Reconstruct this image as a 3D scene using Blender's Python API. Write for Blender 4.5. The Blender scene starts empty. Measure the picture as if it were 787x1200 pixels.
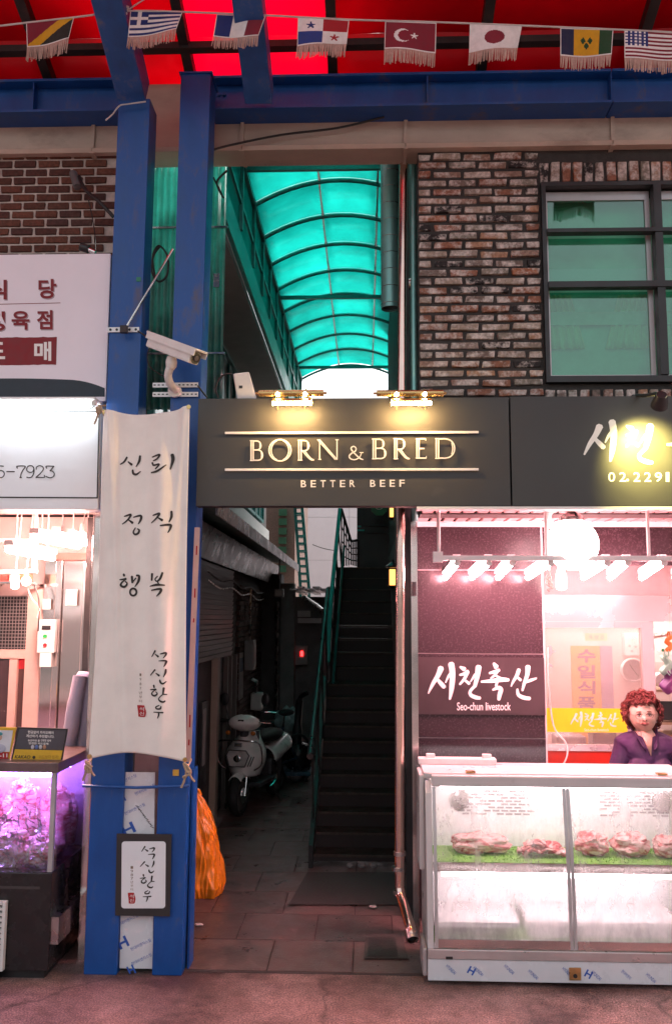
import bpy, bmesh, math, random
from mathutils import Vector, Matrix, noise as mnoise
rnd = random.Random(7)
rad = math.radians
# ---------------------------------------------------------------- camera, sky, sun, exposure
scene = bpy.context.scene
FPX, CXP, CYP = 1000.0, 393.5, 600.0
CAM = Vector((0, 0, 2.2))
ROT = (Matrix.Rotation(rad(2.0), 3, 'Z') @ Matrix.Rotation(rad(97.1), 3, 'X') @ Matrix.Rotation(rad(0.25), 3, 'Z'))
camd = bpy.data.cameras.new('camera'); camo = bpy.data.objects.new('camera', camd)
scene.collection.objects.link(camo)
camd.sensor_fit = 'VERTICAL'; camd.sensor_height = 36.0; camd.lens = FPX / 1200 * 36.0
camd.clip_start = 0.05; camd.clip_end = 3000
camo.matrix_world = Matrix.Translation(CAM) @ ROT.to_4x4()
scene.camera = camo
world = bpy.data.worlds.new('World'); scene.world = world; world.use_nodes = True
wn = world.node_tree.nodes; wl = world.node_tree.links
SUN_EL, SUN_AZ = 62.0, 25.0
sky = wn.new('ShaderNodeTexSky'); sky.sky_type = 'NISHITA'; sky.sun_disc = False
sky.sun_elevation = rad(SUN_EL); sky.sun_rotation = rad(SUN_AZ); sky.dust_density = 6.0; sky.air_density = 1.2
hs = wn.new('ShaderNodeHueSaturation'); hs.inputs['Saturation'].default_value = 0.22
wl.new(sky.outputs[0], hs.inputs['Color']); wl.new(hs.outputs[0], wn['Background'].inputs['Color'])
wn['Background'].inputs['Strength'].default_value = 0.13
sl = bpy.data.lights.new('sun', 'SUN'); sl.energy = 1.3; sl.angle = rad(14); sl.color = (1.0, 0.96, 0.9)
so = bpy.data.objects.new('sun', sl); scene.collection.objects.link(so)
_az, _el = rad(SUN_AZ), rad(SUN_EL)
SUNV = Vector((math.sin(_az) * math.cos(_el), math.cos(_az) * math.cos(_el), math.sin(_el)))
so.rotation_euler = SUNV.to_track_quat('Z', 'Y').to_euler()
scene.view_settings.view_transform = 'Standard'; scene.view_settings.look = 'None'
scene.view_settings.gamma = 1.0; scene.view_settings.use_curve_mapping = False
scene.view_settings.exposure = 1.55
scene.cycles.use_denoising = True
scene.cycles.max_bounces = 9; scene.cycles.diffuse_bounces = 5; scene.cycles.glossy_bounces = 4
scene.cycles.transmission_bounces = 7; scene.cycles.transparent_max_bounces = 16
scene.cycles.sample_clamp_indirect = 12.0
scene.cycles.caustics_reflective = False; scene.cycles.caustics_refractive = False

# ---------------------------------------------------------------- pixel -> world
def ray(px, py): return ROT @ Vector(((px - CXP) / FPX, (CYP - py) / FPX, -1))
def P(px, py, Y): r = ray(px, py); return CAM + r * (Y / r.y)
def G(px, py, z=0.0): r = ray(px, py); return CAM + r * ((z - CAM.z) / r.z)
def PX(px, py, X): r = ray(px, py); return CAM + r * (X / r.x)
def V(*a): return Vector(a)

# ---------------------------------------------------------------- objects
COL = scene.collection
def setp(o, label=None, cat=None, group=None, kind=None):
    if label: o['label'] = label
    if cat: o['category'] = cat
    if group: o['group'] = group
    if kind: o['kind'] = kind
    return o
def thing(name, label, cat, loc=(0, 0, 0), group=None, rotz=0.0, kind=None):
    o = bpy.data.objects.new(name, None); COL.objects.link(o)
    o.location = loc; o.rotation_euler = (0, 0, rotz); o.empty_display_size = 0.1
    return setp(o, label, cat, group, kind)
class MB:
    """mesh builder; coordinates are world (or the thing's own frame when built with local=True)"""
    def __init__(self): self.v = []; self.f = []; self.mi = []
    def add(self, vs, fs, mi=0):
        b = len(self.v); self.v += [Vector(x) for x in vs]
        for f in fs: self.f.append([b + i for i in f]); self.mi.append(mi)
        return self
    def box(self, a, b, mi=0):
        x0, x1 = sorted((a[0], b[0])); y0, y1 = sorted((a[1], b[1])); z0, z1 = sorted((a[2], b[2]))
        vs = [(x0,y0,z0),(x1,y0,z0),(x1,y1,z0),(x0,y1,z0),(x0,y0,z1),(x1,y0,z1),(x1,y1,z1),(x0,y1,z1)]
        return self.add(vs, [(0,3,2,1),(4,5,6,7),(0,1,5,4),(1,2,6,5),(2,3,7,6),(3,0,4,7)], mi)
    def hexa(self, q0, q1, mi=0):
        vs = list(q0) + list(q1)
        return self.add(vs, [(3,2,1,0),(4,5,6,7),(0,1,5,4),(1,2,6,5),(2,3,7,6),(3,0,4,7)], mi)
    def bar(self, a, b, w, h, up=(0, 0, 1), mi=0):
        a = Vector(a); b = Vector(b); d = (b - a).normalized(); up = Vector(up)
        s = d.cross(up)
        if s.length < 1e-5: s = d.cross(Vector((1, 0, 0)))
        s.normalize(); u = s.cross(d).normalized(); s = s * w / 2; u = u * h / 2
        return self.hexa([a-s-u, a+s-u, a+s+u, a-s+u], [b-s-u, b+s-u, b+s+u, b-s+u], mi)
    def tube(self, pts, r, n=10, caps=True, mi=0):
        pts = [Vector(p) for p in pts]; m = len(pts)
        rs = r if isinstance(r, (list, tuple)) else [r] * m
        t0 = (pts[1] - pts[0]).normalized()
        ref = Vector((0, 0, 1)) if abs(t0.z) < 0.9 else Vector((1, 0, 0))
        u = t0.cross(ref).normalized(); rings = []
        for i, p in enumerate(pts):
            t = (pts[min(i + 1, m - 1)] - pts[max(i - 1, 0)]).normalized()
            u = (u - t * u.dot(t)).normalized(); w = t.cross(u)
            rings += [p + (u * math.cos(2*math.pi*k/n) + w * math.sin(2*math.pi*k/n)) * rs[i] for k in range(n)]
        fs = [(i*n+k, i*n+(k+1) % n, (i+1)*n+(k+1) % n, (i+1)*n+k) for i in range(m-1) for k in range(n)]
        if caps: fs += [tuple(reversed(range(n))), tuple((m-1)*n+k for k in range(n))]
        return self.add(rings, fs, mi)
    def lathe(self, c, prof, n=20, axis='Z', mi=0):
        c = Vector(c); vs = []
        for r, h in prof:
            for k in range(n):
                a = 2*math.pi*k/n; x, y = r*math.cos(a), r*math.sin(a)
                vs.append(c + (V(x, y, h) if axis == 'Z' else V(h, x, y) if axis == 'X' else V(y, h, x)))
        m = len(prof); fs = [(i*n+k, i*n+(k+1) % n, (i+1)*n+(k+1) % n, (i+1)*n+k) for i in range(m-1) for k in range(n)]
        fs += [tuple(reversed(range(n))), tuple((m-1)*n+k for k in range(n))]
        return self.add(vs, fs, mi)
    def ball(self, c, r, n=16, m=10, fn=None, mi=0):
        c = Vector(c); r = Vector(r) if not isinstance(r, (int, float)) else V(r, r, r); vs = []
        for i in range(m + 1):
            th = math.pi * i / m
            for k in range(n):
                a = 2*math.pi*k/n; d = V(math.sin(th)*math.cos(a), math.sin(th)*math.sin(a), math.cos(th))
                s = fn(d) if fn else 1.0
                vs.append(c + V(d.x*r.x*s, d.y*r.y*s, d.z*r.z*s))
        fs = [(i*n+k, (i+1)*n+k, (i+1)*n+(k+1) % n, i*n+(k+1) % n) for i in range(m) for k in range(n)]
        return self.add(vs, fs, mi)
    def prism(self, poly, off, mi=0):
        n = len(poly); poly = [Vector(p) for p in poly]; off = Vector(off)
        fs = [tuple(reversed(range(n))), tuple(range(n, 2*n))] + [(k, (k+1) % n, n+(k+1) % n, n+k) for k in range(n)]
        return self.add(poly + [p + off for p in poly], fs, mi)
    def grid(self, fn, nu, nv, mi=None, col=None):
        vs = [fn(i/nu, j/nv) for j in range(nv+1) for i in range(nu+1)]
        b = len(self.v); self.v += [Vector(x) for x in vs]
        for j in range(nv):
            for i in range(nu):
                k = b + j*(nu+1) + i; self.f.append([k, k+1, k+nu+2, k+nu+1])
                self.mi.append(col((i+.5)/nu, (j+.5)/nv) if col else (mi or 0))
        return self
    def mesh(self, name, mats, smooth=False, off=(0, 0, 0), bevel=0, rec=True):
        me = bpy.data.meshes.new(name); off = Vector(off)
        me.from_pydata([v - off for v in self.v], [], self.f)
        for m in (mats if isinstance(mats, (list, tuple)) else [mats]): me.materials.append(m)
        me.polygons.foreach_set('material_index', self.mi)
        bm = bmesh.new(); bm.from_mesh(me)
        if rec:
            bmesh.ops.remove_doubles(bm, verts=bm.verts, dist=1e-6)
            bmesh.ops.recalc_face_normals(bm, faces=bm.faces)
        if bevel:
            es = [e for e in bm.edges if len(e.link_faces) == 2 and e.calc_face_angle(0) > 0.6]
            bmesh.ops.bevel(bm, geom=es, offset=bevel, segments=2, profile=.6, affect='EDGES')
        bm.to_mesh(me); bm.free()
        if smooth:
            me.polygons.foreach_set('use_smooth', [True] * len(me.polygons))
            try: me.set_sharp_from_angle(angle=rad(38))
            except Exception: pass
        return me
    def build(self, name, mats, parent=None, smooth=False, bevel=0, local=False, rec=True, solid=0):
        if parent is None:
            xs = [v.x for v in self.v]; ys = [v.y for v in self.v]; zs = [v.z for v in self.v]
            off = V((min(xs)+max(xs))/2, (min(ys)+max(ys))/2, min(zs))
            if local: off = V(0, 0, 0)
        else:
            r = parent
            while r.parent: r = r.parent
            off = V(0, 0, 0) if local else Vector(r.location)
        me = self.mesh(name, mats, smooth, off, bevel, rec)
        o = bpy.data.objects.new(name, me); COL.objects.link(o)
        if parent is None: o.location = off
        else: o.parent = parent
        if solid:
            md = o.modifiers.new('thickness', 'SOLIDIFY'); md.thickness = solid; md.offset = 0
        return o
def inst(name, me, parent, loc, rot=(0, 0, 0), scale=(1, 1, 1)):
    o = bpy.data.objects.new(name, me); COL.objects.link(o); o.parent = parent
    r = parent
    while r.parent: r = r.parent
    o.location = Vector(loc) - Vector(r.location); o.rotation_euler = rot; o.scale = scale
    return o
def catmull(pts, sub=6):
    pts = [Vector(p) for p in pts]
    if len(pts) < 3: 
        return [pts[0].lerp(pts[1], i / sub) for i in range(sub + 1)] if len(pts) == 2 else pts
    out = []
    for i in range(len(pts) - 1):
        p0 = pts[max(i-1, 0)]; p1 = pts[i]; p2 = pts[i+1]; p3 = pts[min(i+2, len(pts)-1)]
        for k in range(sub):
            t = k / sub
            out.append(0.5*((2*p1)+(p2-p0)*t+(2*p0-5*p1+4*p2-p3)*t*t+(3*p1-p0-3*p2+p3)*t**3))
    out.append(pts[-1]); return out
def hang(a, b, sag, n=14):
    a = Vector(a); b = Vector(b)
    return [a.lerp(b, i/n) - V(0, 0, sag*4*(i/n)*(1-i/n)) for i in range(n+1)]

# ---------------------------------------------------------------- lettering
def plane_map(Y, n0=0.0):
    """picture-scale lettering laid on a facade plane at depth Y: (px,py,lift) -> world"""
    return lambda x, y, n: P(x, y, Y) - V(0, n + n0, 0)
def ribbon(mb, pts, M, lift=0.0, thick=0.0, sub=6, cap=True):
    """brush stroke: pts=(x,y,w) in drawing units"""
    c = catmull([Vector(p) for p in pts], sub); L = []; R = []
    for i, p in enumerate(c):
        t = c[min(i+1, len(c)-1)] - c[max(i-1, 0)]; t = Vector((t.x, t.y))
        if t.length < 1e-9: t = Vector((1, 0))
        t.normalize(); nrm = Vector((-t.y, t.x)); w = max(p.z, 0.01)/2; q = Vector((p.x, p.y))
        if cap and i in (0, len(c)-1):
            e = q + t * (w*.6 if i else -w*.6); 
            if i == 0: L.append(e + nrm*w*.5); R.append(e - nrm*w*.5)
        L.append(q + nrm*w); R.append(q - nrm*w)
        if cap and i == len(c)-1: L.append(e + nrm*w*.5); R.append(e - nrm*w*.5)
    m = len(L)
    top = [M(p.x, p.y, lift+thick) for p in L] + [M(p.x, p.y, lift+thick) for p in R]
    fs = [(i, i+1, m+i+1, m+i) for i in range(m-1)]
    mb.add(top, fs)
    if thick:
        bot = [M(p.x, p.y, lift) for p in L] + [M(p.x, p.y, lift) for p in R]
        vs = top + bot; k = 2*m
        fs = [(i, i+1, k+i+1, k+i) for i in range(m-1)] + [(m+i, m+i+1, k+m+i+1, k+m+i) for i in range(m-1)]
        fs += [(0, m, k+m, k), (m-1, 2*m-1, k+2*m-1, k+m-1)]
        mb.add(vs, fs)
def strokes(lst, M, lift=0.001, thick=0.0, A=(1, 0, 1, 0), wk=1.0):
    """A = (sx,ox,sy,oy) drawing units -> map units"""
    mb = MB(); M2 = lambda x, y, n: M(x*A[0]+A[1], y*A[2]+A[3], n)
    for i, s in enumerate(lst):
        ribbon(mb, [(x, y, w*wk) for x, y, w in s], M2, lift + i*0.00025, thick)
    return mb
def text_geo(s, bold=0.0, spacing=1.0, shear=0.0):
    cu = bpy.data.curves.new('t', 'FONT'); cu.body = s; cu.size = 1; cu.offset = bold
    cu.space_character = spacing; cu.dimensions = '2D'; cu.fill_mode = 'FRONT'; cu.resolution_u = 3; cu.shear = shear
    o = bpy.data.objects.new('t', cu); COL.objects.link(o)
    dg = bpy.context.evaluated_depsgraph_get(); dg.update()
    me = bpy.data.meshes.new_from_object(o.evaluated_get(dg))
    vs = [v.co.copy() for v in me.vertices]; fs = [tuple(p.vertices) for p in me.polygons]
    bpy.data.objects.remove(o); bpy.data.curves.remove(cu); bpy.data.meshes.remove(me)
    return vs, fs
def text_fit(s, box, M, lift=0.001, bold=0.0, spacing=1.0, mb=None, rot=0.0, thick=0.0, keep=False, shear=0.0):
    """fit text into a drawing box (x0,y0,x1,y1), y down; rot turns it in the plane (radians) about the box centre"""
    vs, fs = text_geo(s, bold, spacing, shear)
    if not vs: return mb or MB()
    x0 = min(v.x for v in vs); x1 = max(v.x for v in vs); y0 = min(v.y for v in vs); y1 = max(v.y for v in vs)
    bx0, by0, bx1, by1 = box; sx = (bx1-bx0)/(x1-x0); sy = (by1-by0)/(y1-y0)
    if keep: sx = sy = min(sx, sy)
    cx, cy = (bx0+bx1)/2, (by0+by1)/2; ca, sa = math.cos(rot), math.sin(rot)
    def T(v, n):
        dx = (v.x-(x0+x1)/2)*sx; dy = -(v.y-(y0+y1)/2)*sy
        return M(cx+dx*ca-dy*sa, cy+dx*sa+dy*ca, n)
    mb = mb or MB()
    mb.add([T(v, lift+thick) for v in vs], fs)
    return mb

# ---------------------------------------------------------------- materials
MATS = {}
def nodes_of(name):
    m = bpy.data.materials.new(name); m.use_nodes = True
    return m, m.node_tree.nodes, m.node_tree.links, m.node_tree.nodes['Principled BSDF']
def pm(name, col, rough=.6, metal=0.0, var=.18, scale=8.0, bump=0.0, bscale=60.0, spec=.5, rvar=.12, stain=None, objrand=0.0, stretch=None, coat=0.0, sheen=0.0, bdet=5):
    """procedural surface: base colour with noise variation, roughness variation and fine bump"""
    m, n, l, b = nodes_of(name); MATS[name] = m
    tc = n.new('ShaderNodeTexCoord'); mp = n.new('ShaderNodeMapping'); l.new(tc.outputs['Object'], mp.inputs[0])
    if stretch: mp.inputs['Scale'].default_value = stretch
    nz = n.new('ShaderNodeTexNoise'); nz.inputs['Scale'].default_value = scale; nz.inputs['Detail'].default_value = 6
    nz.inputs['Roughness'].default_value = .62; l.new(mp.outputs[0], nz.inputs['Vector'])
    r = n.new('ShaderNodeMapRange'); r.inputs['From Min'].default_value = .3; r.inputs['From Max'].default_value = .7
    r.inputs['To Min'].default_value = 1-var; r.inputs['To Max'].default_value = 1+var*.6
    l.new(nz.outputs['Fac'], r.inputs['Value'])
    mul = n.new('ShaderNodeMixRGB'); mul.blend_type = 'MULTIPLY'; mul.inputs['Fac'].default_value = 1
    mul.inputs['Color1'].default_value = (*col, 1); l.new(r.outputs[0], mul.inputs['Color2']); out = mul.outputs[0]
    if stain:
        sc, scol, lo, hi, amt = stain
        n2 = n.new('ShaderNodeTexNoise'); n2.inputs['Scale'].default_value = sc; n2.inputs['Detail'].default_value = 8
        n2.inputs['Roughness'].default_value = .7; l.new(mp.outputs[0], n2.inputs['Vector'])
        r2 = n.new('ShaderNodeMapRange'); r2.inputs['From Min'].default_value = lo; r2.inputs['From Max'].default_value = hi
        r2.inputs['To Max'].default_value = amt; l.new(n2.outputs['Fac'], r2.inputs['Value'])
        mx = n.new('ShaderNodeMixRGB'); l.new(r2.outputs[0], mx.inputs['Fac']); l.new(out, mx.inputs['Color1'])
        mx.inputs['Color2'].default_value = (*scol, 1); out = mx.outputs[0]
    if objrand:
        oi = n.new('ShaderNodeObjectInfo'); r3 = n.new('ShaderNodeMapRange')
        r3.inputs['To Min'].default_value = 1-objrand; r3.inputs['To Max'].default_value = 1+objrand*.5
        l.new(oi.outputs['Random'], r3.inputs['Value'])
        m3 = n.new('ShaderNodeMixRGB'); m3.blend_type = 'MULTIPLY'; m3.inputs['Fac'].default_value = 1
        l.new(out, m3.inputs['Color1']); l.new(r3.outputs[0], m3.inputs['Color2']); out = m3.outputs[0]
    l.new(out, b.inputs['Base Color'])
    rr = n.new('ShaderNodeMapRange'); rr.inputs['From Min'].default_value = .3; rr.inputs['From Max'].default_value = .7
    rr.inputs['To Min'].default_value = max(0.02, rough-rvar); rr.inputs['To Max'].default_value = min(1, rough+rvar)
    l.new(nz.outputs['Fac'], rr.inputs['Value']); l.new(rr.outputs[0], b.inputs['Roughness'])
    b.inputs['Metallic'].default_value = metal; b.inputs['Specular IOR Level'].default_value = spec
    b.inputs['Coat Weight'].default_value = coat
    if sheen: b.inputs['Sheen Weight'].default_value = sheen
    if bump:
        nb = n.new('ShaderNodeTexNoise'); nb.inputs['Scale'].default_value = bscale; nb.inputs['Detail'].default_value = bdet
        l.new(mp.outputs[0], nb.inputs['Vector']); bp = n.new('ShaderNodeBump'); bp.inputs['Strength'].default_value = bump
        bp.inputs['Distance'].default_value = .01; l.new(nb.outputs['Fac'], bp.inputs['Height']); l.new(bp.outputs[0], b.inputs['Normal'])
    return m
def emit(name, col, strength):
    m, n, l, b = nodes_of(name); MATS[name] = m
    b.inputs['Base Color'].default_value = (.8, .8, .8, 1)
    b.inputs['Emission Color'].default_value = (*col, 1); b.inputs['Emission Strength'].default_value = strength
    return m
def sheet(name, col, trans=.85, rough=.35, gloss=.06, var=.15, scale=2.5, clear=0.0):
    """translucent plastic sheet: light from behind comes through in its colour"""
    m, n, l, b = nodes_of(name); MATS[name] = m; n.remove(b); out = n['Material Output']
    tc = n.new('ShaderNodeTexCoord'); nz = n.new('ShaderNodeTexNoise'); nz.inputs['Scale'].default_value = scale
    nz.inputs['Detail'].default_value = 7; nz.inputs['Roughness'].default_value = .65; l.new(tc.outputs['Object'], nz.inputs['Vector'])
    r = n.new('ShaderNodeMapRange'); r.inputs['From Min'].default_value = .3; r.inputs['From Max'].default_value = .7
    r.inputs['To Min'].default_value = 1-var; r.inputs['To Max'].default_value = 1.0; l.new(nz.outputs['Fac'], r.inputs['Value'])
    mul = n.new('ShaderNodeMixRGB'); mul.blend_type = 'MULTIPLY'; mul.inputs['Fac'].default_value = 1
    mul.inputs['Color1'].default_value = (*col, 1); l.new(r.outputs[0], mul.inputs['Color2'])
    tr = n.new('ShaderNodeBsdfTranslucent'); df = n.new('ShaderNodeBsdfDiffuse')
    l.new(mul.outputs[0], tr.inputs['Color']); l.new(mul.outputs[0], df.inputs['Color'])
    mx = n.new('ShaderNodeMixShader'); mx.inputs['Fac'].default_value = trans; l.new(df.outputs[0], mx.inputs[1]); l.new(tr.outputs[0], mx.inputs[2])
    last = mx
    if clear:
        tp = n.new('ShaderNodeBsdfTransparent'); tp.inputs['Color'].default_value = (*col, 1)
        m3 = n.new('ShaderNodeMixShader'); m3.inputs['Fac'].default_value = clear; l.new(last.outputs[0], m3.inputs[1]); l.new(tp.outputs[0], m3.inputs[2]); last = m3
    gl = n.new('ShaderNodeBsdfGlossy'); gl.inputs['Roughness'].default_value = rough
    oi = n.new('ShaderNodeObjectInfo'); ro = n.new('ShaderNodeMapRange'); ro.inputs['To Min'].default_value = .84; ro.inputs['To Max'].default_value = 1.0; l.new(oi.outputs['Random'], ro.inputs['Value'])
    mo = n.new('ShaderNodeMixRGB'); mo.blend_type = 'MULTIPLY'; mo.inputs['Fac'].default_value = 1; l.new(mul.outputs[0], mo.inputs['Color1']); l.new(ro.outputs[0], mo.inputs['Color2']); l.new(mo.outputs[0], tr.inputs['Color'])
    m2 = n.new('ShaderNodeMixShader'); m2.inputs['Fac'].default_value = gloss; l.new(last.outputs[0], m2.inputs[1]); l.new(gl.outputs[0], m2.inputs[2])
    l.new(m2.outputs[0], out.inputs['Surface'])
    return m
def glass(name, tint=(1, 1, 1), gloss=.1, rough=.02, fog=None, fogcol=(.9, .9, .9), low=None):
    """thin pane: see-through with reflections; fog=(scale,stretch,lo,hi,amount) adds condensation streaks"""
    m, n, l, b = nodes_of(name); MATS[name] = m; n.remove(b); out = n['Material Output']
    tp = n.new('ShaderNodeBsdfTransparent'); tp.inputs['Color'].default_value = (*tint, 1)
    gl = n.new('ShaderNodeBsdfGlossy'); gl.inputs['Roughness'].default_value = rough
    lw = n.new('ShaderNodeLayerWeight'); lw.inputs['Blend'].default_value = .35
    mr = n.new('ShaderNodeMapRange'); mr.inputs['To Min'].default_value = gloss; mr.inputs['To Max'].default_value = min(1, gloss*5+.3)
    l.new(lw.outputs['Fresnel'], mr.inputs['Value'])
    mx = n.new('ShaderNodeMixShader'); l.new(mr.outputs[0], mx.inputs['Fac']); l.new(tp.outputs[0], mx.inputs[1]); l.new(gl.outputs[0], mx.inputs[2])
    last = mx
    if fog:
        sc, st, lo, hi, amt = fog
        tc = n.new('ShaderNodeTexCoord'); mp = n.new('ShaderNodeMapping'); mp.inputs['Scale'].default_value = st
        l.new(tc.outputs['Object'], mp.inputs[0]); nz = n.new('ShaderNodeTexNoise'); nz.inputs['Scale'].default_value = sc
        nz.inputs['Detail'].default_value = 8; nz.inputs['Roughness'].default_value = .7; l.new(mp.outputs[0], nz.inputs['Vector'])
        r = n.new('ShaderNodeMapRange'); r.inputs['From Min'].default_value = lo; r.inputs['From Max'].default_value = hi
        r.inputs['To Max'].default_value = amt; l.new(nz.outputs['Fac'], r.inputs['Value'])
        fac = r.outputs[0]
        if low:                                    # condensation gathers toward the cold lower edge: (z where it is full, z where it ends, amount)
            geo = n.new('ShaderNodeNewGeometry'); sp = n.new('ShaderNodeSeparateXYZ'); l.new(geo.outputs['Position'], sp.inputs[0])
            gz = n.new('ShaderNodeMapRange'); gz.inputs['From Min'].default_value = low[1]; gz.inputs['From Max'].default_value = low[0]
            gz.inputs['To Min'].default_value = low[3]; gz.inputs['To Max'].default_value = low[2]; l.new(sp.outputs['Z'], gz.inputs['Value'])
            ad = n.new('ShaderNodeMath'); ad.operation = 'ADD'; ad.use_clamp = True; l.new(fac, ad.inputs[0]); l.new(gz.outputs[0], ad.inputs[1])
            fac = ad.outputs[0]
        tl = n.new('ShaderNodeBsdfTranslucent'); tl.inputs['Color'].default_value = (*fogcol, 1)
        df = n.new('ShaderNodeBsdfDiffuse'); df.inputs['Color'].default_value = (*fogcol, 1)
        a = n.new('ShaderNodeMixShader'); a.inputs['Fac'].default_value = .6; l.new(df.outputs[0], a.inputs[1]); l.new(tl.outputs[0], a.inputs[2])
        m2 = n.new('ShaderNodeMixShader'); l.new(fac, m2.inputs['Fac']); l.new(last.outputs[0], m2.inputs[1]); l.new(a.outputs[0], m2.inputs[2])
        last = m2
    l.new(last.outputs[0], out.inputs['Surface'])
    return m
def brick_mat(name, ramp, smear=(.62, .56, .5), smear_amt=.6, lo=.5, hi=.62):
    m, n, l, b = nodes_of(name); MATS[name] = m
    oi = n.new('ShaderNodeObjectInfo'); cr = n.new('ShaderNodeValToRGB'); cr.color_ramp.interpolation = 'CONSTANT'
    e = cr.color_ramp.elements
    while len(e) < len(ramp): e.new(.5)
    for i, c in enumerate(ramp): e[i].position = i/len(ramp); e[i].color = (*c, 1)
    l.new(oi.outputs['Random'], cr.inputs['Fac'])
    tc = n.new('ShaderNodeTexCoord'); geo = n.new('ShaderNodeNewGeometry')
    nz = n.new('ShaderNodeTexNoise'); nz.inputs['Scale'].default_value = 9; nz.inputs['Detail'].default_value = 8
    nz.inputs['Roughness'].default_value = .72; l.new(geo.outputs['Position'], nz.inputs['Vector'])
    r = n.new('ShaderNodeMapRange'); r.inputs['From Min'].default_value = lo; r.inputs['From Max'].default_value = hi
    r.inputs['To Max'].default_value = smear_amt; l.new(nz.outputs['Fac'], r.inputs['Value'])
    mx = n.new('ShaderNodeMixRGB'); l.new(r.outputs[0], mx.inputs['Fac']); l.new(cr.outputs[0], mx.inputs['Color1']); mx.inputs['Color2'].default_value = (*smear, 1)
    n2 = n.new('ShaderNodeTexNoise'); n2.inputs['Scale'].default_value = 45; n2.inputs['Detail'].default_value = 6; l.new(geo.outputs['Position'], n2.inputs['Vector'])
    r2 = n.new('ShaderNodeMapRange'); r2.inputs['From Min'].default_value = .3; r2.inputs['From Max'].default_value = .7
    r2.inputs['To Min'].default_value = .6; r2.inputs['To Max'].default_value = 1.15; l.new(n2.outputs['Fac'], r2.inputs['Value'])
    mu = n.new('ShaderNodeMixRGB'); mu.blend_type = 'MULTIPLY'; mu.inputs['Fac'].default_value = 1
    l.new(mx.outputs[0], mu.inputs['Color1']); l.new(r2.outputs[0], mu.inputs['Color2']); l.new(mu.outputs[0], b.inputs['Base Color'])
    b.inputs['Roughness'].default_value = .85
    bp = n.new('ShaderNodeBump'); bp.inputs['Strength'].default_value = .6; bp.inputs['Distance'].default_value = .008
    l.new(n2.outputs['Fac'], bp.inputs['Height']); l.new(bp.outputs[0], b.inputs['Normal'])
    return m

blue = pm('blue_paint', (.004, .072, .30), .42, var=.25, scale=5, bump=.08, stain=(5.0, (.10, .085, .085), .54, .68, .75), stretch=(1, 1, .4))
blue_d = pm('blue_paint_weathered', (.012, .082, .29), .5, var=.3, scale=7, bump=.1, stain=(7, (.17, .14, .13), .55, .7, .7))
beige = pm('beige_cladding', (.52, .42, .34), .6, var=.22, scale=3, bump=.05, stain=(2.2, (.14, .10, .08), .55, .75, .55), stretch=(.5, 1, 1))
dark_steel = pm('dark_steel', (.035, .028, .028), .5, metal=.3, var=.3, scale=6, stain=(6, (.09, .05, .04), .55, .7, .5))
black_paint = pm('black_paint', (.018, .018, .02), .4, var=.2, scale=6)
sign_black = pm('sign_charcoal', (.040, .039, .038), .5, var=.14, scale=2.2, bump=.03, bscale=200, stain=(3, (.1, .095, .09), .62, .8, .35))
white_paint = pm('white_paint', (.76, .75, .74), .45, var=.06, scale=5)
letter_white = pm('letter_white', (.8, .78, .75), .45, var=.05, scale=20)
cream = pm('banner_cloth', (.86, .80, .735), .85, var=.10, scale=3.0, bump=.12, bscale=350, stain=(1.6, (.5, .38, .24), .62, .78, .45), sheen=.2)
ink = pm('black_ink', (.03, .024, .02), .7, var=.15, scale=30)
seal_red = pm('seal_red', (.42, .015, .02), .7, var=.15, scale=30)
maroon = pm('maroon_ink', (.2, .006, .012), .6, var=.15, scale=20)
stainless = pm('stainless_steel', (.62, .6, .59), .2, metal=1.0, var=.12, scale=4, bump=.05, bscale=6, rvar=.1)
stainless_w = pm('stainless_wavy', (.78, .72, .7), .12, metal=.95, var=.08, scale=1.5, bump=1.0, bscale=2.2, bdet=0, rvar=.04)
galv = pm('galvanised_pipe', (.5, .47, .46), .28, metal=1.0, var=.2, scale=9, bump=.06, bscale=14)
polished = pm('polished_pipe', (.74, .54, .46), .16, metal=1.0, var=.12, scale=5, rvar=.05)
teal_lit_m = pm('teal_lit_steel', (.24, .52, .49), .42, metal=.55, var=.15, scale=6, rvar=.08)  # grey steel; the teal canopy light is put into its base colour
chrome = pm('chrome', (.7, .7, .7), .1, metal=1.0, var=.05)
brass = pm('brass', (.6, .42, .18), .28, metal=1.0, var=.2)
rubber = pm('black_rubber', (.02, .02, .02), .75, var=.3, scale=30, bump=.1)
cable = pm('black_cable', (.012, .012, .012), .5, var=.2)
cable_w = pm('white_cable', (.7, .68, .65), .5, var=.1)
plastic_w = pm('white_plastic', (.7, .68, .65), .4, var=.1, scale=12, stain=(10, (.35, .3, .25), .62, .8, .4))
plastic_b = pm('black_plastic', (.02, .02, .022), .4, var=.2)
mortar_d = pm('dark_mortar', (.05, .045, .042), .95, var=.35, scale=20, bump=.3)
mortar_l = pm('pale_mortar', (.58, .5, .45), .95, var=.25, scale=20, bump=.3)
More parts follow.
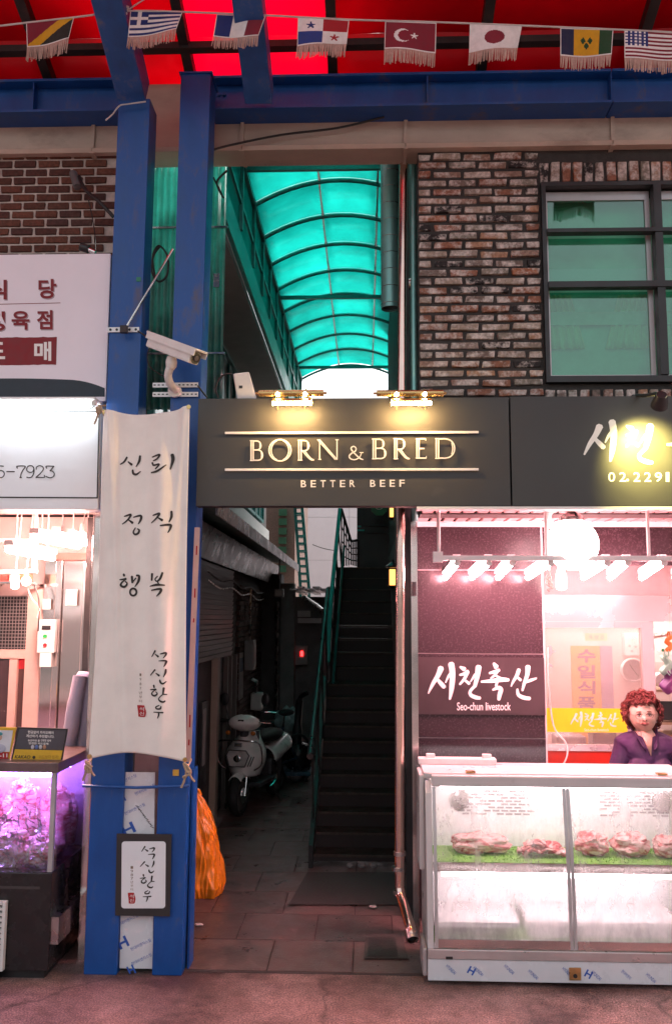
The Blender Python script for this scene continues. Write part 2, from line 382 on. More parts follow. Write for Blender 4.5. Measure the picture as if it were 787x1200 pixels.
# ================================================================ the setting
def asphalt_mat():
    m, n, l, b = nodes_of('street_asphalt')
    geo = n.new('ShaderNodeNewGeometry')
    def nz(sc, det=6, rough=.65):
        t = n.new('ShaderNodeTexNoise'); t.inputs['Scale'].default_value = sc; t.inputs['Detail'].default_value = det
        t.inputs['Roughness'].default_value = rough; l.new(geo.outputs['Position'], t.inputs['Vector']); return t.outputs['Fac']
    def ramp(src, *st):
        c = n.new('ShaderNodeValToRGB'); e = c.color_ramp.elements
        while len(e) < len(st): e.new(.5)
        for k, (p, col) in enumerate(st): e[k].position = p; e[k].color = (*col, 1)
        l.new(src, c.inputs[0]); return c.outputs[0]
    base = ramp(nz(1.3, 8), (.38, (.075, .038, .035)), (.49, (.20, .118, .107)), (.62, (.30, .185, .168)))  # reddened base: pink light of roof and shop tubes put into the colour
    grit = ramp(nz(95, 4, .8), (.38, (.3, .3, .3)), (.5, (1, 1, 1)), (.62, (1.9, 1.8, 1.75)))
    mid = ramp(nz(14, 6), (.35, (.75, .75, .75)), (.6, (1.1, 1.1, 1.1)))
    mu = n.new('ShaderNodeMixRGB'); mu.blend_type = 'MULTIPLY'; mu.inputs['Fac'].default_value = 1; l.new(base, mu.inputs['Color1']); l.new(grit, mu.inputs['Color2'])
    m2 = n.new('ShaderNodeMixRGB'); m2.blend_type = 'MULTIPLY'; m2.inputs['Fac'].default_value = 1; l.new(mu.outputs[0], m2.inputs['Color1']); l.new(mid, m2.inputs['Color2'])
    vo = n.new('ShaderNodeTexVoronoi'); vo.feature = 'DISTANCE_TO_EDGE'; vo.inputs['Scale'].default_value = .45
    wob = n.new('ShaderNodeTexNoise'); wob.inputs['Scale'].default_value = 3; wob.inputs['Detail'].default_value = 6; l.new(geo.outputs['Position'], wob.inputs['Vector'])
    ad = n.new('ShaderNodeVectorMath'); ad.operation = 'MULTIPLY_ADD'; l.new(wob.outputs['Color'], ad.inputs[0]); ad.inputs[1].default_value = (.5, .5, .5); l.new(geo.outputs['Position'], ad.inputs[2]); l.new(ad.outputs[0], vo.inputs['Vector'])
    ck = ramp(vo.outputs['Distance'], (.0, (.3, .3, .3)), (.012, (1, 1, 1)))
    m3 = n.new('ShaderNodeMixRGB'); m3.blend_type = 'MULTIPLY'; m3.inputs['Fac'].default_value = .75; l.new(m2.outputs[0], m3.inputs['Color1']); l.new(ck, m3.inputs['Color2'])
    l.new(m3.outputs[0], b.inputs['Base Color']); rr = n.new('ShaderNodeMapRange'); rr.inputs['From Min'].default_value = .4; rr.inputs['From Max'].default_value = .62; rr.inputs['To Min'].default_value = .3; rr.inputs['To Max'].default_value = .75; l.new(nz(.8, 5), rr.inputs['Value']); l.new(rr.outputs[0], b.inputs['Roughness'])
    bp = n.new('ShaderNodeBump'); bp.inputs['Strength'].default_value = .8; bp.inputs['Distance'].default_value = .012
    l.new(nz(110, 4), bp.inputs['Height']); l.new(bp.outputs[0], b.inputs['Normal'])
    return m
asphalt = asphalt_mat()
slab_m = pm('alley_slab', (.125, .07, .063), .42, var=.3, scale=4, bump=.25, bscale=60, objrand=.25, stain=(1.6, (.035, .025, .024), .5, .64, .8), rvar=.22)
joint_m = pm('slab_joint', (.06, .042, .04), .9, var=.3, scale=20, bump=.3)
ZS = P(600, 593, 5.42).z          # underside of the fascia signs
YF = 5.42                          # fascia front plane
g = MB().grid(lambda u, v: V(-60+120*u, -40+140*v, 0), 8, 8).build('street_ground', asphalt)
setp(g, kind='structure')
al = MB().box((-1.72, 5.62, .001), (.42, 16.5, .0035)).build('alley_floor', joint_m)
setp(al, kind='structure')
sx = [-1.71, -1.16, -.62, -.08, .41]; sy = [5.64 + .52*i for i in range(14)]
for j in range(len(sy)-1):
    for i in range(4):
        o = (.27 if j % 2 else 0)
        xa = sx[i] + (o if i else 0); xb = sx[i+1] + (o if i < 3 else 0)
        if xb - xa < .1: continue
        dz = rnd.uniform(0, .004)
        m = MB().box((xa+.003, sy[j]+.003, .004), (xb-.003, sy[j+1]-.003, .006+dz))
        m.build('paving_slab', slab_m, al, bevel=.004)

# ---------------------------------------------------------------- market roof (red sheets on dark rafters, blue frames)
RP = math.tan(rad(20)); RY0, RZ0 = 6.35, P(400, 96, 6.0).z
def zr(Y): return RZ0 + (6.0 - Y)*RP
def PR(px, py):
    r = ray(px, py); t = (RZ0 + 6.0*RP - CAM.z)/(r.z + r.y*RP); return CAM + r*t
red_a = sheet('red_roof_sheet', (.62, .003, .045), .9, .4, .03, .3, 1.2)
red_sunlit = sheet('sunlit_roof_sheet', (.85, .004, .12), .92, .4, .03, .2, 1.2)  # same red sheet, with the sun's pink glow put into the colour
roof = thing('market_roof', 'red translucent sheet roof over the street, on dark rafters and blue beams', 'roof', (0, 3, RZ0))
raf_x = [PR(63, 104).x, PR(223, 84).x, PR(390, 86).x, PR(562, 89).x, PR(738, 91).x]
st = (raf_x[-1]-raf_x[0])/4
raf_x = [raf_x[0]-2*st, raf_x[0]-st] + raf_x + [raf_x[-1]+st, raf_x[-1]+2*st]
py_ = [PR(400, 48).y]; pst = 0.95
purl = [py_[0] + pst*k for k in (1,)] + [py_[0] - pst*k for k in range(0, 4)]
rows = [RY0] + [y for y in purl if y < RY0-.1]
for j in range(len(rows)-1):
    ya, yb = rows[j], rows[j+1]
    for i in range(len(raf_x)-1):
        xa, xb = raf_x[i]+.004, raf_x[i+1]-.004
        def pt(x, y, d=0): return V(x, y, zr(y)+.05+d)
        sag = rnd.uniform(.004, .012)
        m = MB().grid(lambda u, v: pt(xa+(xb-xa)*u, ya+(yb-ya)*v, sag*math.sin(math.pi*u)), 6, 1)
        m.build('roof_panel', red_sunlit if i == 3 and j < 3 else red_a, roof, smooth=True, solid=.004)
yr = rows[-1]
# the roof goes on to both sides; its unseen edge is cut back to let in daylight
m = MB()
for xa, xb in ((-14, raf_x[0]-.004), (raf_x[-1]+.004, 14)):
    m.add([V(xa, RY0, zr(RY0)+.05), V(xb, RY0, zr(RY0)+.05), V(xb, yr, zr(yr)+.05), V(xa, yr, zr(yr)+.05)], [(0, 1, 2, 3)])
setp(m.build('far_roof_sheets', red_a, roof, solid=.004), kind='stuff')
for x in raf_x:
    MB().bar((x, RY0, zr(RY0)), (x, yr, zr(yr)), .07, .09).build('rafter', dark_steel, roof)
for y in rows[1:]:
    MB().bar((-6, y, zr(y)-.03), (6, y, zr(y)-.03), .07, .05).build('purlin', dark_steel, roof)
# blue frames: beam along the columns, and box rafters rising over the street
YB = 5.83
zb1, zb0 = P(500, 90, YB).z, P(500, 129, YB).z
for xa, xb in ((-7, P(143, 120, YB).x), (P(249, 110, YB).x, P(714, 100, YB).x-.004), (P(714, 100, YB).x+.004, 7)):
    m = MB(); m.box((xa, YB+.03, zb0+.02), (xb, YB+.05, zb1-.02)); m.box((xa, YB-.06, zb1-.02), (xb, YB+.14, zb1))
    m.box((xa, YB-.06, zb0), (xb, YB+.14, zb0+.02))
    m.build('edge_beam', blue, roof, bevel=.003)
for px in (42, 714, 500):
    x = P(px, 110, YB).x
    MB().box((x-.004, YB-.045, zb0+.022), (x+.004, YB+.028, zb1-.022)).build('web_stiffener', blue, roof)
def brafter(px0, py0, Y0, Y1, w, h, name='blue_rafter', bend=0):
    a = P(px0, py0, Y0); b = V(a.x+bend, Y1, zr(Y1)-.16)
    MB().bar(a, b, w, h).build(name, blue_d, roof, bevel=.006)
brafter(304, 112, 5.62, 2.0, .19, .2)
brafter(157, 108, 5.6, 2.0, .2, .22)
for k in (-1, 1):
    for q in (0, 1):
        MB().lathe((P(256 if k < 0 else 262, 112, YB).x, YB+.022, zb0+.07+.09*q), [(.012, -.012), (.012, .006)], 8, 'Y').build('bolt', blue_d, roof)

# ---------------------------------------------------------------- twin blue columns
YC = 5.55
def colbox(pxl, pxr, pyt, pxbl, pxbr, Y0, Y1, name, mat, parent, zbot=0.0):
    zt = P(pxl, pyt, Y0).z
    l_ = (P(pxl, pyt, Y0).x + 0); r_ = P(pxr, pyt, Y0).x; lb = G2(pxbl, Y0); rb = G2(pxbr, Y0)
    return MB().hexa([V(lb, Y0, zbot), V(rb, Y0, zbot), V(rb, Y1, zbot), V(lb, Y1, zbot)],
                     [V(l_, Y0, zt), V(r_, Y0, zt), V(r_, Y1, zt), V(l_, Y1, zt)]).build(name, mat, parent, bevel=.006)
def G2(px, Y): return P(px, 1140, Y).x
colt = thing('steel_column', 'left of the twin blue steel columns, rising beside the white shop sign to the roof', 'column', (P(120, 1140, YC).x, YC, 0), 'twin blue roof columns')
colbox(139, 176, 116, 98, 137, YC, YC+.2, 'post', blue, colt)
MB().box((P(160, 330, YC).x, YC-.004, P(160, 330, YC).z), (P(160, 330, YC).x+.03, YC, P(160, 325, YC).z)).build('green_tape', pm('green_tape', (.02, .2, .12), .5), colt)
colr = thing('steel_column', 'right of the twin blue steel columns, its capped top standing before the roof beam', 'column', (P(195, 1140, YC).x, YC, 0), 'twin blue roof columns')
colbox(212, 247, 86, 178, 213, YC+.008, YC+.22, 'post', blue, colr)
a = P(212, 86, YC); b = P(247, 86, YC)
MB().box((a.x-.012, YC-.004, a.z), (b.x+.012, YC+.23, a.z+.012)).build('cap_plate', blue, colr)
# side flange of the right column, seen edge on near the ground
MB().box((G2(213, YC)+.012, YC+.10, 0), (G2(213, YC)+.024, YC+.24, P(225, 905, YC).z)).build('side_flange', blue, colr)
MB().box((P(206, 902, YC).x-.018, YC-.002, P(200, 909, YC).z), (P(206, 902, YC).x+.02, YC+.006, P(200, 902, YC).z)).build('yellow_sticker', pm('sticker', (.6, .38, .05), .6), colr)
# filler sheet between the columns, still in its protective film
film = pm('filmed_sheet', (.66, .67, .7), .25, var=.08, scale=4, bump=.04, bscale=10)
blue_print = pm('film_print_blue', (.03, .10, .42), .5, var=.1)
xa, xb = G2(138, YC)+.003, G2(178, YC)-.003
xa2, xb2 = P(142, 905, YC).x+.004, P(181, 905, YC).x-.004
zt = P(160, 905, YC+.03).z
fs_ = thing('filler_sheet', 'white sheet in blue printed film between the two blue columns', 'metal sheet', ((xa+xb)/2, YC+.03, .03))
MB().hexa([V(xa, YC+.03, .03), V(xb, YC+.03, .03), V(xb, YC+.04, .03), V(xa, YC+.04, .03)], [V(xa2, YC+.03, zt), V(xb2, YC+.03, zt), V(xb2, YC+.04, zt), V(xa2, YC+.04, zt)]).build('sheet', film, fs_)
Mf = plane_map(YC+.03)
for (s, bx, rt) in (('H', (143, 965, 158, 978), -.45), ('H', (138, 1098, 150, 1111), -.45), ('H', (150, 1131, 158, 1142), -.45), ('H', (139, 927, 146, 940), -.45)):
    text_fit(s, bx, Mf, .001, .03, rot=rt).build('printed_logo', blue_print, fs_)
for i, (cx, cy) in enumerate(((158, 948), (150, 1078), (165, 1107), (148, 914), (170, 925), (166, 1124))):
    text_fit('현대비앤지스틸', (cx-13, cy-2, cx+13, cy+2), Mf, .001, rot=-.45).build('film_print', blue_print, fs_)
sc = [[(160+i*1.6+rnd.uniform(-1, 1), 944+i*2.2, .7), (163+i*1.6, 946+i*2.2+rnd.uniform(-1, 1), .7)] for i in range(12)]
strokes(sc, Mf, .0015).build('pen_scribble', ink, fs_)

# ---------------------------------------------------------------- beige box beam behind the blue beam
YG = 5.95
bb = thing('box_gutter', 'beige sheet-metal box gutter running under the blue beam', 'gutter', (0, YG, P(500, 190, YG).z))
zg0, zg1 = P(500, 172, YG).z, P(500, 128, YG).z
r_ = ray(500, 192); YGb = YG + max(.05, (zg0-CAM.z)/(r_.z/r_.y) - YG)
brk = sorted([P(px, 170, YG).x for px in (108, 283, 475, 718)])
xs = [-7] + brk + [7]
for i in range(len(xs)-1):
    m = MB(); zm = zg0+.03
    m.hexa([V(xs[i]+.003, YG+.012, zg0), V(xs[i+1]-.003, YG+.012, zg0), V(xs[i+1]-.003, YGb, zg0), V(xs[i]+.003, YGb, zg0)],
           [V(xs[i]+.003, YG, zm), V(xs[i+1]-.003, YG, zm), V(xs[i+1]-.003, YGb, zm), V(xs[i]+.003, YGb, zm)])
    m.box((xs[i]+.003, YG+.02, zm+.001), (xs[i+1]-.003, YGb, zg1+.25))
    m.build('gutter_panel', beige, bb)
for x in brk:
    MB().bar((x, YGb-.02, zg0-.012), (x, YG-.012, zg0-.012), .03, .012).build('gutter_strap', beige, bb)
    MB().bar((x, YG+.004, zm), (x+.004, YG+.004, zg1), .028, .012, (0, 1, 0)).build('gutter_strap', beige, bb)
cb = catmull([P(249, 176, 5.85), P(270, 170, 5.9), P(330, 158, 5.92), P(395, 150, 5.92), P(450, 137, 5.9)], 8)
setp(MB().tube(cb, .008, 6).build('cable', cable, smooth=True), 'thin black cable strung along the beige gutter from the right column', 'cable')

# ---------------------------------------------------------------- brick facades (each brick a part)
brick_r = brick_mat('reclaimed_brick', [(.26, .12, .075), (.30, .20, .155), (.36, .15, .08), (.19, .145, .12), (.36, .29, .23), (.30, .13, .08), (.025, .022, .022), (.42, .24, .15), (.24, .21, .17), (.40, .33, .27), (.33, .19, .14), (.30, .24, .2)], (.66, .60, .55), .9, .46, .58)
brick_l = brick_mat('red_brown_brick', [(.10, .035, .022), (.13, .045, .028), (.085, .03, .022), (.15, .055, .033), (.075, .03, .025)], (.3, .2, .15), .25, .55, .75)
def brick_meshes(name, L, H, D, mat, n, jag):
    out = []
    for k in range(n):
        m = MB().box((-L/2, 0, -H/2), (L/2, D, H/2)); r = random.Random(k)
        m.v = [v + V(r.uniform(-jag, jag), r.uniform(-jag, jag)*.8, r.uniform(-jag, jag)*.7) for v in m.v]
        out.append(m.mesh('%s' % name, mat, bevel=.006))
    return out
YW = 6.0
wr = thing('brick_building', 'upper storey of weathered reclaimed brick with a dark framed window, above the right shop', 'building', (1.8, YW, ZS))
xl = P(489, 300, YW).x; xw = P(636, 330, YW).x
zt = P(560, 150, YW).z; zbr = P(560, 470, YW).z-.25
ZT = 8.2
MB().box((xl+.01, YW+.03, ZS+.02), (xw+.02, YW+.25, ZT)).build('mortar_wall', mortar_d, wr)
MB().box((xw+.02, YW+.03, P(700, 214, YW).z), (4.6, YW+.25, ZT)).build('mortar_wall', mortar_d, wr)
MB().box((xw+.02, YW+.03, ZS+.02), (4.6, YW+.25, P(700, 449, YW).z)).build('mortar_wall', mortar_d, wr)
MB().box((xl+.01, YW+.251, ZS+.3), (4.6, 14.6, ZT)).build('building_core', mortar_d, wr)
rowh = (P(560, 190, YW).z - P(560, 462, YW).z)/25.5
bl = (xw-xl)/4.05
bms = brick_meshes('brick', bl-.026, rowh-.026, .05, brick_r, 7, .006)
half = brick_meshes('brick', bl*.5-.026, rowh-.026, .05, brick_r, 4, .006)
nrow = 0; z = P(560, 470, YW).z
while z < P(560, 176, YW).z:
    x = xl; first = True; off = (nrow % 2)*.5 + rnd.uniform(-.06, .06)
    pos = [(xl + bl*.25*1.0, 'h')] if off > .25 else []
    x0 = xl + (bl*.5 if pos else 0)
    for p_, k in pos: inst('brick', rnd.choice(half), wr, (p_, YW+.012+rnd.uniform(-.012, .008), z))
    while x0 + bl*.9 < xw+.02:
        inst('brick', rnd.choice(bms), wr, (x0+bl/2, YW+.012+rnd.uniform(-.012, .01), z+rnd.uniform(-.004, .004)), (0, rnd.uniform(-.012, .012), 0)); x0 += bl
    if xw - x0 > bl*.3:
        w = (xw-x0)/(bl*.5)
        inst('brick', rnd.choice(half), wr, ((x0+xw)/2, YW+.012, z), (0, 0, 0), (w, 1, 1))
    z += rowh; nrow += 1
# soldier courses over and under the window
sol = brick_meshes('brick', .062, .15, .05, brick_r, 6, .006)
z_u = (P(700, 455, YW).z + P(700, 472, YW).z)/2 - .03; z_o = (P(700, 190, YW).z+P(700, 210, YW).z)/2
for zz in (z_u, z_o):
    x = xw + .03
    while x < 3.0:
        inst('brick', rnd.choice(sol), wr, (x, YW+.012+rnd.uniform(-.01, .008), zz)); x += .082
# window
wz1, wz0 = P(700, 214, YW).z, P(700, 445, YW).z
fr = MB(); yw = YW+.0
xA, xB, xC = P(641, 330, YW).x, P(773, 330, YW).x, 2.95
fr.box((xw-.0, yw-.02, wz0-.02), (xA, yw+.2, wz1)); fr.box((xA, yw-.02, wz0-.02), (xC, yw+.2, wz0+.025)); fr.box((xA, yw-.02, wz1-.03), (xC, yw+.2, wz1))
win = fr.build('window', black_paint, wr)
zA = P(700, 272, YW).z; zB = P(700, 335, YW).z
MB().box((P(768, 330, YW).x, yw-.03, wz0+.03), (P(777, 330, YW).x, yw+.05, wz1-.03)).build('mullion', black_paint, win)
for zz, h in ((zA, .014), (zB, .022)):
    MB().box((xA, yw-.04, zz-h), (xC, yw+.03, zz+h)).build('glazing_bar', black_paint, win)
teal_win = glass('window_pane_glass', (.5, .88, .76), .08, .03)
sash = pm('sash_aluminium', (.5, .47, .48), .4, metal=.5, var=.1)
for xa, xb in ((xA, P(768, 330, YW).x), (P(777, 330, YW).x, xC)):
    m = MB(); w = .022; ya, yb = yw+.06, yw+.09
    m.box((xa+.004, ya, wz0+.03), (xa+.004+w, yb, wz1-.04)); m.box((xb-.004-w*1.6, ya, wz0+.03), (xb-.004, yb, wz1-.04))
    m.box((xa+.004+w, ya, wz0+.03), (xb-.004-w*1.6, yb, wz0+.03+w)); m.box((xa+.004+w, ya, wz1-.04-w*3), (xb-.004-w*1.6, yb, wz1-.04))
    m.build('sash', sash, win)
    for za, zb in ((wz0+.05, zB-.02), (zB+.02, zA-.015), (zA+.015, wz1-.1)):
        MB().box((xa+.03, yw+.072, za), (xb-.042, yw+.078, zb)).build('pane', teal_win, win)
blind = pm('window_blind', (.5, .74, .6), .8, var=.35, scale=1.5)
MB().box((xA, yw+.195, wz0), (xC, yw+.21, wz1)).build('blind', blind, win)
cur = pm('cream_curtain', (.72, .7, .45), .9, var=.15, scale=5, sheen=.2)
for (cxa, cxb) in ((xA+.02, xA+.30), (xB-.36, xB-.05), (xB+.05, xB+.4)):
    MB().grid(lambda u, v: V(cxa+(cxb-cxa)*(u*(1-.35*v)+(.35*v if cxa > xA+.1 else 0)), yw+.175+.012*math.sin(u*30), P(700, 400, YW).z+(P(700, 335, YW).z-P(700, 400, YW).z)*(v)), 40, 6).build('curtain', cur, win, smooth=True, solid=.002)
MB().box((xA, yw+.185, P(700, 320, YW).z), (xC, yw+.19, P(700, 303, YW).z)).build('valance', white_paint, win)
MB().box((xA+.02, yw+.16, P(700, 372, YW).z), (xC, yw+.17, P(700, 356, YW).z)).build('inner_ledge', pm('inner_ledge', (.6, .62, .5), .7), win)

# left building: red-brown brick over the left shop
wl_ = thing('brick_building', 'upper wall of dark red brick with pale mortar behind the white restaurant sign', 'building', (-3, YW, ZS))
xr = P(137, 250, YW).x
MB().box((-6.0, YW+.03, ZS+.30), (xr, YW+.25, ZT)).build('mortar_wall', mortar_l, wl_)
MB().box((-6.0, YW+.251, ZS+.30), (-2.12, 14.6, ZT)).build('building_core', mortar_d, wl_)
rh = (P(60, 205, YW).z - P(60, 294, YW).z)/8.95; bl2 = P(82, 250, YW).x - P(54, 250, YW).x
bm2 = brick_meshes('brick', bl2-.02, rh-.018, .05, brick_l, 4, .003)
z = P(60, 330, YW).z; k = 0
while z < P(60, 190, YW).z + .1:
    x = xr - bl2*(.5 if k % 2 else .98)
    while x > P(-190, 250, YW).x:
        inst('brick', rnd.choice(bm2), wl_, (x, YW+.014+rnd.uniform(-.003, .004), z)); x -= bl2
    z += rh; k += 1
m = MB().tube(catmull([P(93, 207, 5.9), P(100, 222, 5.85), P(118, 238, 5.8), P(133, 254, 5.8)], 5), .014, 8)
setp(m.build('conduit', cable, smooth=True), 'black conduit elbow on the dark red brick wall', 'conduit')
m = MB().tube([P(86, 203, 5.93), P(91, 219, 5.88)], .03, 10)
setp(m.build('junction_box', pm('grey_plastic', (.12, .12, .12), .5), smooth=True), 'small dark grey cable gland high on the red brick wall', 'junction box')
# ================================================================ the alley
XLW, XRW = -1.65, .38
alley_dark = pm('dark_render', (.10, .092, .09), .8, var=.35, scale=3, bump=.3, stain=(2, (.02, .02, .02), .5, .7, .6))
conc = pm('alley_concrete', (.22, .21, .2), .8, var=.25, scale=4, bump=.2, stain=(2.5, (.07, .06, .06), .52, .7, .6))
teal_sheet = sheet('teal_canopy_sheet', (.075, .68, .62), .93, .3, .05, .3, 1.6)
teal_sheet2 = sheet('teal_side_sheet', (.03, .62, .55), .88, .3, .08, .5, 2.2)
teal_frame = pm('teal_steel', (.035, .2, .185), .4, metal=.4, var=.25, scale=8)
teal_paint = pm('teal_paint', (.05, .5, .45), .45, var=.2, scale=5, stain=(4, (.02, .1, .09), .55, .75, .5))
# arched canopy: nine ribs, measured spacing
cn = thing('alley_canopy', 'arched turquoise translucent canopy on slim ribs over the alley', 'canopy', (-.3, 12, 6.2))
CXa, CXb, CZ = -1.3, .70, 7.0
def arc(u, Y, d=0.0):
    x = CXa + (CXb-CXa)*u; return V(x, Y, CZ + .30*(1-(2*u-1)**2) + d)
ribs = [7.35, 8.45, 9.4, 10.27, 11.1, 11.98, 12.9, 13.84, 14.8, 15.67, 16.7]
for y in ribs:
    MB().tube([arc(i/14, y, -.03) for i in range(15)], .023, 8).build('rib', teal_frame, cn, smooth=True)
ub = [0, .38, .72, 1.0]
for i in range(len(ribs)-1):
    for k in range(3):
        ya, yb = ribs[i]+.004, ribs[i+1]-.004
        ua, ub_ = ub[k]+.003, ub[k+1]-.003
        MB().grid(lambda u, v: arc(ua+(ub_-ua)*u, ya+(yb-ya)*v, .008), 6, 1).build('canopy_panel', teal_sheet, cn, smooth=True, solid=.003)
for u in (.38, .72):
    MB().tube([arc(u, y, -.02) for y in (ribs[0], ribs[-1])], .018, 6).build('long_bar', stainless, cn)
for y in (8.6, 12.3, 15.9):
    MB().bar((CXa, y, CZ-.02), (CXb, y, CZ-.02), .045, .05).build('tie_bar', teal_frame, cn)
MB().bar((CXa, 7.35, CZ-.03), (CXa, 16.7, CZ-.03), .06, .07).build('side_rail', teal_frame, cn)
MB().bar((CXb, 7.35, CZ-.03), (CXb, 16.7, CZ-.03), .06, .07).build('side_rail', teal_frame, cn)
# clerestory posts and side sheets, teal gutter band under them
for y in ribs:
    MB().box((CXa-.03, y-.025, 6.22), (CXa+.02, y+.025, 6.94)).build('side_post', teal_frame, cn)
for i in range(len(ribs)-1):
    MB().box((CXa-.02, ribs[i]+.03, 6.55), (CXa-.014, ribs[i+1]-.03, 6.94)).build('side_sheet', teal_sheet2, cn)
    MB().box((CXa-.02, ribs[i]+.03, 6.205), (CXa-.014, ribs[i+1]-.03, 6.49)).build('side_sheet', teal_sheet2, cn)
MB().box((CXa-.02, 7.35, 6.50), (CXa+.01, 16.7, 6.545)).build('side_rail', teal_frame, cn)
MB().box((CXa-.05, 7.35, 5.9), (CXa, 16.7, 6.2)).build('gutter_band', teal_paint, cn)
# upper left wall with windows, soffit
up = thing('alley_building', 'grey upper storey with dark windows under the turquoise gutter, left of the alley', 'building', (-1.9, 10, 2.95))
MB().box((-1.9, 7.35, 5.82), (CXa-.052, 16.7, 5.9)).build('soffit', pm('soffit_grey', (.42, .43, .42), .7, var=.2, scale=3), up)
MB().box((-2.1, 7.35, 2.98), (-1.9, 16.7, 3.9)).build('wall', MATS['soffit_grey'], up)
wglass = pm('dark_window_glass', (.05, .2, .19), .08, var=.2, scale=3, spec=.8)
for i in range(7):
    ya = 7.4 + 1.2*i
    w = MB(); w.box((-1.95, ya, 3.95), (-1.89, ya+.06, 5.8)); w.box((-1.95, ya+1.1, 3.95), (-1.89, ya+1.16, 5.8)); w.box((-1.95, ya+.06, 3.95), (-1.89, ya+1.1, 4.0)); w.box((-1.95, ya+.06, 5.72), (-1.89, ya+1.1, 5.8)); w.box((-1.945, ya+.55, 4.0), (-1.9, ya+.6, 5.72))
    wo = w.build('window', teal_frame, up)
    MB().box((-1.93, ya+.06, 4.0), (-1.92, ya+.55, 5.72)).build('pane', wglass, wo); MB().box((-1.93, ya+.6, 4.0), (-1.92, ya+1.1, 5.72)).build('pane', wglass, wo)
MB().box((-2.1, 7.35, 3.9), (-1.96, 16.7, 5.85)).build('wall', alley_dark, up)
# vertical translucent sheet closing the gap beside the columns
vs = thing('side_curtain', 'dirty turquoise corrugated plastic sheet hanging beside and between the blue columns', 'plastic sheet', (P(220, 400, 6.25).x, 6.25, P(220, 470, 6.25).z))
xa, xb = P(172, 330, 6.25).x, P(263, 330, 6.25).x; za, zb = P(220, 480, 6.25).z, P(220, 188, 6.25).z
n = 84
MB().grid(lambda u, v: V(xa+(xb-xa)*u, 6.25+.010*math.sin(u*n*.9), za+(zb-za)*v), 220, 2).build('corrugated_sheet', sheet('old_teal_sheet', (.22, .78, .68), .85, .35, .06, .6, 3), vs, smooth=True, solid=.002)
for py in (264, 412):
    MB().box((xa, 6.215, P(220, py+2, 6.2).z), (xb+.02, 6.235, P(220, py, 6.2).z)).build('batten', galv, vs)
MB().box((P(250, 330, 6.2).x, 6.205, P(255, 336, 6.2).z), (P(257, 330, 6.2).x, 6.214, P(255, 320, 6.2).z)).build('metal_clip', galv, vs)
# loose cables around the columns
for i, pts in enumerate(([(188, 288), (180, 300), (178, 318), (186, 330), (196, 322), (196, 300), (186, 288), (179, 302), (182, 326)],
                         [(250, 208), (256, 220), (262, 232), (254, 214), (266, 200)])):
    c = catmull([P(x, y, 6.12) for x, y in pts], 6)
    setp(MB().tube(c, .008, 6).build('cable_coil', cable, smooth=True), ['coil of black cable hanging between the two blue columns', 'loop of black cable at the upper right of the right column'][i], 'cable')
# lower left wall of the alley
lw = thing('alley_shopfront', 'low dark shopfront with roller shutter and steel eave, left side of the alley', 'building', (XLW, 10, 0))
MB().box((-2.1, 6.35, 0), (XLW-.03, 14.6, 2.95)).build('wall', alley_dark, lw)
abrick = brick_mat('alley_brick', [(.15, .07, .05), (.18, .085, .06), (.11, .06, .05)], (.3, .26, .23), .3, .5, .7)
ab = MB(); z = .05; k = 0
while z < 2.6:
    y = 11.1 + (.1 if k % 2 else 0)
    while y < 13.4:
        d = rnd.uniform(0, .008); ab.box((XLW-.03, y+.007, z+.007), (XLW+.01+d, y+.19, z+.06)); y += .197
    z += .068; k += 1
setp(ab.build('bricks', abrick, lw), kind='stuff')
shut = pm('shutter_slats', (.2, .2, .2), .4, metal=.7, var=.25, scale=5, stain=(1.0, (.18, .05, .03), .58, .62, .5), stretch=(1, .15, 9))
zs = 1.75
while zs < 2.75:
    MB().hexa([V(XLW-.02, 7.0, zs), V(XLW+.0, 7.0, zs), V(XLW+.0, 10.6, zs), V(XLW-.02, 10.6, zs)], [V(XLW-.02, 7.0, zs+.05), V(XLW+.018, 7.0, zs+.05), V(XLW+.018, 10.6, zs+.05), V(XLW-.02, 10.6, zs+.05)]).build('shutter_slat', shut, lw); zs += .054
steel_old = pm('old_steel_sheet', (.3, .29, .29), .3, metal=.9, var=.3, scale=4, bump=.25, bscale=5, stain=(3, (.1, .07, .06), .55, .7, .6))
for i in range(5):                                                     # eave fascia in lengths
    ya, yb = 6.45+1.6*i+.003, 6.45+1.6*(i+1)-.003
    MB().hexa([V(XLW+.10, ya, 2.76), V(XLW+.12, ya, 2.76), V(XLW+.12, yb, 2.76), V(XLW+.10, yb, 2.76)], [V(XLW+.18, ya, 3.06), V(XLW+.2, ya, 3.06), V(XLW+.2, yb, 3.06), V(XLW+.18, yb, 3.06)]).build('eave_fascia', steel_old, lw)
    MB().hexa([V(-1.88, ya, 3.2), V(XLW+.50, ya, 3.06), V(XLW+.50, yb, 3.06), V(-1.88, yb, 3.2)], [V(-1.88, ya, 3.23), V(XLW+.50, ya, 3.09), V(XLW+.50, yb, 3.09), V(-1.88, yb, 3.23)]).build('eave_roof', pm('eave_roof_%d' % i, (.05, .14, .12), .5, var=.4, scale=6) if i == 0 else MATS['eave_roof_0'], lw)
    MB().box((XLW+.503, ya, 2.98), (XLW+.52, yb, 3.1)).build('roof_edge', steel_old, lw)
MB().box((XLW-.02, 9.35, 0), (XLW+.05, 9.5, 1.76)).build('door_post', pm('post_beige', (.36, .28, .22), .5, var=.15, scale=5), lw, bevel=.004)
MB().box((XLW-.05, 9.25, 0), (XLW+.09, 9.62, .05)).build('post_base', conc, lw)
for yy in (10.15, 10.45, 10.85):
    MB().box((XLW-.02, yy, 0), (XLW+.03, yy+.07, 1.74)).build('door_frame', pm('frame_brown_%.2f' % yy, (.12, .10, .09), .5), lw)
MB().box((XLW-.028, 9.5, .05), (XLW-.02, 10.8, 1.74)).build('dark_doorway', plastic_b, lw)
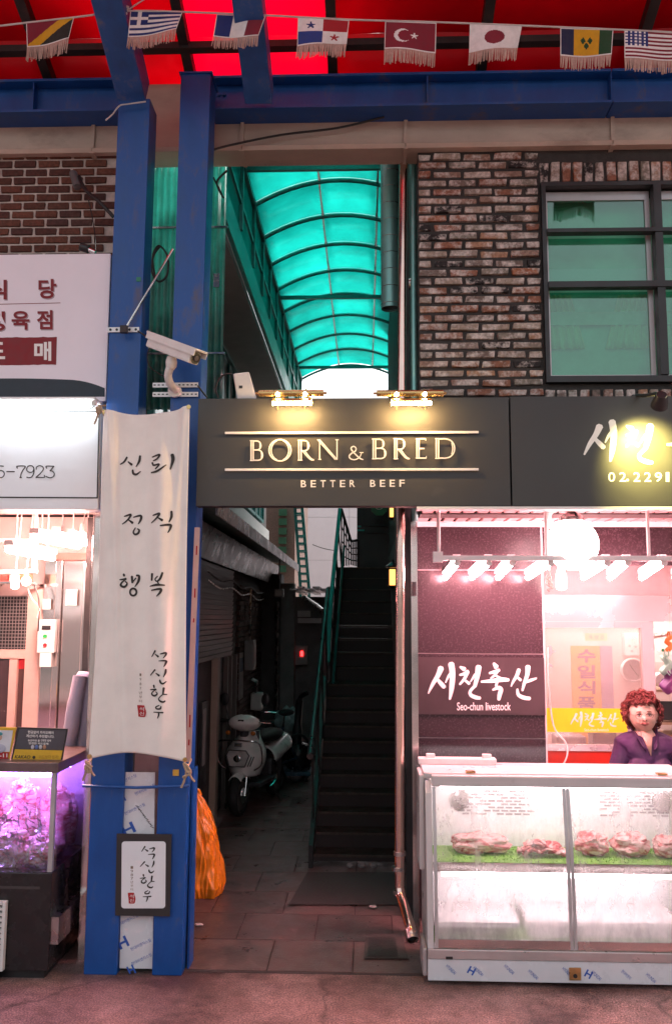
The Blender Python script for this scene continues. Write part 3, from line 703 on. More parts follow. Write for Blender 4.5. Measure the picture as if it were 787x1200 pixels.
MB().box((XLW-.02, 8.7, .5), (XLW+.012, 9.0, 1.35)).build('notice_panel', plastic_b, lw)
MB().box((XLW+.013, 8.76, .72), (XLW+.017, 8.9, 1.28)).build('notice_paper', pm('paper_grey', (.4, .38, .37), .7), lw)
# far end: wall, pillar, white drain pipe, meter box
ew = thing('end_wall', 'pale wall with pillar closing the alley behind the scooter', 'wall', (-1.2, 14.2, 0))
MB().box((XLW-.03, 14.1, 0), (-.45, 14.3, 2.55)).build('wall', conc, ew)
MB().box((-1.34, 13.55, 0), (-1.12, 13.75, 2.75)).build('pillar', conc, ew, bevel=.01)
MB().box((XLW-.03, 13.6, 0), (-1.345, 14.09, 2.9)).build('return_wall', alley_dark, ew)
MB().box((-1.1, 13.96, 2.12), (-.72, 14.09, 2.2)).build('ledge', white_paint, ew)
MB().tube([(-.62, 13.95, 0), (-.62, 13.95, 2.4)], .05, 12).build('drain_pipe', pm('grey_pvc', (.4, .4, .4), .5), ew, smooth=True)
MB().box((-1.1, 13.9, 2.22), (-.9, 14.08, 2.32)).build('loose_box', plastic_w, ew)
mb = thing('meter_box', 'grey electric box with a lit red display on the end wall of the alley', 'meter box', (P(351, 775, 13.9).x, 13.95, P(351, 778, 13.9).z))
a, b = P(343, 779, 13.95), P(360, 757, 13.95)
MB().box((a.x, 13.95, a.z), (b.x, 14.098, b.z)).build('case', pm('grey_case', (.35, .33, .32), .5), mb, bevel=.006)
a, b = P(352, 769, 13.94), P(355, 763, 13.94)
MB().box((a.x, 13.94, a.z), (b.x, 13.949, b.z)).build('red_display', emit('red_led', (1, .02, .02), 3), mb)
MB().box((a.x-.02, 13.943, a.z-.03), (b.x+.015, 13.9495, a.z-.012)).build('label_plate', white_paint, mb)
cr = thing('steel_canopy', 'corrugated steel rain shelf at the far end of the alley', 'shelf', (-.85, 13.2, 2.6))
for i in range(6):
    MB().box((-1.15+.115*i, 13.0, 2.62+.03*(i % 2)), (-1.04+.115*i, 15.6, 2.65+.03*(i % 2))).build('corrugation', steel_old, cr)
MB().tube([P(356, 700, 13.0), P(372, 711, 11.5), P(378, 716, 11.2)], .035, 10).build('drain_arm', galv, cr, smooth=True)
# vertical pipe on the shop wall, conduit
setp(MB().tube([P(323, 900, 13.3), P(325, 705, 13.3)], .025, 8).build('conduit_pipe', galv, smooth=True), 'thin steel conduit pipe up the alley wall past the brickwork', 'pipe')
fl = thing('flood_lamp', 'small dark flood lamp under the alley eave', 'lamp', P(327, 695, 12.8))
c = P(327, 695, 12.8)
MB().box(c+V(-.07, -.06, -.06), c+V(.07, .06, .06)).build('housing', pm('lamp_grey', (.2, .18, .17), .5), fl, bevel=.01)
MB().box(c+V(-.05, -.066, -.04), c+V(.05, -.061, .04)).build('lens', pm('lamp_lens', (.4, .35, .3), .3), fl)
MB().bar(c+V(0, 0, .06), c+V(0, 0, .5), .02, .02, (0, 1, 0)).build('bracket', dark_steel, fl)
# right wall of the alley
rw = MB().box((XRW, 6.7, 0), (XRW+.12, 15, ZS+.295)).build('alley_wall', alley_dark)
setp(rw, 'dark rendered wall on the right of the alley stairs', 'wall')
# ---------------------------------------------------------------- staircase
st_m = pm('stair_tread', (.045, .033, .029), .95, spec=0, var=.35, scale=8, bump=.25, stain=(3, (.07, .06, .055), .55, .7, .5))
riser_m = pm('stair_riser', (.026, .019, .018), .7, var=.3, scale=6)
nose_m = pm('stair_nosing', (.085, .068, .06), .9, spec=.05, metal=0, var=.3, scale=14)
stc = thing('staircase', 'dark narrow staircase with metal nosings climbing through the alley', 'staircase', (-.1, 7.85, 0))
SY0 = G(410, 1019).y; RS, TD = .13, .24
def sx_l(y): return -.46 + (y-SY0)*.004
z = 0; y = SY0; xR = XRW-.02
steps = [(RS, TD)]*10 + [(RS, .55)] + [(.17, TD)]*9
for i, (r_, t_) in enumerate(steps):
    xl_ = sx_l(y)
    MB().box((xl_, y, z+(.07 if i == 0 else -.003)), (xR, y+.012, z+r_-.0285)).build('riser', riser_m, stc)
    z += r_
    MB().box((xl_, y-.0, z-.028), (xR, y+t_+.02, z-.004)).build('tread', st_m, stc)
    MB().box((xl_, y-.010, z-.024), (xR, y-.001, z-.003)).build('nosing', nose_m, stc, bevel=.002)
    y += t_
    if i == 10: YLAND, ZLAND = y, z
YTOP, ZTOP = y, z
MB().box((sx_l(y), y+.021, z-.08), (xR, y+3.2, z-.004)).build('top_landing', st_m, stc)
for (ya, za, yb, zb) in ((SY0, .0, SY0+10*TD, 10*RS), (YLAND-.02, ZLAND, YTOP, ZTOP)):
    for xx in (sx_l(ya)-.025,):
        MB().hexa([V(xx-.02, ya, za-.0), V(xx+.02, ya, za-.0), V(xx+.02, ya, za+.2), V(xx-.02, ya, za+.2)], [V(xx-.02, yb, zb-.0), V(xx+.02, yb, zb-.0), V(xx+.02, yb, zb+.22), V(xx-.02, yb, zb+.22)]).build('stringer', black_paint, stc)
# under-stair side closing
MB().prism([V(sx_l(9)-.047, SY0+.1, 0), V(sx_l(9)-.047, SY0+10*TD, 0), V(sx_l(9)-.047, SY0+10*TD, 10*RS-.05)], V(.006, 0, 0)).build('side_panel', black_paint, stc)
# handrails
rail = pm('rail_teal_lit', (.10, .17, .17), .35, metal=.7, var=.25)  # teal light of the alley put into the rail colour
h = thing('handrail', 'long tube handrail beside the lower flight, open end toward the street', 'handrail', (-.62, 8.4, .5))
a = P(363, 886, 7.9); b = P(384, 690, 10.6)
MB().tube([a, b], .025, 10, caps=False).build('rail_tube', rail, h, smooth=True)
MB().lathe(a, [(.025, -.004), (.031, -.004), (.031, .012), (.025, .012)], 12, 'Y').build('end_collar', dark_steel, h)
for t in (.1, .35, .6, .85):
    q = a.lerp(b, t); MB().tube([q, V(q.x+.02, q.y, max(0, (q.y-SY0)/TD*RS))], .012, 6).build('baluster', dark_steel, h)
h = thing('handrail', 'teal lit handrail with posts along the upper flight of the alley stairs', 'handrail', (-.5, 10.6, 1.6))
a = P(384, 775, 10.3); b = P(398, 597, 12.4)
MB().tube([a, P(386, 720, 10.6), b], .028, 10).build('rail_tube', teal_paint, h, smooth=True)  # teal colour stands in for the teal light on this rail
MB().tube([P(390, 800, 10.35), P(403, 640, 12.4)], .018, 8).build('lower_rail', teal_frame, h, smooth=True)
for t in (.05, .25, .45, .65, .85):
    q = a.lerp(b, t); q2 = P(390, 800, 10.35).lerp(P(403, 640, 12.4), t); MB().tube([q, q2-V(0, 0, .25)], .012, 6).build('baluster', dark_steel, h)
gr = thing('balustrade', 'black wrought balustrade at the head of the alley stairs against the sky', 'balustrade', P(408, 664, 13.0))
A0, A1 = P(400, 597, 12.6), P(400, 664, 12.6); B0, B1 = P(411, 634, 13.4), P(411, 662, 13.4); C0, C1 = P(419, 633, 14.2), P(419, 664, 14.2)
MB().tube([A0, B0, C0], .022, 8).build('top_rail', black_paint, gr)
for k in range(9):
    t = k/8; q0, q1 = (A0.lerp(B0, t*2), A1.lerp(B1, t*2)) if t < .5 else (B0.lerp(C0, t*2-1), B1.lerp(C1, t*2-1))
    MB().tube([q0, q1], .012, 6).build('baluster', black_paint, gr)
for f in (.3, .55, .8):
    MB().tube([A0.lerp(A1, f), B0.lerp(B1, f), C0.lerp(C1, f)], .009, 6).build('cross_rail', black_paint, gr)
# dark doorway at stair head with green sign and lanterns
dw = thing('entrance_front', 'black entrance front with double ledges at the top of the alley stairs', 'entrance', (.1, 14.2, ZTOP))
a, b = P(418, 668, 14.3), P(470, 560, 14.3)
MB().box((a.x, 14.3, ZTOP-.1), (.5, 14.45, b.z+.8)).build('panel', pm('entrance_black', (.012, .012, .013), .45, var=.3, scale=5), dw)
for py in (616, 624):
    z_ = P(440, py, 14.28).z; MB().box((a.x+.12, 14.27, z_-.012), (.45, 14.299, z_)).build('ledge', dark_steel, dw)
MB().box((a.x+.01, 14.28, P(420, 618, 14.3).z), (a.x+.07, 14.299, P(420, 616, 14.3).z)).build('teal_mark', teal_paint, dw)
MB().box((a.x+.01, 14.28, P(420, 622.5, 14.3).z), (a.x+.12, 14.299, P(420, 620.5, 14.3).z)).build('teal_mark', teal_paint, dw)
sg = thing('octagon_sign', 'green octagonal hanging sign above the stair head, half hidden by the fascia', 'sign', P(444, 604, 13.6))
c = P(444, 595, 13.6); r_ = .135
MB().prism([c + V(r_*math.cos(math.pi/8+k*math.pi/4), 0, r_*math.sin(math.pi/8+k*math.pi/4)) for k in range(8)], V(0, .03, 0)).build('plate', pm('sign_green', (.03, .19, .08), .5), sg)
MB().tube([c + V(.05*math.cos(k*.5), -.004, .028*math.sin(k*.5)) for k in range(14)], .005, 6).build('emblem', white_paint, sg)
MB().tube([c+V(0, .015, .1), c+V(0, .015, .6)], .008, 6).build('hanger', dark_steel, sg)
lan_glow = emit('lantern_glow', (1.0, .42, .08), 1.1)
for i, (px, py, Y) in enumerate(((460, 676, 9.4), (460, 597, 12.0))):
    c = P(px, py, Y); s = 1.0 if i == 0 else 1.15
    L = thing('wall_lantern', ['lower warm glowing carriage lantern on the wall halfway up the stairs', 'upper warm glowing carriage lantern just under the fascia sign'][i], 'lantern', c-V(0, 0, .14*s), 'stair lanterns')
    MB().box(c+V(-.04*s, -.04*s, -.09*s), c+V(.04*s, .04*s, .08*s)).build('glass', lan_glow, L)
    for ax in (-1, 1):
        for ay in (-1, 1):
            MB().box(c+V(ax*.046*s-.007, ay*.046*s-.007, -.1*s), c+V(ax*.046*s+.007, ay*.046*s+.007, .1*s)).build('corner_bar', black_paint, L)
    MB().lathe(c+V(0, 0, .1*s), [(.085*s, 0), (.08*s, .02*s), (.02*s, .06*s), (.012*s, .09*s)], 8).build('cap', black_paint, L)
    MB().lathe(c+V(0, 0, -.13*s), [(.02*s, 0), (.06*s, .025*s)], 8).build('base', black_paint, L)
    MB().bar(c+V(.05*s, 0, .0), V(XRW, c.y, c.z+.06), .016, .016).build('bracket', black_paint, L)
# mat before the stairs, iron drain cover
a, b = G(345, 1060), G(478, 1021)
setp(MB().hexa([G(338, 1060, .0105), G(474, 1060, .0105), G(468, 1022, .0105), G(360, 1022, .0105)], [G(338, 1060, .0165), G(474, 1060, .0165), G(468, 1022, .0165), G(360, 1022, .0165)]).build('door_mat', pm('mat_rubber', (.065, .05, .047), .7, var=.4, scale=9, bump=.4)), 'black rubber mat at the foot of the stairs', 'mat')
dc = thing('drain_cover', 'square iron drain cover in the paving below the downpipe', 'drain cover', G(447, 1110))
MB().hexa([G(426, 1123, .0105), G(478, 1123, .0105), G(470, 1094, .0105), G(428, 1094, .0105)], [G(426, 1123, .018), G(478, 1123, .018), G(470, 1094, .018), G(428, 1094, .018)]).build('frame', pm('drain_frame', (.07, .055, .05), .6, var=.3, scale=9, bump=.3), dc)
MB().hexa([G(431, 1120, .0185), G(466, 1120, .0185), G(462, 1098, .0185), G(432, 1098, .0185)], [G(431, 1120, .024), G(466, 1120, .024), G(462, 1098, .024), G(432, 1098, .024)]).build('plate', pm('drain_iron', (.05, .04, .038), .5, metal=.5, var=.4, scale=12, bump=.4), dc)
# ---------------------------------------------------------------- pipes at the right of the alley
dp = thing('downpipe', 'tall polished steel downpipe ending in an elbow at the paving', 'pipe', G(478, 1105))
YP = 5.98
pp = [P(473, 150, 6.2), P(471, 330, 6.15), P(469, 600, YP), P(468, 800, YP), P(468, 1000, YP)]
q = P(468, 1040, YP)
path = catmull(pp + [q], 4) + catmull([q, P(471, 1054, 5.93), P(480, 1085, 5.72), P(483, 1100, 5.66)], 5)[1:]
MB().tube(path, .033, 16, caps=False).build('pipe', polished, dp, smooth=True)
MB().tube(path, .029, 16, caps=False).build('bore', plastic_b, dp, smooth=True)
for (px, py, Y) in ((468, 1000, YP), (468, 1046, YP), (466, 1018, YP)):
    c = P(px, py, Y); MB().lathe(c, [(.034, -.012), (.041, -.012), (.041, .012), (.034, .012)], 18).build('collar', galv, dp, smooth=True)
c = P(482, 1096, 5.68); d = (P(483, 1100, 5.66)-P(480, 1085, 5.72)).normalized()
MB().tube([c-d*.03, c+d*.03], .04, 16, caps=False).build('collar', galv, dp, smooth=True)
setp(MB().tube([P(483.5, 150, 6.25), P(484, 300, 6.2), P(485, 460, 6.1), V(P(485, 460, 6.1).x+.0, 6.1, ZS-.02)], .022, 12).build('slim_pipe', teal_lit_m, smooth=True), 'slim steel pipe running down beside the reclaimed brick corner', 'pipe')
setp(MB().box((P(474, 500, 6.15).x, 6.3, 0), (P(481, 500, 6.15).x, 6.36, ZT-.5)).build('black_post', black_paint), 'narrow black steel post behind the downpipe', 'post')
duct = thing('vent_duct', 'wide spiral ventilation duct hanging at the right of the turquoise canopy', 'duct', P(455, 362, 6.6))
a = P(457.5, 362, 6.6); zt = 8.0; r_ = .076
MB().tube([a, V(a.x-.012, 6.6, zt)], r_, 24, caps=False).build('duct_tube', teal_lit_m, duct, smooth=True)
MB().tube([a+V(0, 0, .02), a+V(0, 0, .03)], r_-.002, 24).build('duct_cap', plastic_b, duct)
k = 0; z = a.z+.03
while z < zt-.1:
    MB().tube([V(a.x, 6.6, z)+V((r_+.001)*math.cos(t*math.pi/8), (r_+.001)*math.sin(t*math.pi/8), .006*t/16) for t in range(17)], .003, 4, caps=False).build('spiral_seam', galv, duct); z += .14
c = P(457, 335, 6.6)
MB().tube([c+V(.07, 0, 0), c+V(.26, -.05, .01)], .045, 14).build('side_stub', galv, duct, smooth=True)
jamb = MB().box((P(481, 700, 6.3).x, 6.25, 0), (P(488.5, 700, 6.3).x, 6.32, ZS-.01)).build('steel_jamb', stainless)
setp(jamb, 'narrow stainless jamb at the left edge of the red lit shop', 'jamb')
cb_ = thing('switch_box', 'small dark box on the jamb beside the downpipe', 'switch box', P(485, 690, 6.2))
c = P(485, 690, 6.2); MB().box(c+V(-.015, 0, -.05), c+V(.015, .05, .05)).build('case', plastic_b, cb_); MB().box(c+V(-.008, -.004, -.02), c+V(.008, 0, .02)).build('switch', dark_steel, cb_)
# ---------------------------------------------------------------- beyond the alley
far = thing('white_building', 'tall white panelled building beyond the end of the alley', 'building', (-1, 26, 0))
wp = pm('white_cladding', (.72, .72, .74), .6, var=.05, scale=2)
MB().box((-6, 26.05, 0), (5, 30, 6.6)).build('core', conc, far)
for i in range(8):
    for j in range(5):
        MB().box((-6+1.375*i+.004, 26, 1.32*j+.004), (-6+1.375*(i+1)-.004, 26.045, 1.32*(j+1)-.004)).build('wall_panel', wp, far)
fb = thing('brick_house', 'brown brick house with green windows over the alley roof', 'building', (-3.2, 18, 0))
a = P(352, 640, 18); MB().box((-6.2, 18, 0), (a.x-.12, 22, 7.0)).build('wall', pm('far_brick', (.25, .16, .13), .85, var=.4, scale=40, bump=.5, bscale=30), fb)
gm = pm('green_shutter', (.05, .16, .09), .6, var=.2)
for k in range(7):
    zz = P(334, 597+11*k, 18).z; x0 = P(327, 600, 18).x; x1 = P(336, 600, 18).x
    MB().box((x0, 17.93, zz-.14), (x1, 17.999, zz)).build('window_slat', gm, fb)
es = thing('fire_escape', 'dark steel outside staircase against the white building', 'staircase', (-1.5, 17.4, 0))
L0, L1 = P(345, 585, 17.5), P(352, 690, 17.5); R0, R1 = P(353, 585, 17.5), P(362, 690, 17.5)
L1.z = L1.z; 
for (q0, q1) in ((L0, L1), (R0, R1)):
    MB().bar(q0, q1, .06, .05, (0, 1, 0)).build('stringer', teal_frame, es)
MB().bar(L1, V(L1.x, L1.y, 0), .06, .06, (0, 1, 0)).build('leg', teal_frame, es); MB().bar(R1, V(R1.x, R1.y, 0), .06, .06, (0, 1, 0)).build('leg', teal_frame, es)
for k in range(13):
    t = k/12; q0, q1 = L0.lerp(L1, t), R0.lerp(R1, t); MB().box((q0.x, 17.4, q0.z-.02), (q1.x, 17.75, q0.z+.02)).build('tread', teal_frame, es)
setp(MB().tube(hang(P(366, 638, 17), P(392, 645, 17), .02), .008, 5).build('overhead_wire', cable), 'thin wire crossing before the white building', 'wire')
# the houses across the market street, behind the viewer
op = thing('opposite_shops', 'plain shop row on the opposite side of the market street', 'building', (0, -8.6, 0))
MB().box((-14, -9.5, 0), (14, -8.6, 4.2)).build('wall', conc, op)
for i in range(7):
    MB().box((-13.6+4*i, -8.6, .1), (-10.4+4*i, -8.56, 2.5)).build('shutter', shut, op)
    MB().box((-13.6+4*i, -8.6, 2.7), (-10.4+4*i, -8.45, 3.4)).build('sign_board', white_paint, op)

# clutter on the left alley wall: cables, breaker boxes, a gas meter and a poster
for k, (za, zb, lab) in enumerate(((2.66, 2.60, 'upper black cable slung along the alley eave'), (2.58, 2.50, 'lower grey cable slung along the alley eave'))):
    pts = []
    for i in range(7): pts += [V(XLW+.06, 8.6+.8*i, za+(zb-za)*i/6 - (.05 if i % 2 else 0))]
    setp(MB().tube(catmull(pts, 5), .009, 6).build('eave_cable', cable if k == 0 else galv, smooth=True), lab, 'cable')
bb2 = thing('breaker_box', 'grey breaker box with conduit on the alley brickwork', 'breaker box', (XLW+.06, 11.7, 1.5))
MB().box((XLW+.02, 11.6, 1.5), (XLW+.14, 11.9, 1.9)).build('case', pm('breaker_grey', (.3, .3, .29), .5, stain=(9, (.12, .08, .06), .55, .7, .5)), bb2, bevel=.008)
MB().box((XLW+.141, 11.64, 1.54), (XLW+.146, 11.86, 1.86)).build('door', MATS['breaker_grey'], bb2); MB().tube([(XLW+.07, 11.75, 1.9), (XLW+.07, 11.75, 2.6)], .016, 8).build('conduit', galv, bb2)
gm2 = thing('gas_meter', 'dull white gas meter with pipes low on the alley brickwork', 'gas meter', (XLW+.1, 12.3, .9))
MB().box((XLW+.03, 12.2, .9), (XLW+.19, 12.45, 1.15)).build('body', plastic_w, gm2, bevel=.03); MB().box((XLW+.191, 12.27, 1.02), (XLW+.196, 12.38, 1.08)).build('dial', plastic_b, gm2)
for yy in (12.24, 12.41): MB().tube([(XLW+.1, yy, 1.15), (XLW+.1, yy, 1.3), (XLW+.03, yy, 1.34)], .014, 8).build('pipe', galv, gm2)
ap = thing('wall_poster', 'faded poster on the dark alley brickwork behind the scooter', 'poster', (XLW+.02, 11.25, 1.15))
MB().box((XLW+.02, 11.12, 1.15), (XLW+.026, 11.5, 1.75)).build('sheet', pm('faded_poster', (.3, .27, .26), .7, var=.4, scale=9), ap)
MB().box((XLW+.027, 11.16, 1.5), (XLW+.029, 11.46, 1.68)).build('print_block', pm('poster_print', (.08, .1, .16), .7, var=.4, scale=20), ap)
# ================================================================ signs
def fascia(px0, px1, py0, py1, name, label):
    x0, x1 = P(px0, 530, YF).x, P(px1, 530, YF).x; z0, z1 = ZS, P(500, py0, YF).z
    t = thing(name, label, 'sign', ((x0+x1)/2, YF, z0))
    return t, x0, x1, z0, z1
t, x0, x1, z0, z1 = fascia(231, 597.3, 466, 593, 'fascia_sign', 'charcoal fascia with raised serif BORN & BRED lettering over the alley')
MB().box((x0, YF, z0), (x1-.003, YF+.10, z1)).build('board', sign_black, t, bevel=.003)
Mb = plane_map(YF)
def rule(px0, px1, pya, pyb):
    a, b = P(px0, pya, YF), P(px1, pyb, YF)
    return MB().box((a.x, YF-.018, a.z-.008), (b.x, YF-.008, a.z+.008))
rule(264, 560, 508, 505).build('rule', letter_white, t, bevel=.002)
rule(264, 560, 551, 548).build('rule', letter_white, t, bevel=.002)
W = .062
def ell(cx, cy, rx, ry, a0=0, a1=360, n=18, w=W): return [(cx+rx*math.cos(rad(a0+(a1-a0)*i/n)), cy+ry*math.sin(rad(a0+(a1-a0)*i/n)), w) for i in range(n+1)]
def ln(*p, w=W): return [(x, y, w) for x, y in p]
def bowl(x0, x1, y0, y1, w=W): 
    c = (y0+y1)/2; r = (y1-y0)/2; m = x1-r*.95
    return [(x0, y1, w), ((x0+m)/2, y1, w), (m, y1, w)] + [(m+(x1-m)*math.cos(rad(a)), c+r*math.sin(rad(a)), w) for a in (60, 30, 0, -30, -60)] + [(m, y0, w), ((x0+m)/2, y0, w), (x0, y0, w)]
GL = {
 'B': [ln((.06, 0), (.06, 1)), ln((.17, 0), (.17, 1)), ln((0, .985), (.2, .985), w=.04), ln((0, .015), (.2, .015), w=.04), bowl(.17, .56, .53, .97), bowl(.17, .65, .03, .53), [(.50, .62, .04), (.515, .75, .05), (.50, .88, .04)][::1], [(.575, .15, .04), (.6, .28, .05), (.57, .42, .04)]],
 'O': [ell(.56, .5, .55, .5), ell(.56, .5, .44, .475, 110, 250, 12, .05), ell(.56, .5, .44, .475, -70, 70, 12, .05)],
 'R': [ln((.06, 0), (.06, 1)), ln((.17, 0), (.17, 1)), ln((0, .985), (.2, .985), w=.04), ln((0, .015), (.24, .015), w=.04), bowl(.17, .56, .47, .97), [(.48, .58, .04), (.50, .72, .05), (.48, .86, .04)], ln((.34, .47), (.62, .12), (.8, .01)), ln((.25, .45), (.55, .1), (.74, .0), w=.05)],
 'N': [ln((.07, 0), (.07, 1), w=.055), ln((.06, 1), (.95, .0)), ln((-.04, 1), (.86, .0), w=.05), ln((.95, 0), (.95, 1), w=.055), ln((-.05, .985), (.1, .985), w=.04), ln((.0, .015), (.15, .015), w=.04), ln((.87, .985), (1.03, .985), w=.04)],
 'E': [ln((.06, 0), (.06, 1)), ln((.17, 0), (.17, 1)), ln((0, .97), (.52, .97)), ln((.17, .5), (.46, .5)), ln((0, .03), (.55, .03)), ln((.52, .97), (.52, .88), w=.035), ln((.55, .03), (.55, .13), w=.035)],
 'D': [ln((.06, 0), (.06, 1)), ln((.17, 0), (.17, 1)), ln((0, .985), (.2, .985), w=.04), ln((0, .015), (.2, .015), w=.04), bowl(.17, .95, .03, .97), [(.80, .22, .04), (.86, .5, .05), (.80, .78, .04)]],
 '&': [[(.98, .52, .05), (.72, .52, .05)], [(.86, .52, .06), (.74, .2, .07), (.45, .0, .08), (.16, .06, .09), (.06, .25, .1), (.2, .45, .1), (.45, .62, .09), (.5, .82, .08), (.36, .97, .08), (.2, .88, .09), (.22, .7, .1), (.5, .35, .1), (.78, .08, .1), (.98, .0, .06)]],
}
row = [('B', 293.5, 308.5, 517, 541), ('O', 315.5, 341.5, 516, 541), ('R', 349, 368, 516.5, 540.5), ('N', 373, 396, 516, 539.5), ('&', 408, 426, 523.5, 539.5), ('B', 435.5, 452, 515, 539), ('R', 460.5, 479.5, 514.5, 539), ('E', 486.5, 499, 514.5, 538.5), ('D', 509, 532, 514.5, 538.5)]
for ch, a, b, ya, yb in row:
    w = {'B': .66, 'O': 1.12, 'R': .8, 'N': 1.0, '&': 1.0, 'E': .56, 'D': .96}[ch]; h = yb-ya
    mb = MB(); sxx = (b-a)/w/h
    for i, s in enumerate(GL[ch]):
        ribbon(mb, [((x*(b-a)/w), -y*h, wd*h*.95) for x, y, wd in s], lambda x, y, n: Mb(a+x, yb+y, n), .022 + i*.0003, .006, cap=False, sub=4)
    mb.build('letter_%s' % ('ampersand' if ch == '&' else ch.lower()), letter_white, t)
x = 352.5
for ch in 'BETTER BEEF':
    if ch != ' ':
        y0_ = 563 + (352-x)*.006
        text_fit(ch, (x, y0_, x+6.2, y0_+8.2), Mb, .006, .012).build('small_letter', letter_white, t)
    x += 11.4 if ch != ' ' else 12.5
# brush lettering shared by the butcher's signs
SEO = [[(130, 112, 34), (112, 155, 27), (82, 205, 21), (57, 258, 9)], [(100, 168, 13), (128, 200, 24), (148, 222, 24)], [(156, 196, 7), (170, 165, 14), (186, 145, 20)], [(188, 88, 34), (196, 150, 32), (190, 232, 27), (180, 292, 12)]]
CHEON = [[(240, 106, 12), (264, 119, 26)], [(238, 152, 12), (262, 146, 18), (284, 132, 22)], [(284, 134, 20), (264, 174, 17), (238, 206, 12)], [(264, 180, 12), (292, 202, 18)], [(300, 190, 7), (326, 150, 16)], [(346, 105, 34), (338, 160, 28), (324, 218, 20)], [(324, 216, 18), (298, 246, 17), (302, 268, 21), (328, 281, 23), (354, 286, 18)]]
CHUK = [[(433, 86, 15), (448, 106, 28)], [(408, 142, 12), (438, 134, 19), (464, 124, 18)], [(456, 130, 14), (440, 152, 14), (416, 172, 9)], [(440, 154, 10), (470, 170, 15)], [(362, 191, 12), (420, 187, 22), (480, 179, 26), (518, 181, 18)], [(453, 190, 16), (446, 216, 15)], [(428, 238, 12), (458, 226, 22), (474, 236, 25), (467, 266, 24), (462, 294, 18)]]
SAN = [[(578, 122, 22), (566, 156, 20), (545, 190, 14), (533, 218, 7)], [(564, 160, 12), (588, 182, 17)], [(630, 104, 30), (626, 150, 24), (609, 200, 19), (598, 242, 12)], [(610, 197, 12), (645, 183, 17), (678, 172, 10)], [(569, 234, 12), (575, 266, 20), (606, 283, 23), (640, 288, 21)]]
BRUSH = [SEO, CHEON, CHUK, SAN]
def dry(lst):
    """dry-brush splits: thin extra hairs beside the heavy strokes"""
    out = list(lst)
    for s in lst:
        e = s[-1]
        if e[2] < 14: out.append([(s[-2][0]+5, s[-2][1]+4, 3), (e[0]+4, e[1]-6, 1.5)])
    return out
t2, x0, x1, z0, z1 = fascia(598.7, 905, 465, 593, 'fascia_sign', 'charcoal fascia with white brushed Korean name and phone number over the right shop')
MB().box((x0, YF+.004, z0), (x1, YF+.104, z1)).build('board', sign_black, t2, bevel=.003)
Mb2 = plane_map(YF+.004); k = 38/150.
for gl, ox, oy, s in ((SEO, 682, 491, .247), (CHEON, 731, 496, .26), (CHUK, 779, 494, .25), (SAN, 836, 497, .25)):
    mx = min(p[0] for st_ in gl for p in st_); my = min(p[1] for st_ in gl for p in st_)
    strokes(dry(gl), Mb2, .0015, 0, (s, ox+2-mx*s, s*.92, oy+3-my*s*.92)).build('brush_letter', letter_white, t2)
x = 712
for ch in '02.2291':
    if ch == '.': text_fit(ch, (733, 561, 736, 564), Mb2, .0015, .02).build('digit', letter_white, t2); x = 741.5; continue
    text_fit(ch, (x, 553.5, x+(8 if ch != '1' else 4), 564.5), Mb2, .0015, .006).build('digit', letter_white, t2); x += 12.6 if ch != '0' else 12.9
# pink metal edge under the fascia
MB().box((P(488, 593, YF).x, YF+.0, ZS-.02), (x1, YF+.10, ZS-.003)).build('edge_trim', white_paint, t2)
# picture lamps over the board: brass tube reflectors on arms
warm = emit('warm_lamp', (1.0, .60, .22), 105)
warm_core = emit('warm_bulb', (1.0, .72, .34), 200)
for i, (pa, pb, py) in enumerate(((303, 379, 461), (441, 519, 461))):
    a, b = P(pa, py, YF-.16), P(pb, py, YF-.16); b.z = a.z
    L = thing('picture_lamp', ['brass picture lamp above BORN on the charcoal fascia', 'brass picture lamp above BRED with a glaring bulb, on the charcoal fascia'][i], 'lamp', ((a.x+b.x)/2, YF-.05, z1), 'picture lamps on the fascia')
    MB().tube([a, b], .021, 14).build('top_tube', brass, L, smooth=True)
    MB().tube([a-V(.02, 0, 0), a], .008, 8).build('finial', brass, L); MB().tube([b, b+V(.02, 0, 0)], .008, 8).build('finial', brass, L)
    for fx in (.3, .72):
        c = a.lerp(b, fx)
        MB().tube([c, c+V(0, .05, .035), V(c.x, YF+.02, z1+.012), V(c.x, YF+.04, z1+.004)], .008, 8).build('arm', brass, L, smooth=True)
        MB().lathe((c.x, YF+.04, z1), [(.025, 0), (.025, .008)], 12).build('arm_foot', brass, L)
        MB().tube([c-V(0, 0, .02), c-V(0, 0, .105)], .004, 6).build('stem', brass, L)
        MB().ball(c-V(0, .018, .012), .013, 10, 6).build('bulb', warm_core, L)
    la, lb = a.lerp(b, .22)-V(0, 0, .06), a.lerp(b, .82)-V(0, 0, .06)
    MB().tube([la, lb], .017, 12).build('glow_tube', warm, L, smooth=True)
    m = MB()
    for k in range(13):
        an = math.pi*(k/12)
        m.add([la+V(0, -.026*math.cos(an), .026*math.sin(an)), lb+V(0, -.026*math.cos(an), .026*math.sin(an))], [])
    m.f = [[2*k, 2*k+1, 2*k+3, 2*k+2] for k in range(12)]; m.mi = [0]*12
    m.build('reflector', brass, L, solid=.002, rec=False)
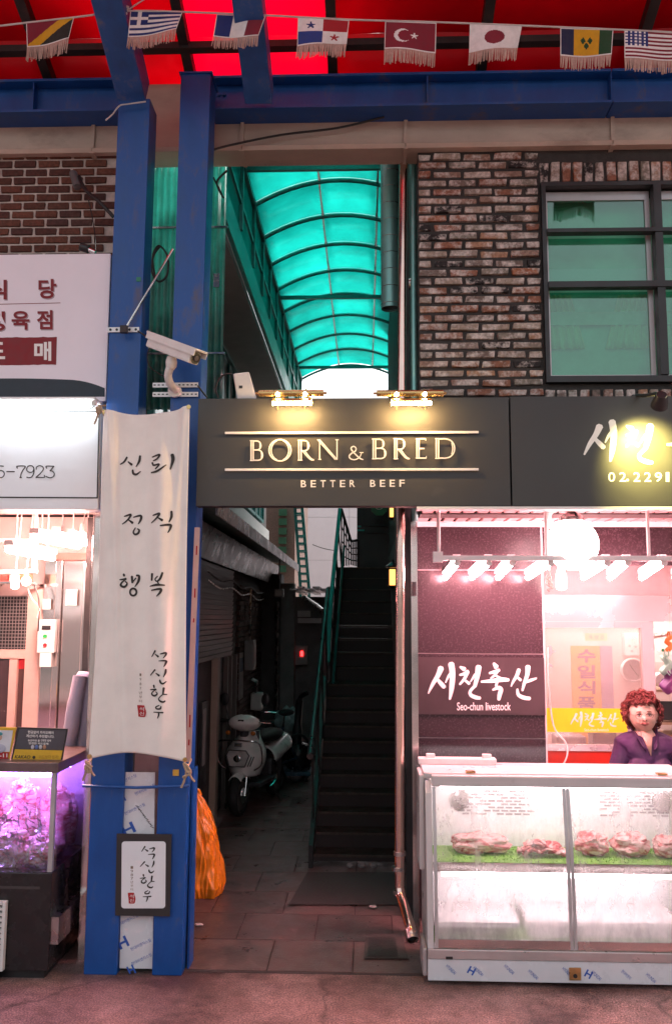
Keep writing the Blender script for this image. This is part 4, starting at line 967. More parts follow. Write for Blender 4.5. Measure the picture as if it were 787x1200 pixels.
# spotlight on the right board
c = P(773, 470, YF-.40)
L = thing('spotlight', 'small black spotlight glaring onto the brushed fascia lettering', 'lamp', c)
ax = (P(757, 535, YF)-c).normalized()
MB().tube([c+ax*-.05, c+ax*.0, c+ax*.04], [.03, .045, .05], 18, caps=False).build('housing', black_paint, L, smooth=True)
MB().tube([c+ax*-.052, c+ax*-.05], .03, 14).build('back_cap', black_paint, L)
MB().tube([c+ax*.01, c+ax*.015], .04, 14).build('lens', emit('spot_lens', (1, .9, .55), 18), L)
MB().tube(catmull([c-ax*.03, c+V(0, .06, .06), c+V(0, .25, .10), V(c.x, YF+.03, z1+.01)], 5), .012, 8).build('arm', black_paint, L, smooth=True)
MB().box((c.x-.03, YF+.01, z1), (c.x+.03, YF+.07, z1+.012)).build('foot', black_paint, L)
ld = bpy.data.lights.new('spot_beam', 'SPOT'); ld.energy = 60; ld.color = (1.0, .82, .22); ld.spot_size = rad(80); ld.spot_blend = 1.0; ld.shadow_soft_size = .03
lo = bpy.data.objects.new('spot_beam', ld); COL.objects.link(lo); lo.parent = L
lo.location = (ax*.06); lo.rotation_euler = (P(757, 535, YF) - (c+ax*.06)).to_track_quat('-Z', 'Y').to_euler()

# ---------------------------------------------------------------- left white restaurant sign
YL = 5.6
sign_lav = pm('sign_face_white', (.80, .76, .82), .4, var=.05, scale=2)
ls = thing('restaurant_sign', 'white sign with maroon Korean lettering and a red band, below the red brick', 'sign', (P(60, 460, YL).x, YL, P(60, 470, YL).z))
a = P(130, 297, YL); b = P(124, 470, YL)
MB().hexa([V(-3.6, YL, b.z), V(b.x, YL, b.z), V(b.x, YL+.2, b.z), V(-3.6, YL+.2, b.z)], [V(-3.6, YL, a.z), V(a.x, YL, a.z), V(a.x, YL+.2, a.z), V(-3.6, YL+.2, a.z)]).build('board', sign_lav, ls, bevel=.004)
Ml = plane_map(YL)
shadow_red = pm('letter_shadow_print', (.38, .3, .33), .6)
for ch, bx in (('식', (-14, 328, 8.5, 351)), ('당', (45.5, 327, 66.5, 350)), ('정', (-17, 365, 6.5, 388)), ('육', (14, 364.5, 35, 386.5)), ('점', (43.5, 363.5, 62, 386))):
    text_fit(ch, (bx[0]+1, bx[1]+1.2, bx[2]+1, bx[3]+1.2), Ml, .001, .028).build('letter_shadow', shadow_red, ls)
    text_fit(ch, bx, Ml, .002, .028).build('letter', maroon, ls)
strokes([[(-40, 357.5, .8), (71, 355, .8)]], Ml, .001).build('rule', maroon, ls)
m = MB(); r2 = random.Random(3); n = 24
tp = [(-60+127*i/n, 396+r2.uniform(-.5, .5)-i*.04) for i in range(n+1)]; bt = [(-60+126*i/n+r2.uniform(-.3, .3), 428.5-i*.05+r2.uniform(-.4, .4)) for i in range(n+1)]
m.add([Ml(x, y, .0015) for x, y in tp] + [Ml(x, y, .0015) for x, y in bt], [(i, i+1, n+2+i, n+1+i) for i in range(n)]); m.build('red_band', maroon, ls)
for ch, bx in (('도', (-17, 401, 6.5, 421)), ('매', (40.5, 400.5, 60.5, 423))):
    text_fit(ch, bx, Ml, .003, .03).build('letter', letter_white, ls)
m = MB(); n = 22
tp = [(-40+163*i/n, 447-3.5*math.sin(math.pi*min(1, .25+.75*i/n))+(8*(max(0, i/n-.75)/.25)**2)) for i in range(n+1)]
m.add([Ml(x, y, .0015) for x, y in tp] + [Ml(x, 465, .0015) for x, y in tp], [(i, i+1, n+2+i, n+1+i) for i in range(n)])
m.build('dark_brush_band', pm('brush_band', (.02, .035, .05), .6, var=.4, scale=3), ls)
# lamp behind the sign top
c = P(101, 292, YL+.1)
L = thing('sign_lamp', 'black cylinder lamp perched on top of the white restaurant sign', 'lamp', P(104, 298, YL+.1))
MB().tube([P(95, 289, YL+.06), P(104, 292, YL+.06)], .03, 14).build('head', black_paint, L, smooth=True)
MB().tube([P(103, 292, YL+.06), P(112, 296, YL+.06)], .016, 12).build('neck', chrome, L, smooth=True)
setp(MB().tube(catmull([P(104, 234, 5.85), P(109, 258, 5.83), P(112, 280, 5.8), P(112, 294, 5.68)], 5), .004, 5).build('lamp_cable', cable), 'thin cable dropping over red brick to the sign lamp', 'cable')
# white light-box sign below with tube lamp
lb = thing('phone_sign', 'white light-box sign with black border and phone number 5-7923', 'sign', (P(60, 592, YL-.02).x, YL, P(60, 596, YL).z))
YK = YL-.06
a = P(118, 469, YK); b = P(115, 597, YK)
wb = pm('lightbox_white', (.76, .77, .79), .35, var=.05, scale=2)
MB().hexa([V(-3.6, YK, b.z), V(b.x, YK, b.z), V(b.x, YL+.1, b.z), V(-3.6, YL+.1, b.z)], [V(-3.6, YK, a.z), V(a.x, YK, a.z), V(a.x, YL+.1, a.z), V(-3.6, YL+.1, a.z)]).build('board', wb, lb, bevel=.004)
Mk = plane_map(YK)
strokes([[(-60, 483, 1.6), (117, 482.5, 1.6)], [(116.6, 482.5, 1.7), (114.3, 583.5, 1.7)], [(-60, 582.5, 1.6), (114.5, 583.5, 1.6)]], Mk, .0015).build('border_line', ink, lb)
DG = [[(28, 160), (-8, 160), (-12, 197), (8, 190), (27, 198), (33, 216), (24, 234), (4, 241), (-16, 231)], [(50, 198), (105, 198)], [(126, 174), (125, 160), (181, 160), (166, 186), (152, 214), (148, 240)], [(143, 240), (156, 240)],
      [(243, 180), (236, 196), (218, 203), (198, 196), (192, 180), (200, 162), (218, 156), (236, 162), (244, 182), (241, 212), (226, 236), (206, 241), (192, 237)], [(260, 182), (262, 166), (285, 156), (307, 166), (309, 184), (290, 210), (258, 238)], [(257, 239), (315, 239), (317, 224)], [(333, 174), (332, 160), (385, 160)], [(385, 160), (360, 191)], [(356, 192), (376, 196), (388, 214), (380, 234), (356, 242), (328, 232)]]
strokes([[(x, y, 7.5) for x, y in s] for s in DG], lambda x, y, n: Mk(x/6.05, 520+y/6.05, n), .0015).build('phone_digits', ink, lb)
tubew = emit('cool_tube', (.86, .94, 1.0), 10)
a, b = P(-40, 473, YK-.12), P(108, 477, YK-.12); b.z = a.z
L = thing('tube_lamp', 'lit fluorescent tube along the top of the phone number sign', 'lamp', ((a.x+b.x)/2, YK-.06, a.z))
MB().tube([a, b], .016, 10).build('tube', tubew, L, smooth=True)
MB().box((a.x, YK-.13, a.z+.022), (b.x+.02, YK-.0, a.z+.04)).build('hood', white_paint, L, bevel=.003)
MB().tube([b, b+V(.03, 0, 0)], .019, 10).build('end_cap', plastic_w, L)
setp(MB().tube(catmull([P(106, 466, YK-.1), P(112, 470, YK-.1), P(110, 477, YK-.1), P(103, 480, YK-.1)], 4), .005, 5).build('tube_cable', cable), 'short loop of cable at the end of the fluorescent tube', 'cable')

# ---------------------------------------------------------------- long cloth banner tied across the columns
YBn = 5.30
BTL, BTR, BBL, BBR = (122, 481), (223.5, 476), (105, 889), (217.5, 894)
def ban(u, v, n=0.0):
    """u 0..1 left-right, v 0..1 top-bottom in picture shape; returns point on the cloth"""
    x = (BTL[0]+(BTR[0]-BTL[0])*u)*(1-v) + (BBL[0]+(BBR[0]-BBL[0])*u)*v
    y = (BTL[1]+(BTR[1]-BTL[1])*u)*(1-v) + (BBL[1]+(BBR[1]-BBL[1])*u)*v
    y += 7*math.sin(math.pi*u)*(1-v)**6 - 9*math.sin(math.pi*u)*v**6
    bow = 2.0*math.sin(math.pi*v); x += bow*(1-2*u)*1.2
    s = abs(u-.5)*2
    top = math.exp(-v*3.2)
    d = .016*top*math.sin(14*u + 5*v*(1 if u < .5 else -1)) * s
    d += .012*math.exp(-((u-.07-.28*v)/.035)**2)*math.exp(-v*2.0)*1.2 + .010*math.exp(-((u-.93+.2*v)/.04)**2)*math.exp(-v*1.8)
    d += .010*math.exp(-((u-.13-.2*v)/.03)**2)*(1-v)
    d += .011*math.sin(9*u+1.3*v+.6)*(.4+.6*v) + .006*math.sin(21*u-2*v)*math.sin(math.pi*v)
    d += .02*math.sin(math.pi*u)*math.sin(math.pi*v)
    return P(x, y, YBn) - V(0, d*1.9 + n, 0)
bn = thing('cloth_banner', 'long cream cloth banner with brushed Korean words tied across the blue columns', 'banner', P(160, 894, YBn))
MB().grid(lambda u, v: ban(u, v), 80, 150).build('cloth', cream, bn, smooth=True, solid=.0015)
def Mban(x, y, n):
    v = (y-478.5-(x-170)*.0)/(891.5-478.5); xl_ = BTL[0]*(1-v)+BBL[0]*v; xr_ = BTR[0]*(1-v)+BBR[0]*v
    return ban((x-xl_)/(xr_-xl_), v, n+.003)
Z1 = lambda x, y, n: Mban(120+x/7.155, 500+y/7.155, n)
WORDS = {
 'sin': [[(205, 235, 13), (182, 274, 12), (150, 300, 6)], [(215, 274, 8), (248, 301, 17)], [(320, 225, 13), (314, 272, 16), (288, 320, 6)], [(258, 350, 14), (265, 380, 15), (292, 388, 14), (326, 362, 6)]],
 'roe': [[(425, 240, 9), (490, 228, 14), (472, 260, 12), (436, 274, 9)], [(426, 290, 13), (440, 314, 12), (490, 312, 12), (458, 348, 11)], [(418, 376, 9), (480, 366, 15), (548, 320, 6)], [(592, 232, 20), (600, 275, 21), (580, 358, 8)]],
 'jeong': [[(182, 746, 8), (245, 735, 15), (216, 776, 12), (165, 812, 7)], [(226, 780, 8), (262, 805, 17)], [(270, 758, 7), (330, 745, 15), (331, 780, 15), (312, 815, 7)], [(288, 848, 8), (270, 884, 11), (286, 904, 13), (312, 893, 14), (319, 868, 12), (304, 856, 7)]],
 'jik': [[(440, 746, 8), (500, 735, 15), (475, 771, 12), (425, 808, 7)], [(490, 770, 8), (525, 791, 17)], [(595, 715, 14), (596, 760, 16), (578, 805, 7)], [(510, 836, 9), (585, 828, 15), (590, 852, 14), (570, 895, 6)]],
 'haeng': [[(178, 1237, 14), (183, 1251, 15)], [(148, 1284, 8), (200, 1277, 15)], [(200, 1279, 9), (162, 1308, 10), (156, 1334, 13), (186, 1344, 15), (211, 1318, 12), (192, 1298, 7)], [(258, 1258, 16), (263, 1309, 16)], [(263, 1309, 8), (294, 1272, 9)], [(300, 1250, 13), (321, 1256, 15), (315, 1300, 16), (286, 1344, 6)], [(270+30*math.cos(a*.45), 1389+30*math.sin(a*.45), 13) for a in range(15)]],
 'bok': [[(436, 1237, 17), (432, 1290, 14)], [(531, 1229, 13), (512, 1278, 15), (484, 1300, 10), (466, 1282, 9), (490, 1258, 8)], [(488, 1300, 8), (502, 1328, 10)], [(415, 1340, 6), (480, 1329, 15), (548, 1332, 8)], [(430, 1374, 8), (515, 1364, 15), (511, 1394, 15), (480, 1424, 6)]],
}
for w_, ss in WORDS.items(): strokes(ss, Z1, .001, wk=1.3).build('brush_syllable', ink, bn)
BRAND = [[[(345, 124, 16), (300, 196, 9)], [(345, 165, 9), (381, 191, 19)], [(405, 160, 9), (466, 145, 17), (465, 172, 14), (440, 205, 7)], [(388, 240, 7), (466, 237, 17), (463, 270, 16), (445, 305, 7)]],
 [[(340, 345, 15), (280, 415, 8)], [(350, 385, 9), (389, 411, 19)], [(465, 335, 14), (460, 376, 17), (438, 425, 7)], [(398, 462, 14), (405, 490, 17), (432, 503, 16), (468, 475, 7)]],
 [[(322, 530, 17), (326, 556, 14)], [(278, 585, 9), (350, 575, 15)], [(345, 580, 9), (305, 611, 10), (298, 640, 14), (330, 653, 17), (363, 625, 12), (345, 604, 7)], [(440, 552, 19), (430, 622, 14)], [(430, 626, 12), (471, 628, 9)], [(430, 626, 9), (381, 680, 10), (396, 709, 17), (430, 718, 16), (451, 704, 11)]],
 [[(386, 760, 8), (346, 786, 14), (353, 806, 14), (396, 800, 15), (406, 769, 9)], [(318, 850, 8), (425, 845, 15)], [(378, 850, 15), (376, 882, 14), (360, 920, 7)]]]
Z3 = lambda x, y, n: Mban(150+x/9.84, 750+y/9.84, n)
for ss in BRAND: strokes(ss, Z3, .001, wk=1.3).build('brush_syllable', ink, bn)
brown_ink = pm('brown_ink', (.22, .15, .11), .8)
for i, ch in enumerate('1987년부터'):
    h = 30 if i < 4 else 34; y0 = (398, 452, 507, 560, 612, 662, 712)[i]; w = 20 if i < 4 else 36
    text_fit(ch, (160-w/2, y0, 160+w/2, y0+h), Z3, .001).build('small_print', brown_ink, bn)
def seal(M, box, parent, lift=.001):
    x0, y0, x1, y1 = box; m = MB(); dx, dy = x1-x0, y1-y0
    pl = [(0, .02), (.3, 0), (.8, .01), (.86, .2), (.96, .4), (1, .6), (.92, .9), (.8, .99), (.4, 1), (.12, .97), (.1, .6), (.04, .3)]
    cx, cy = x0+dx*.5, y0+dy*.5
    vs_ = [M(x0+dx*p[0], y0+dy*p[1], lift) for p in pl] + [M(cx, cy, lift)]
    m.add(vs_, [(i, (i+1) % 12, 12) for i in range(12)]); m.build('seal', seal_red, parent)
    for ch, a, b in (('석', .16, .48), ('신', .54, .86)): text_fit(ch, (x0+dx*.25, y0+dy*a, x0+dx*.78, y0+dy*b), M, lift+.001).build('seal_letter', letter_white, parent)
seal(Z3, (118, 778, 226, 924), bn)
for i, (u, v) in enumerate(((.01, .005), (.99, .005), (.012, .993), (.988, .993))):
    c = ban(u, v, .004); MB().lathe(c, [(.006, -.003), (.014, -.003), (.014, .003), (.006, .003)], 12, 'Y').build('eyelet', brass, bn)
rope = pm('hemp_rope', (.42, .3, .2), .9, var=.3, scale=60, bump=.4, bscale=150)
def knot(c, label, s=1.0, d=V(0, .1, .03)):
    m = MB(); r3 = random.Random(int(abs(c.x)*1000))
    pts = [c + V(r3.uniform(-.03, .03), -.01+r3.uniform(-.015, .01), r3.uniform(-.06, .03))*s for _ in range(9)]
    m.tube(catmull([c] + pts, 5), .007, 6); m.tube(catmull([c, c+V(-.015, -.01, -.07)*s, c+V(-.035, -.005, -.12)*s], 4), .007, 6); m.tube(catmull([c, c+V(.02, -.01, -.05)*s, c+V(.045, 0, -.085)*s], 4), .007, 6)
    m.tube([c, c+d], .006, 6)
    setp(m.build('rope_tie', rope, smooth=True), label, 'rope')
knot(P(118, 476, YBn), 'rope knot at the upper left corner of the cloth banner'); knot(P(104, 894, YBn), 'rope knot at the lower left corner of the cloth banner', .9); knot(P(220, 899, YBn), 'rope knot at the lower right corner of the cloth banner', 1.0)
setp(MB().tube([P(97, 921, 5.5), P(160, 923, 5.5), P(222, 921, 5.5)], .009, 8).build('tie_rod', blue, smooth=True), 'blue rod across the columns under the banner', 'rod')
pk = thing('pink_board', 'narrow pale pink wooden strip with red stencil marks beside the banner', 'board', P(225, 890, 5.48))
MB().hexa([P(217, 893, 5.48), P(224, 893, 5.48), P(224, 893, 5.50), P(217, 893, 5.50)], [P(228, 618, 5.48), P(234.5, 618, 5.48), P(234.5, 618, 5.50), P(228, 618, 5.50)]).build('strip', pm('pink_wood', (.62, .42, .38), .6, var=.12, scale=7), pk)
for y0, y1 in ((838, 852), (867, 873), (690, 700), (725, 729), (640, 650)):
    x_ = 231.5-(y0-618)*.0395; strokes([[(x_, y0, 1.6), (x_-.4, y1, 1.6)]], plane_map(5.48), .001).build('stencil_mark', seal_red, pk)
# framed poster on the columns
YPo = YC-.012
po = thing('framed_poster', 'black framed white poster with brushed Korean name on the blue columns', 'poster', P(168, 1074, YPo))
fr_ = [P(137, 977, YPo), P(201, 978, YPo), P(199, 1074, YPo), P(135, 1073, YPo)]
MB().prism(fr_, V(0, .010, 0)).build('frame', pm('poster_black', (.03, .024, .024), .6, var=.2), po)
rr = []; x0, y0, x1, y1, r_ = 142.5, 986, 194, 1064.5, 3.5
for cx, cy, a0 in ((x1-r_, y0+r_, -90), (x1-r_, y1-r_, 0), (x0+r_, y1-r_, 90), (x0+r_, y0+r_, 180)):
    for k in range(5): rr.append(P(cx+r_*math.cos(rad(a0+22.5*k))-(cy-1025)*.008, cy+r_*math.sin(rad(a0+22.5*k)), YPo-.002))
MB().prism(rr, V(0, .0015, 0)).build('sheet', pm('poster_white', (.78, .78, .8), .5, var=.04), po)
Mp = plane_map(YPo-.002)
A = ((16.5/190), 164.5-280*(16.5/190), 65/800, 991.5-120*65/800)
for ss in BRAND: strokes(ss, Mp, .001, 0, A, wk=1.3).build('brush_syllable', ink, po)
for i, ch in enumerate('1987년부터'):
    y0 = 1015+i*4.3; text_fit(ch, (153.3, y0, 156.2, y0+3), Mp, .001).build('small_print', brown_ink, po)
seal(Mp, (150, 1046, 159, 1059), po)

# ---------------------------------------------------------------- bunting of national flags
FP = {k: pm('flag_'+k, c, .85, var=.12, scale=30, sheen=.2) for k, c in dict(white=(.82, .8, .79), red=(.40, .012, .022), blue=(.015, .03, .17), navy=(.012, .016, .06), yellow=(.66, .34, .01), green=(.01, .06, .02), black=(.015, .016, .012), maroon=(.22, .012, .03), lblue=(.02, .05, .25)).items()}
FK = list(FP); FM = [FP[k] for k in FK]; ix = {k: i for i, k in enumerate(FK)}
def star(u, v, cu, cv, r, asp=1.5):
    dx, dy = (u-cu)*asp, (v-cv); d = math.hypot(dx, dy)
    if d > r: return False
    a = (math.atan2(dx, -dy) % (2*math.pi/5)) - math.pi/5
    return d < r*.38/ max(.38, math.cos(abs(a))*1.0) * (1 + 1.6*(abs(a)/(math.pi/5))**1.5)
def f_kn(u, v): s = (v-.5)*.75 - (.5-u); return 'yellow' if abs(s) < .17 else ('maroon' if s < 0 else 'black')
def f_gr(u, v):
    if u < .36 and v < .56: return 'white' if (abs(u-.18) < .04 or abs(v-.28) < .06) else 'blue'
    return 'blue' if int(v*9) % 2 == 0 else 'white'
def f_fr(u, v): return 'blue' if u < .34 else ('white' if u < .67 else 'maroon')
def f_pa(u, v):
    if u < .5 and v < .5: return 'blue' if star(u, v, .25, .26, .15) else 'white'
    if u >= .5 and v < .5: return 'red'
    if u < .5: return 'lblue'
    return 'red' if star(u, v, .75, .76, .15) else 'white'
def f_tr(u, v):
    dx = (u-.34)*1.5; dy = v-.5
    if math.hypot(dx, dy) < .26 and math.hypot(dx-.075, dy) > .21: return 'white'
    return 'white' if star(u, v, .58, .5, .12) else 'maroon'
def f_jp(u, v): return 'maroon' if math.hypot((u-.5)*1.5, v-.5) < .31 else 'white'
def f_vc(u, v):
    if u < .25: return 'navy'
    if u > .76: return 'green'
    for cu, cv in ((.43, .42), (.57, .42), (.5, .62)):
        if abs(u-cu)*1.5/.085+abs(v-cv)/.14 < 1: return 'green'
    return 'yellow'
def f_us(u, v):
    if u < .42 and v < .54: return 'white' if (int(u/.42*10) % 2 == 0 and int(v/.54*9) % 2 == 0) else 'blue'
    return 'maroon' if int(v*13) % 2 == 0 else 'white'
flags = [('diagonal red, yellow and black', f_kn, (31, 27, 87, 20), (32, 56, 81, 46), 20), ('blue and white striped Greek', f_gr, (153, 13, 214, 14), (150, 44, 207, 35), 17), ('blue, white and maroon French', f_fr, (254, 17, 311, 19), (250, 43, 303, 43), 16), ('white, red and blue Panamanian', f_pa, (349, 20, 409, 24), (348, 54, 406, 50), 18),
         ('red Turkish crescent', f_tr, (451, 25, 511, 27), (450, 57, 510, 61), 20), ('white Japanese red disc', f_jp, (550, 28, 611, 31), (549, 61, 606, 55), 18), ('blue, yellow and green three-diamond', f_vc, (656, 33, 718, 35), (656, 66, 716, 65), 18), ('American stars and stripes', f_us, (731, 35, 796, 39), (731, 69, 797, 70), 18)]
YFl = 5.05
fringe_m = pm('fringe_thread', (.55, .38, .32), .9, var=.2, scale=60)
for name, fn, (xa, ya, xb, yb), (xc, yc, xd, yd), fh in flags:
    ph = rnd.uniform(0, 6)
    def fp(u, v, n=0):
        x = (xa+(xb-xa)*u)*(1-v)+(xc+(xd-xc)*u)*v; y = (ya+(yb-ya)*u)*(1-v)+(yc+(yd-yc)*u)*v
        y += 1.5*math.sin(u*5+ph)*v
        return P(x, y, YFl + .03*math.sin(u*6+ph)*v + .02*v) - V(0, n, 0)
    f = thing('bunting_flag', name + ' flag with a pale fringe hanging on the string', 'flag', fp(.5, 1), 'flags of the street bunting')
    def colr(u, v):
        if u < .022 or u > .978 or v < .03 or v > .965: return ix['white']
        return ix[fn((u-.022)/.956, (v-.03)/.935)]
    MB().grid(lambda u, v: fp(u, v), 66, 44, col=colr).build('cloth', FM, f, smooth=True, solid=.001)
    m = MB(); n = 44
    for k in range(n):
        u0, u1 = k/n, (k+.8)/n; q0, q1 = fp(u0, 1), fp(u1, 1); dl = fh/1000*YFl*(.8+.25*rnd.random()); sw = rnd.uniform(-.006, .006)-.006
        m.add([q0, q1, q1+V(sw, rnd.uniform(-.01, .01), -dl), q0+V(sw, rnd.uniform(-.01, .01), -dl)], [(0, 1, 2, 3)])
    m.build('fringe', fringe_m, f, solid=.001)
string = pm('bunting_string', (.6, .58, .56), .8)
pts = [P(-30, 34, YFl), P(20, 28, YFl), P(90, 20, YFl), P(149, 13, YFl), P(214, 14, YFl), P(311, 18, YFl), P(409, 23, YFl), P(511, 26, YFl), P(611, 30, YFl), P(718, 34.5, YFl), P(830, 40, YFl)]
setp(MB().tube(catmull(pts, 5), .006, 6).build('bunting_string', string, smooth=True), 'white bunting string crossing under the red roof', 'string')
setp(MB().tube(catmull([P(149, 13, YFl), P(160, 5, YFl), P(178, -6, YFl)], 4), .005, 6).build('tie_string', string), 'loose end of white string tied at the left blue rafter', 'string')
m = MB(); c = P(148, 14, YFl); m.tube(catmull([c, c+V(.02, -.02, .02), c+V(-.02, -.02, .01), c+V(.01, -.02, -.03)], 4), .007, 6)
setp(m.build('string_knot', string), 'white string knot on the left blue rafter', 'knot')
setp(MB().tube(catmull([P(171, 119, 5.5), P(150, 122, 5.5), P(140, 124, 5.5), P(132, 134, 5.45), P(124, 141, 5.42)], 4), .005, 6).build('tie_string', string), 'white string tied around the head of the left blue column', 'string')

# ---------------------------------------------------------------- camera, brackets, rod on the columns
YS = 5.3
cc = thing('security_camera', 'white bullet security camera on a bent bracket on the right column', 'security camera', P(200, 458, 5.5))
c0, c1 = P(178, 398, YS+.12), P(234, 419, YS-.12); d = (c1-c0).normalized(); s_ = d.cross(V(0, 0, 1)).normalized(); u_ = s_.cross(d)
def cbx(t0, t1, w, h, off=0): 
    a = c0.lerp(c1, t0)+u_*off; b = c0.lerp(c1, t1)+u_*off; return MB().bar(a, b, w, h)
cbx(.02, .92, .09, .085, -.012).build('body', plastic_w, cc, bevel=.012)
cbx(-.02, 1.0, .11, .014, .04).build('sun_shield', plastic_w, cc, bevel=.004)
for sd in (-1, 1):
    MB().bar(c0+s_*.053*sd+u_*.02, c1+s_*.053*sd+u_*.02, .005, .045).build('shield_side', plastic_w, cc)
lc = c0.lerp(c1, .93)-u_*.012
MB().tube([lc, lc+d*.006], .032, 18).build('front_glass', pm('lens_glass', (.02, .02, .025), .08, spec=.9), cc)
MB().tube([lc+d*.007, lc+d*.012], .017, 14).build('lens', pm('lens_blue', (.1, .09, .1), .1, spec=1), cc)
MB().tube([lc, lc+d*.004], .039, 18).build('bezel', plastic_b, cc)
j = P(201, 424, YS+.05)
MB().lathe(j, [(.02, -.05), (.035, -.03), (.038, 0), (.028, .035)], 14).build('swivel', plastic_w, cc, smooth=True)
MB().tube(catmull([j-V(0, 0, .02), P(197, 440, YS+.08), P(201, 452, 5.44), P(208, 458, YC-.01)], 5), [.026]*16, 12).build('arm', plastic_w, cc, smooth=True)
MB().lathe(P(205, 458, YC-.02), [(.045, -.012), (.045, .012)], 16, 'Y').build('wall_plate', plastic_w, cc)
perf = pm('perforated_strip', (.7, .7, .7), .4, metal=.3)
hole = plastic_b
for i, (xa, xb, py) in enumerate(((179, 232, 451), (179, 232, 462))):
    b_ = thing('slotted_strip', ['upper slotted steel strip behind the security camera bracket', 'lower slotted steel strip behind the security camera bracket'][i], 'bracket', P(205, py+3, YC-.01), 'slotted strips')
    a, b = P(xa, py-2.6, YC-.012), P(xb, py+2.6, YC-.012); MB().box((a.x, YC-.01, b.z), (b.x, YC-.004, a.z)).build('strip', perf, b_)
    for k in range(11):
        x = a.x+(b.x-a.x)*(k+.5)/11; MB().box((x-.007, YC-.0125, (a.z+b.z)/2-.004), (x+.007, YC-.0101, (a.z+b.z)/2+.004)).build('slot', hole, b_)
b_ = thing('slotted_strip', 'slotted strip around the left column holding the slanting rod', 'bracket', P(145, 388, YC-.01), 'slotted strips')
a, b = P(126, 383.5, YC-.012), P(163, 389, YC-.012); MB().box((a.x, YC-.012, b.z), (b.x, YC-.005, a.z)).build('strip', perf, b_)
for k in range(5):
    x = a.x+(b.x-a.x)*(k+.5)/5; MB().lathe((x, YC-.0135, (a.z+b.z)/2), [(.009, -.001), (.009, .001)], 8, 'Y').build('hole', hole, b_)
rd = thing('brace_rod', 'thin steel rod slanting from the left column clamp to the right column', 'rod', P(146, 388, 5.5))
MB().tube([P(146, 387, 5.50), P(203, 292, 5.55)], .008, 8).build('rod', chrome, rd, smooth=True)
MB().box(P(142, 391, 5.5), P(149, 381, 5.47)).build('clamp', dark_steel, rd)
setp(MB().tube(catmull([P(162, 388, 5.5), P(168, 392, 5.45), P(176, 397, 5.42), P(180, 400, 5.42)], 5), .006, 6).build('camera_lead', cable), 'short black lead running to the back of the security camera', 'cable')
setp(MB().tube(catmull([P(178, 402, 5.44), P(173, 415, 5.5), P(176, 430, 5.52), P(190, 440, 5.52), P(200, 444, 5.52)], 5), .004, 6).build('camera_cable', cable), 'thin black cable looping below the security camera', 'cable')
setp(MB().tube(catmull([P(232, 452, 5.52), P(238, 460, 5.5), P(243, 466, 5.5)], 4), .006, 6).build('strip_cable', cable), 'black cable running from the slotted strips into the fascia', 'cable')
# small white speaker-shaped junction box on the fascia top
ws = thing('cable_box', 'tilted white plastic box standing on the left end of the fascia', 'box', P(286, 468, YF+.2))
a = P(286, 452, YF+.22)
m = MB(); m.hexa([P(278, 468, 5.55), P(301, 468, 5.55), P(301, 468, 5.7), P(278, 468, 5.7)], [P(273, 438, 5.55), P(292, 436, 5.55), P(292, 436, 5.7), P(273, 438, 5.7)]); m.build('case', plastic_w, ws, bevel=.012)
MB().box(P(280, 452, 5.548), P(284, 455, 5.544)).build('slot', plastic_b, ws)
MB().tube(catmull([P(276, 440, 5.6), P(266, 438, 5.6), P(257, 444, 5.6), P(253, 456, 5.6), P(256, 466, 5.6)], 5), .006, 6).build('lead', cable, ws)
# ================================================================ right-hand butcher's shop
YT = 6.6
tile = pm('purple_granite', (.036, .021, .027), .25, var=.4, scale=70, bump=.03, bscale=200, rvar=.08)
grout = pm('pale_joint', (.45, .36, .36), .7)
xl, xr = P(489, 760, YT).x, P(638, 760, YT).x
tw = thing('granite_wall', 'polished dark granite slab wall with pale joints behind the meat counter', 'wall', ((xl+xr)/2, YT, 0))
MB().box((xl, YT+.006, 0), (xr-.002, YT+.1, ZS+.2)).build('joint_backing', grout, tw)
zl = [0, P(560, 962, YT).z, P(560, 865, YT).z, P(560, 766, YT).z, P(560, 668, YT).z, ZS+.2]
for i in range(len(zl)-1):
    MB().box((xl, YT, zl[i]+.004), (xr-.012, YT+.03, zl[i+1]-.004)).build('granite_slab', tile, tw, bevel=.001)
MB().box((xl, YT+.031, 0), (xl+.03, 6.98, ZS+.2)).build('return_slab', tile, tw)
MB().box((xr-.0115, YT-.002, 0), (xr, YT+.11, ZS+.2)).build('edge_trim', pm('edge_trim', (.6, .5, .5), .4), tw)
# the wall upper part right of the slab, pink lit granite band
ub_ = thing('upper_band', 'dark granite band above the shop window, right of the globe lamp', 'wall', (2, YT+.3, 2.6))
for i in range(2):
    MB().box((xr+.004+1.25*i, YT+.02, P(700, 662, YT).z), (xr+1.25*(i+1), YT+.1, ZS+.2)).build('granite_slab', tile, ub_)
# slatted soffit
cl = thing('slat_ceiling', 'red lit slatted soffit over the meat counter', 'ceiling', (1.6, 6.0, ZS+.03))
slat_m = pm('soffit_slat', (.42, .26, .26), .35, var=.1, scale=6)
x = XRW+.02
while x < 3.1:
    MB().box((x, YF+.115, ZS+.03), (x+.074, YT-.02, ZS+.05)).build('soffit_slat', slat_m, cl); x += .096
MB().box((XRW, YF+.115, ZS+.08), (3.2, YT+.6, ZS+.12)).build('backing', plastic_b, cl)
MB().box((XRW+.01, YT-.05, ZS-.01), (3.1, YT-.018, ZS+.029)).build('rear_trim', white_paint, cl)
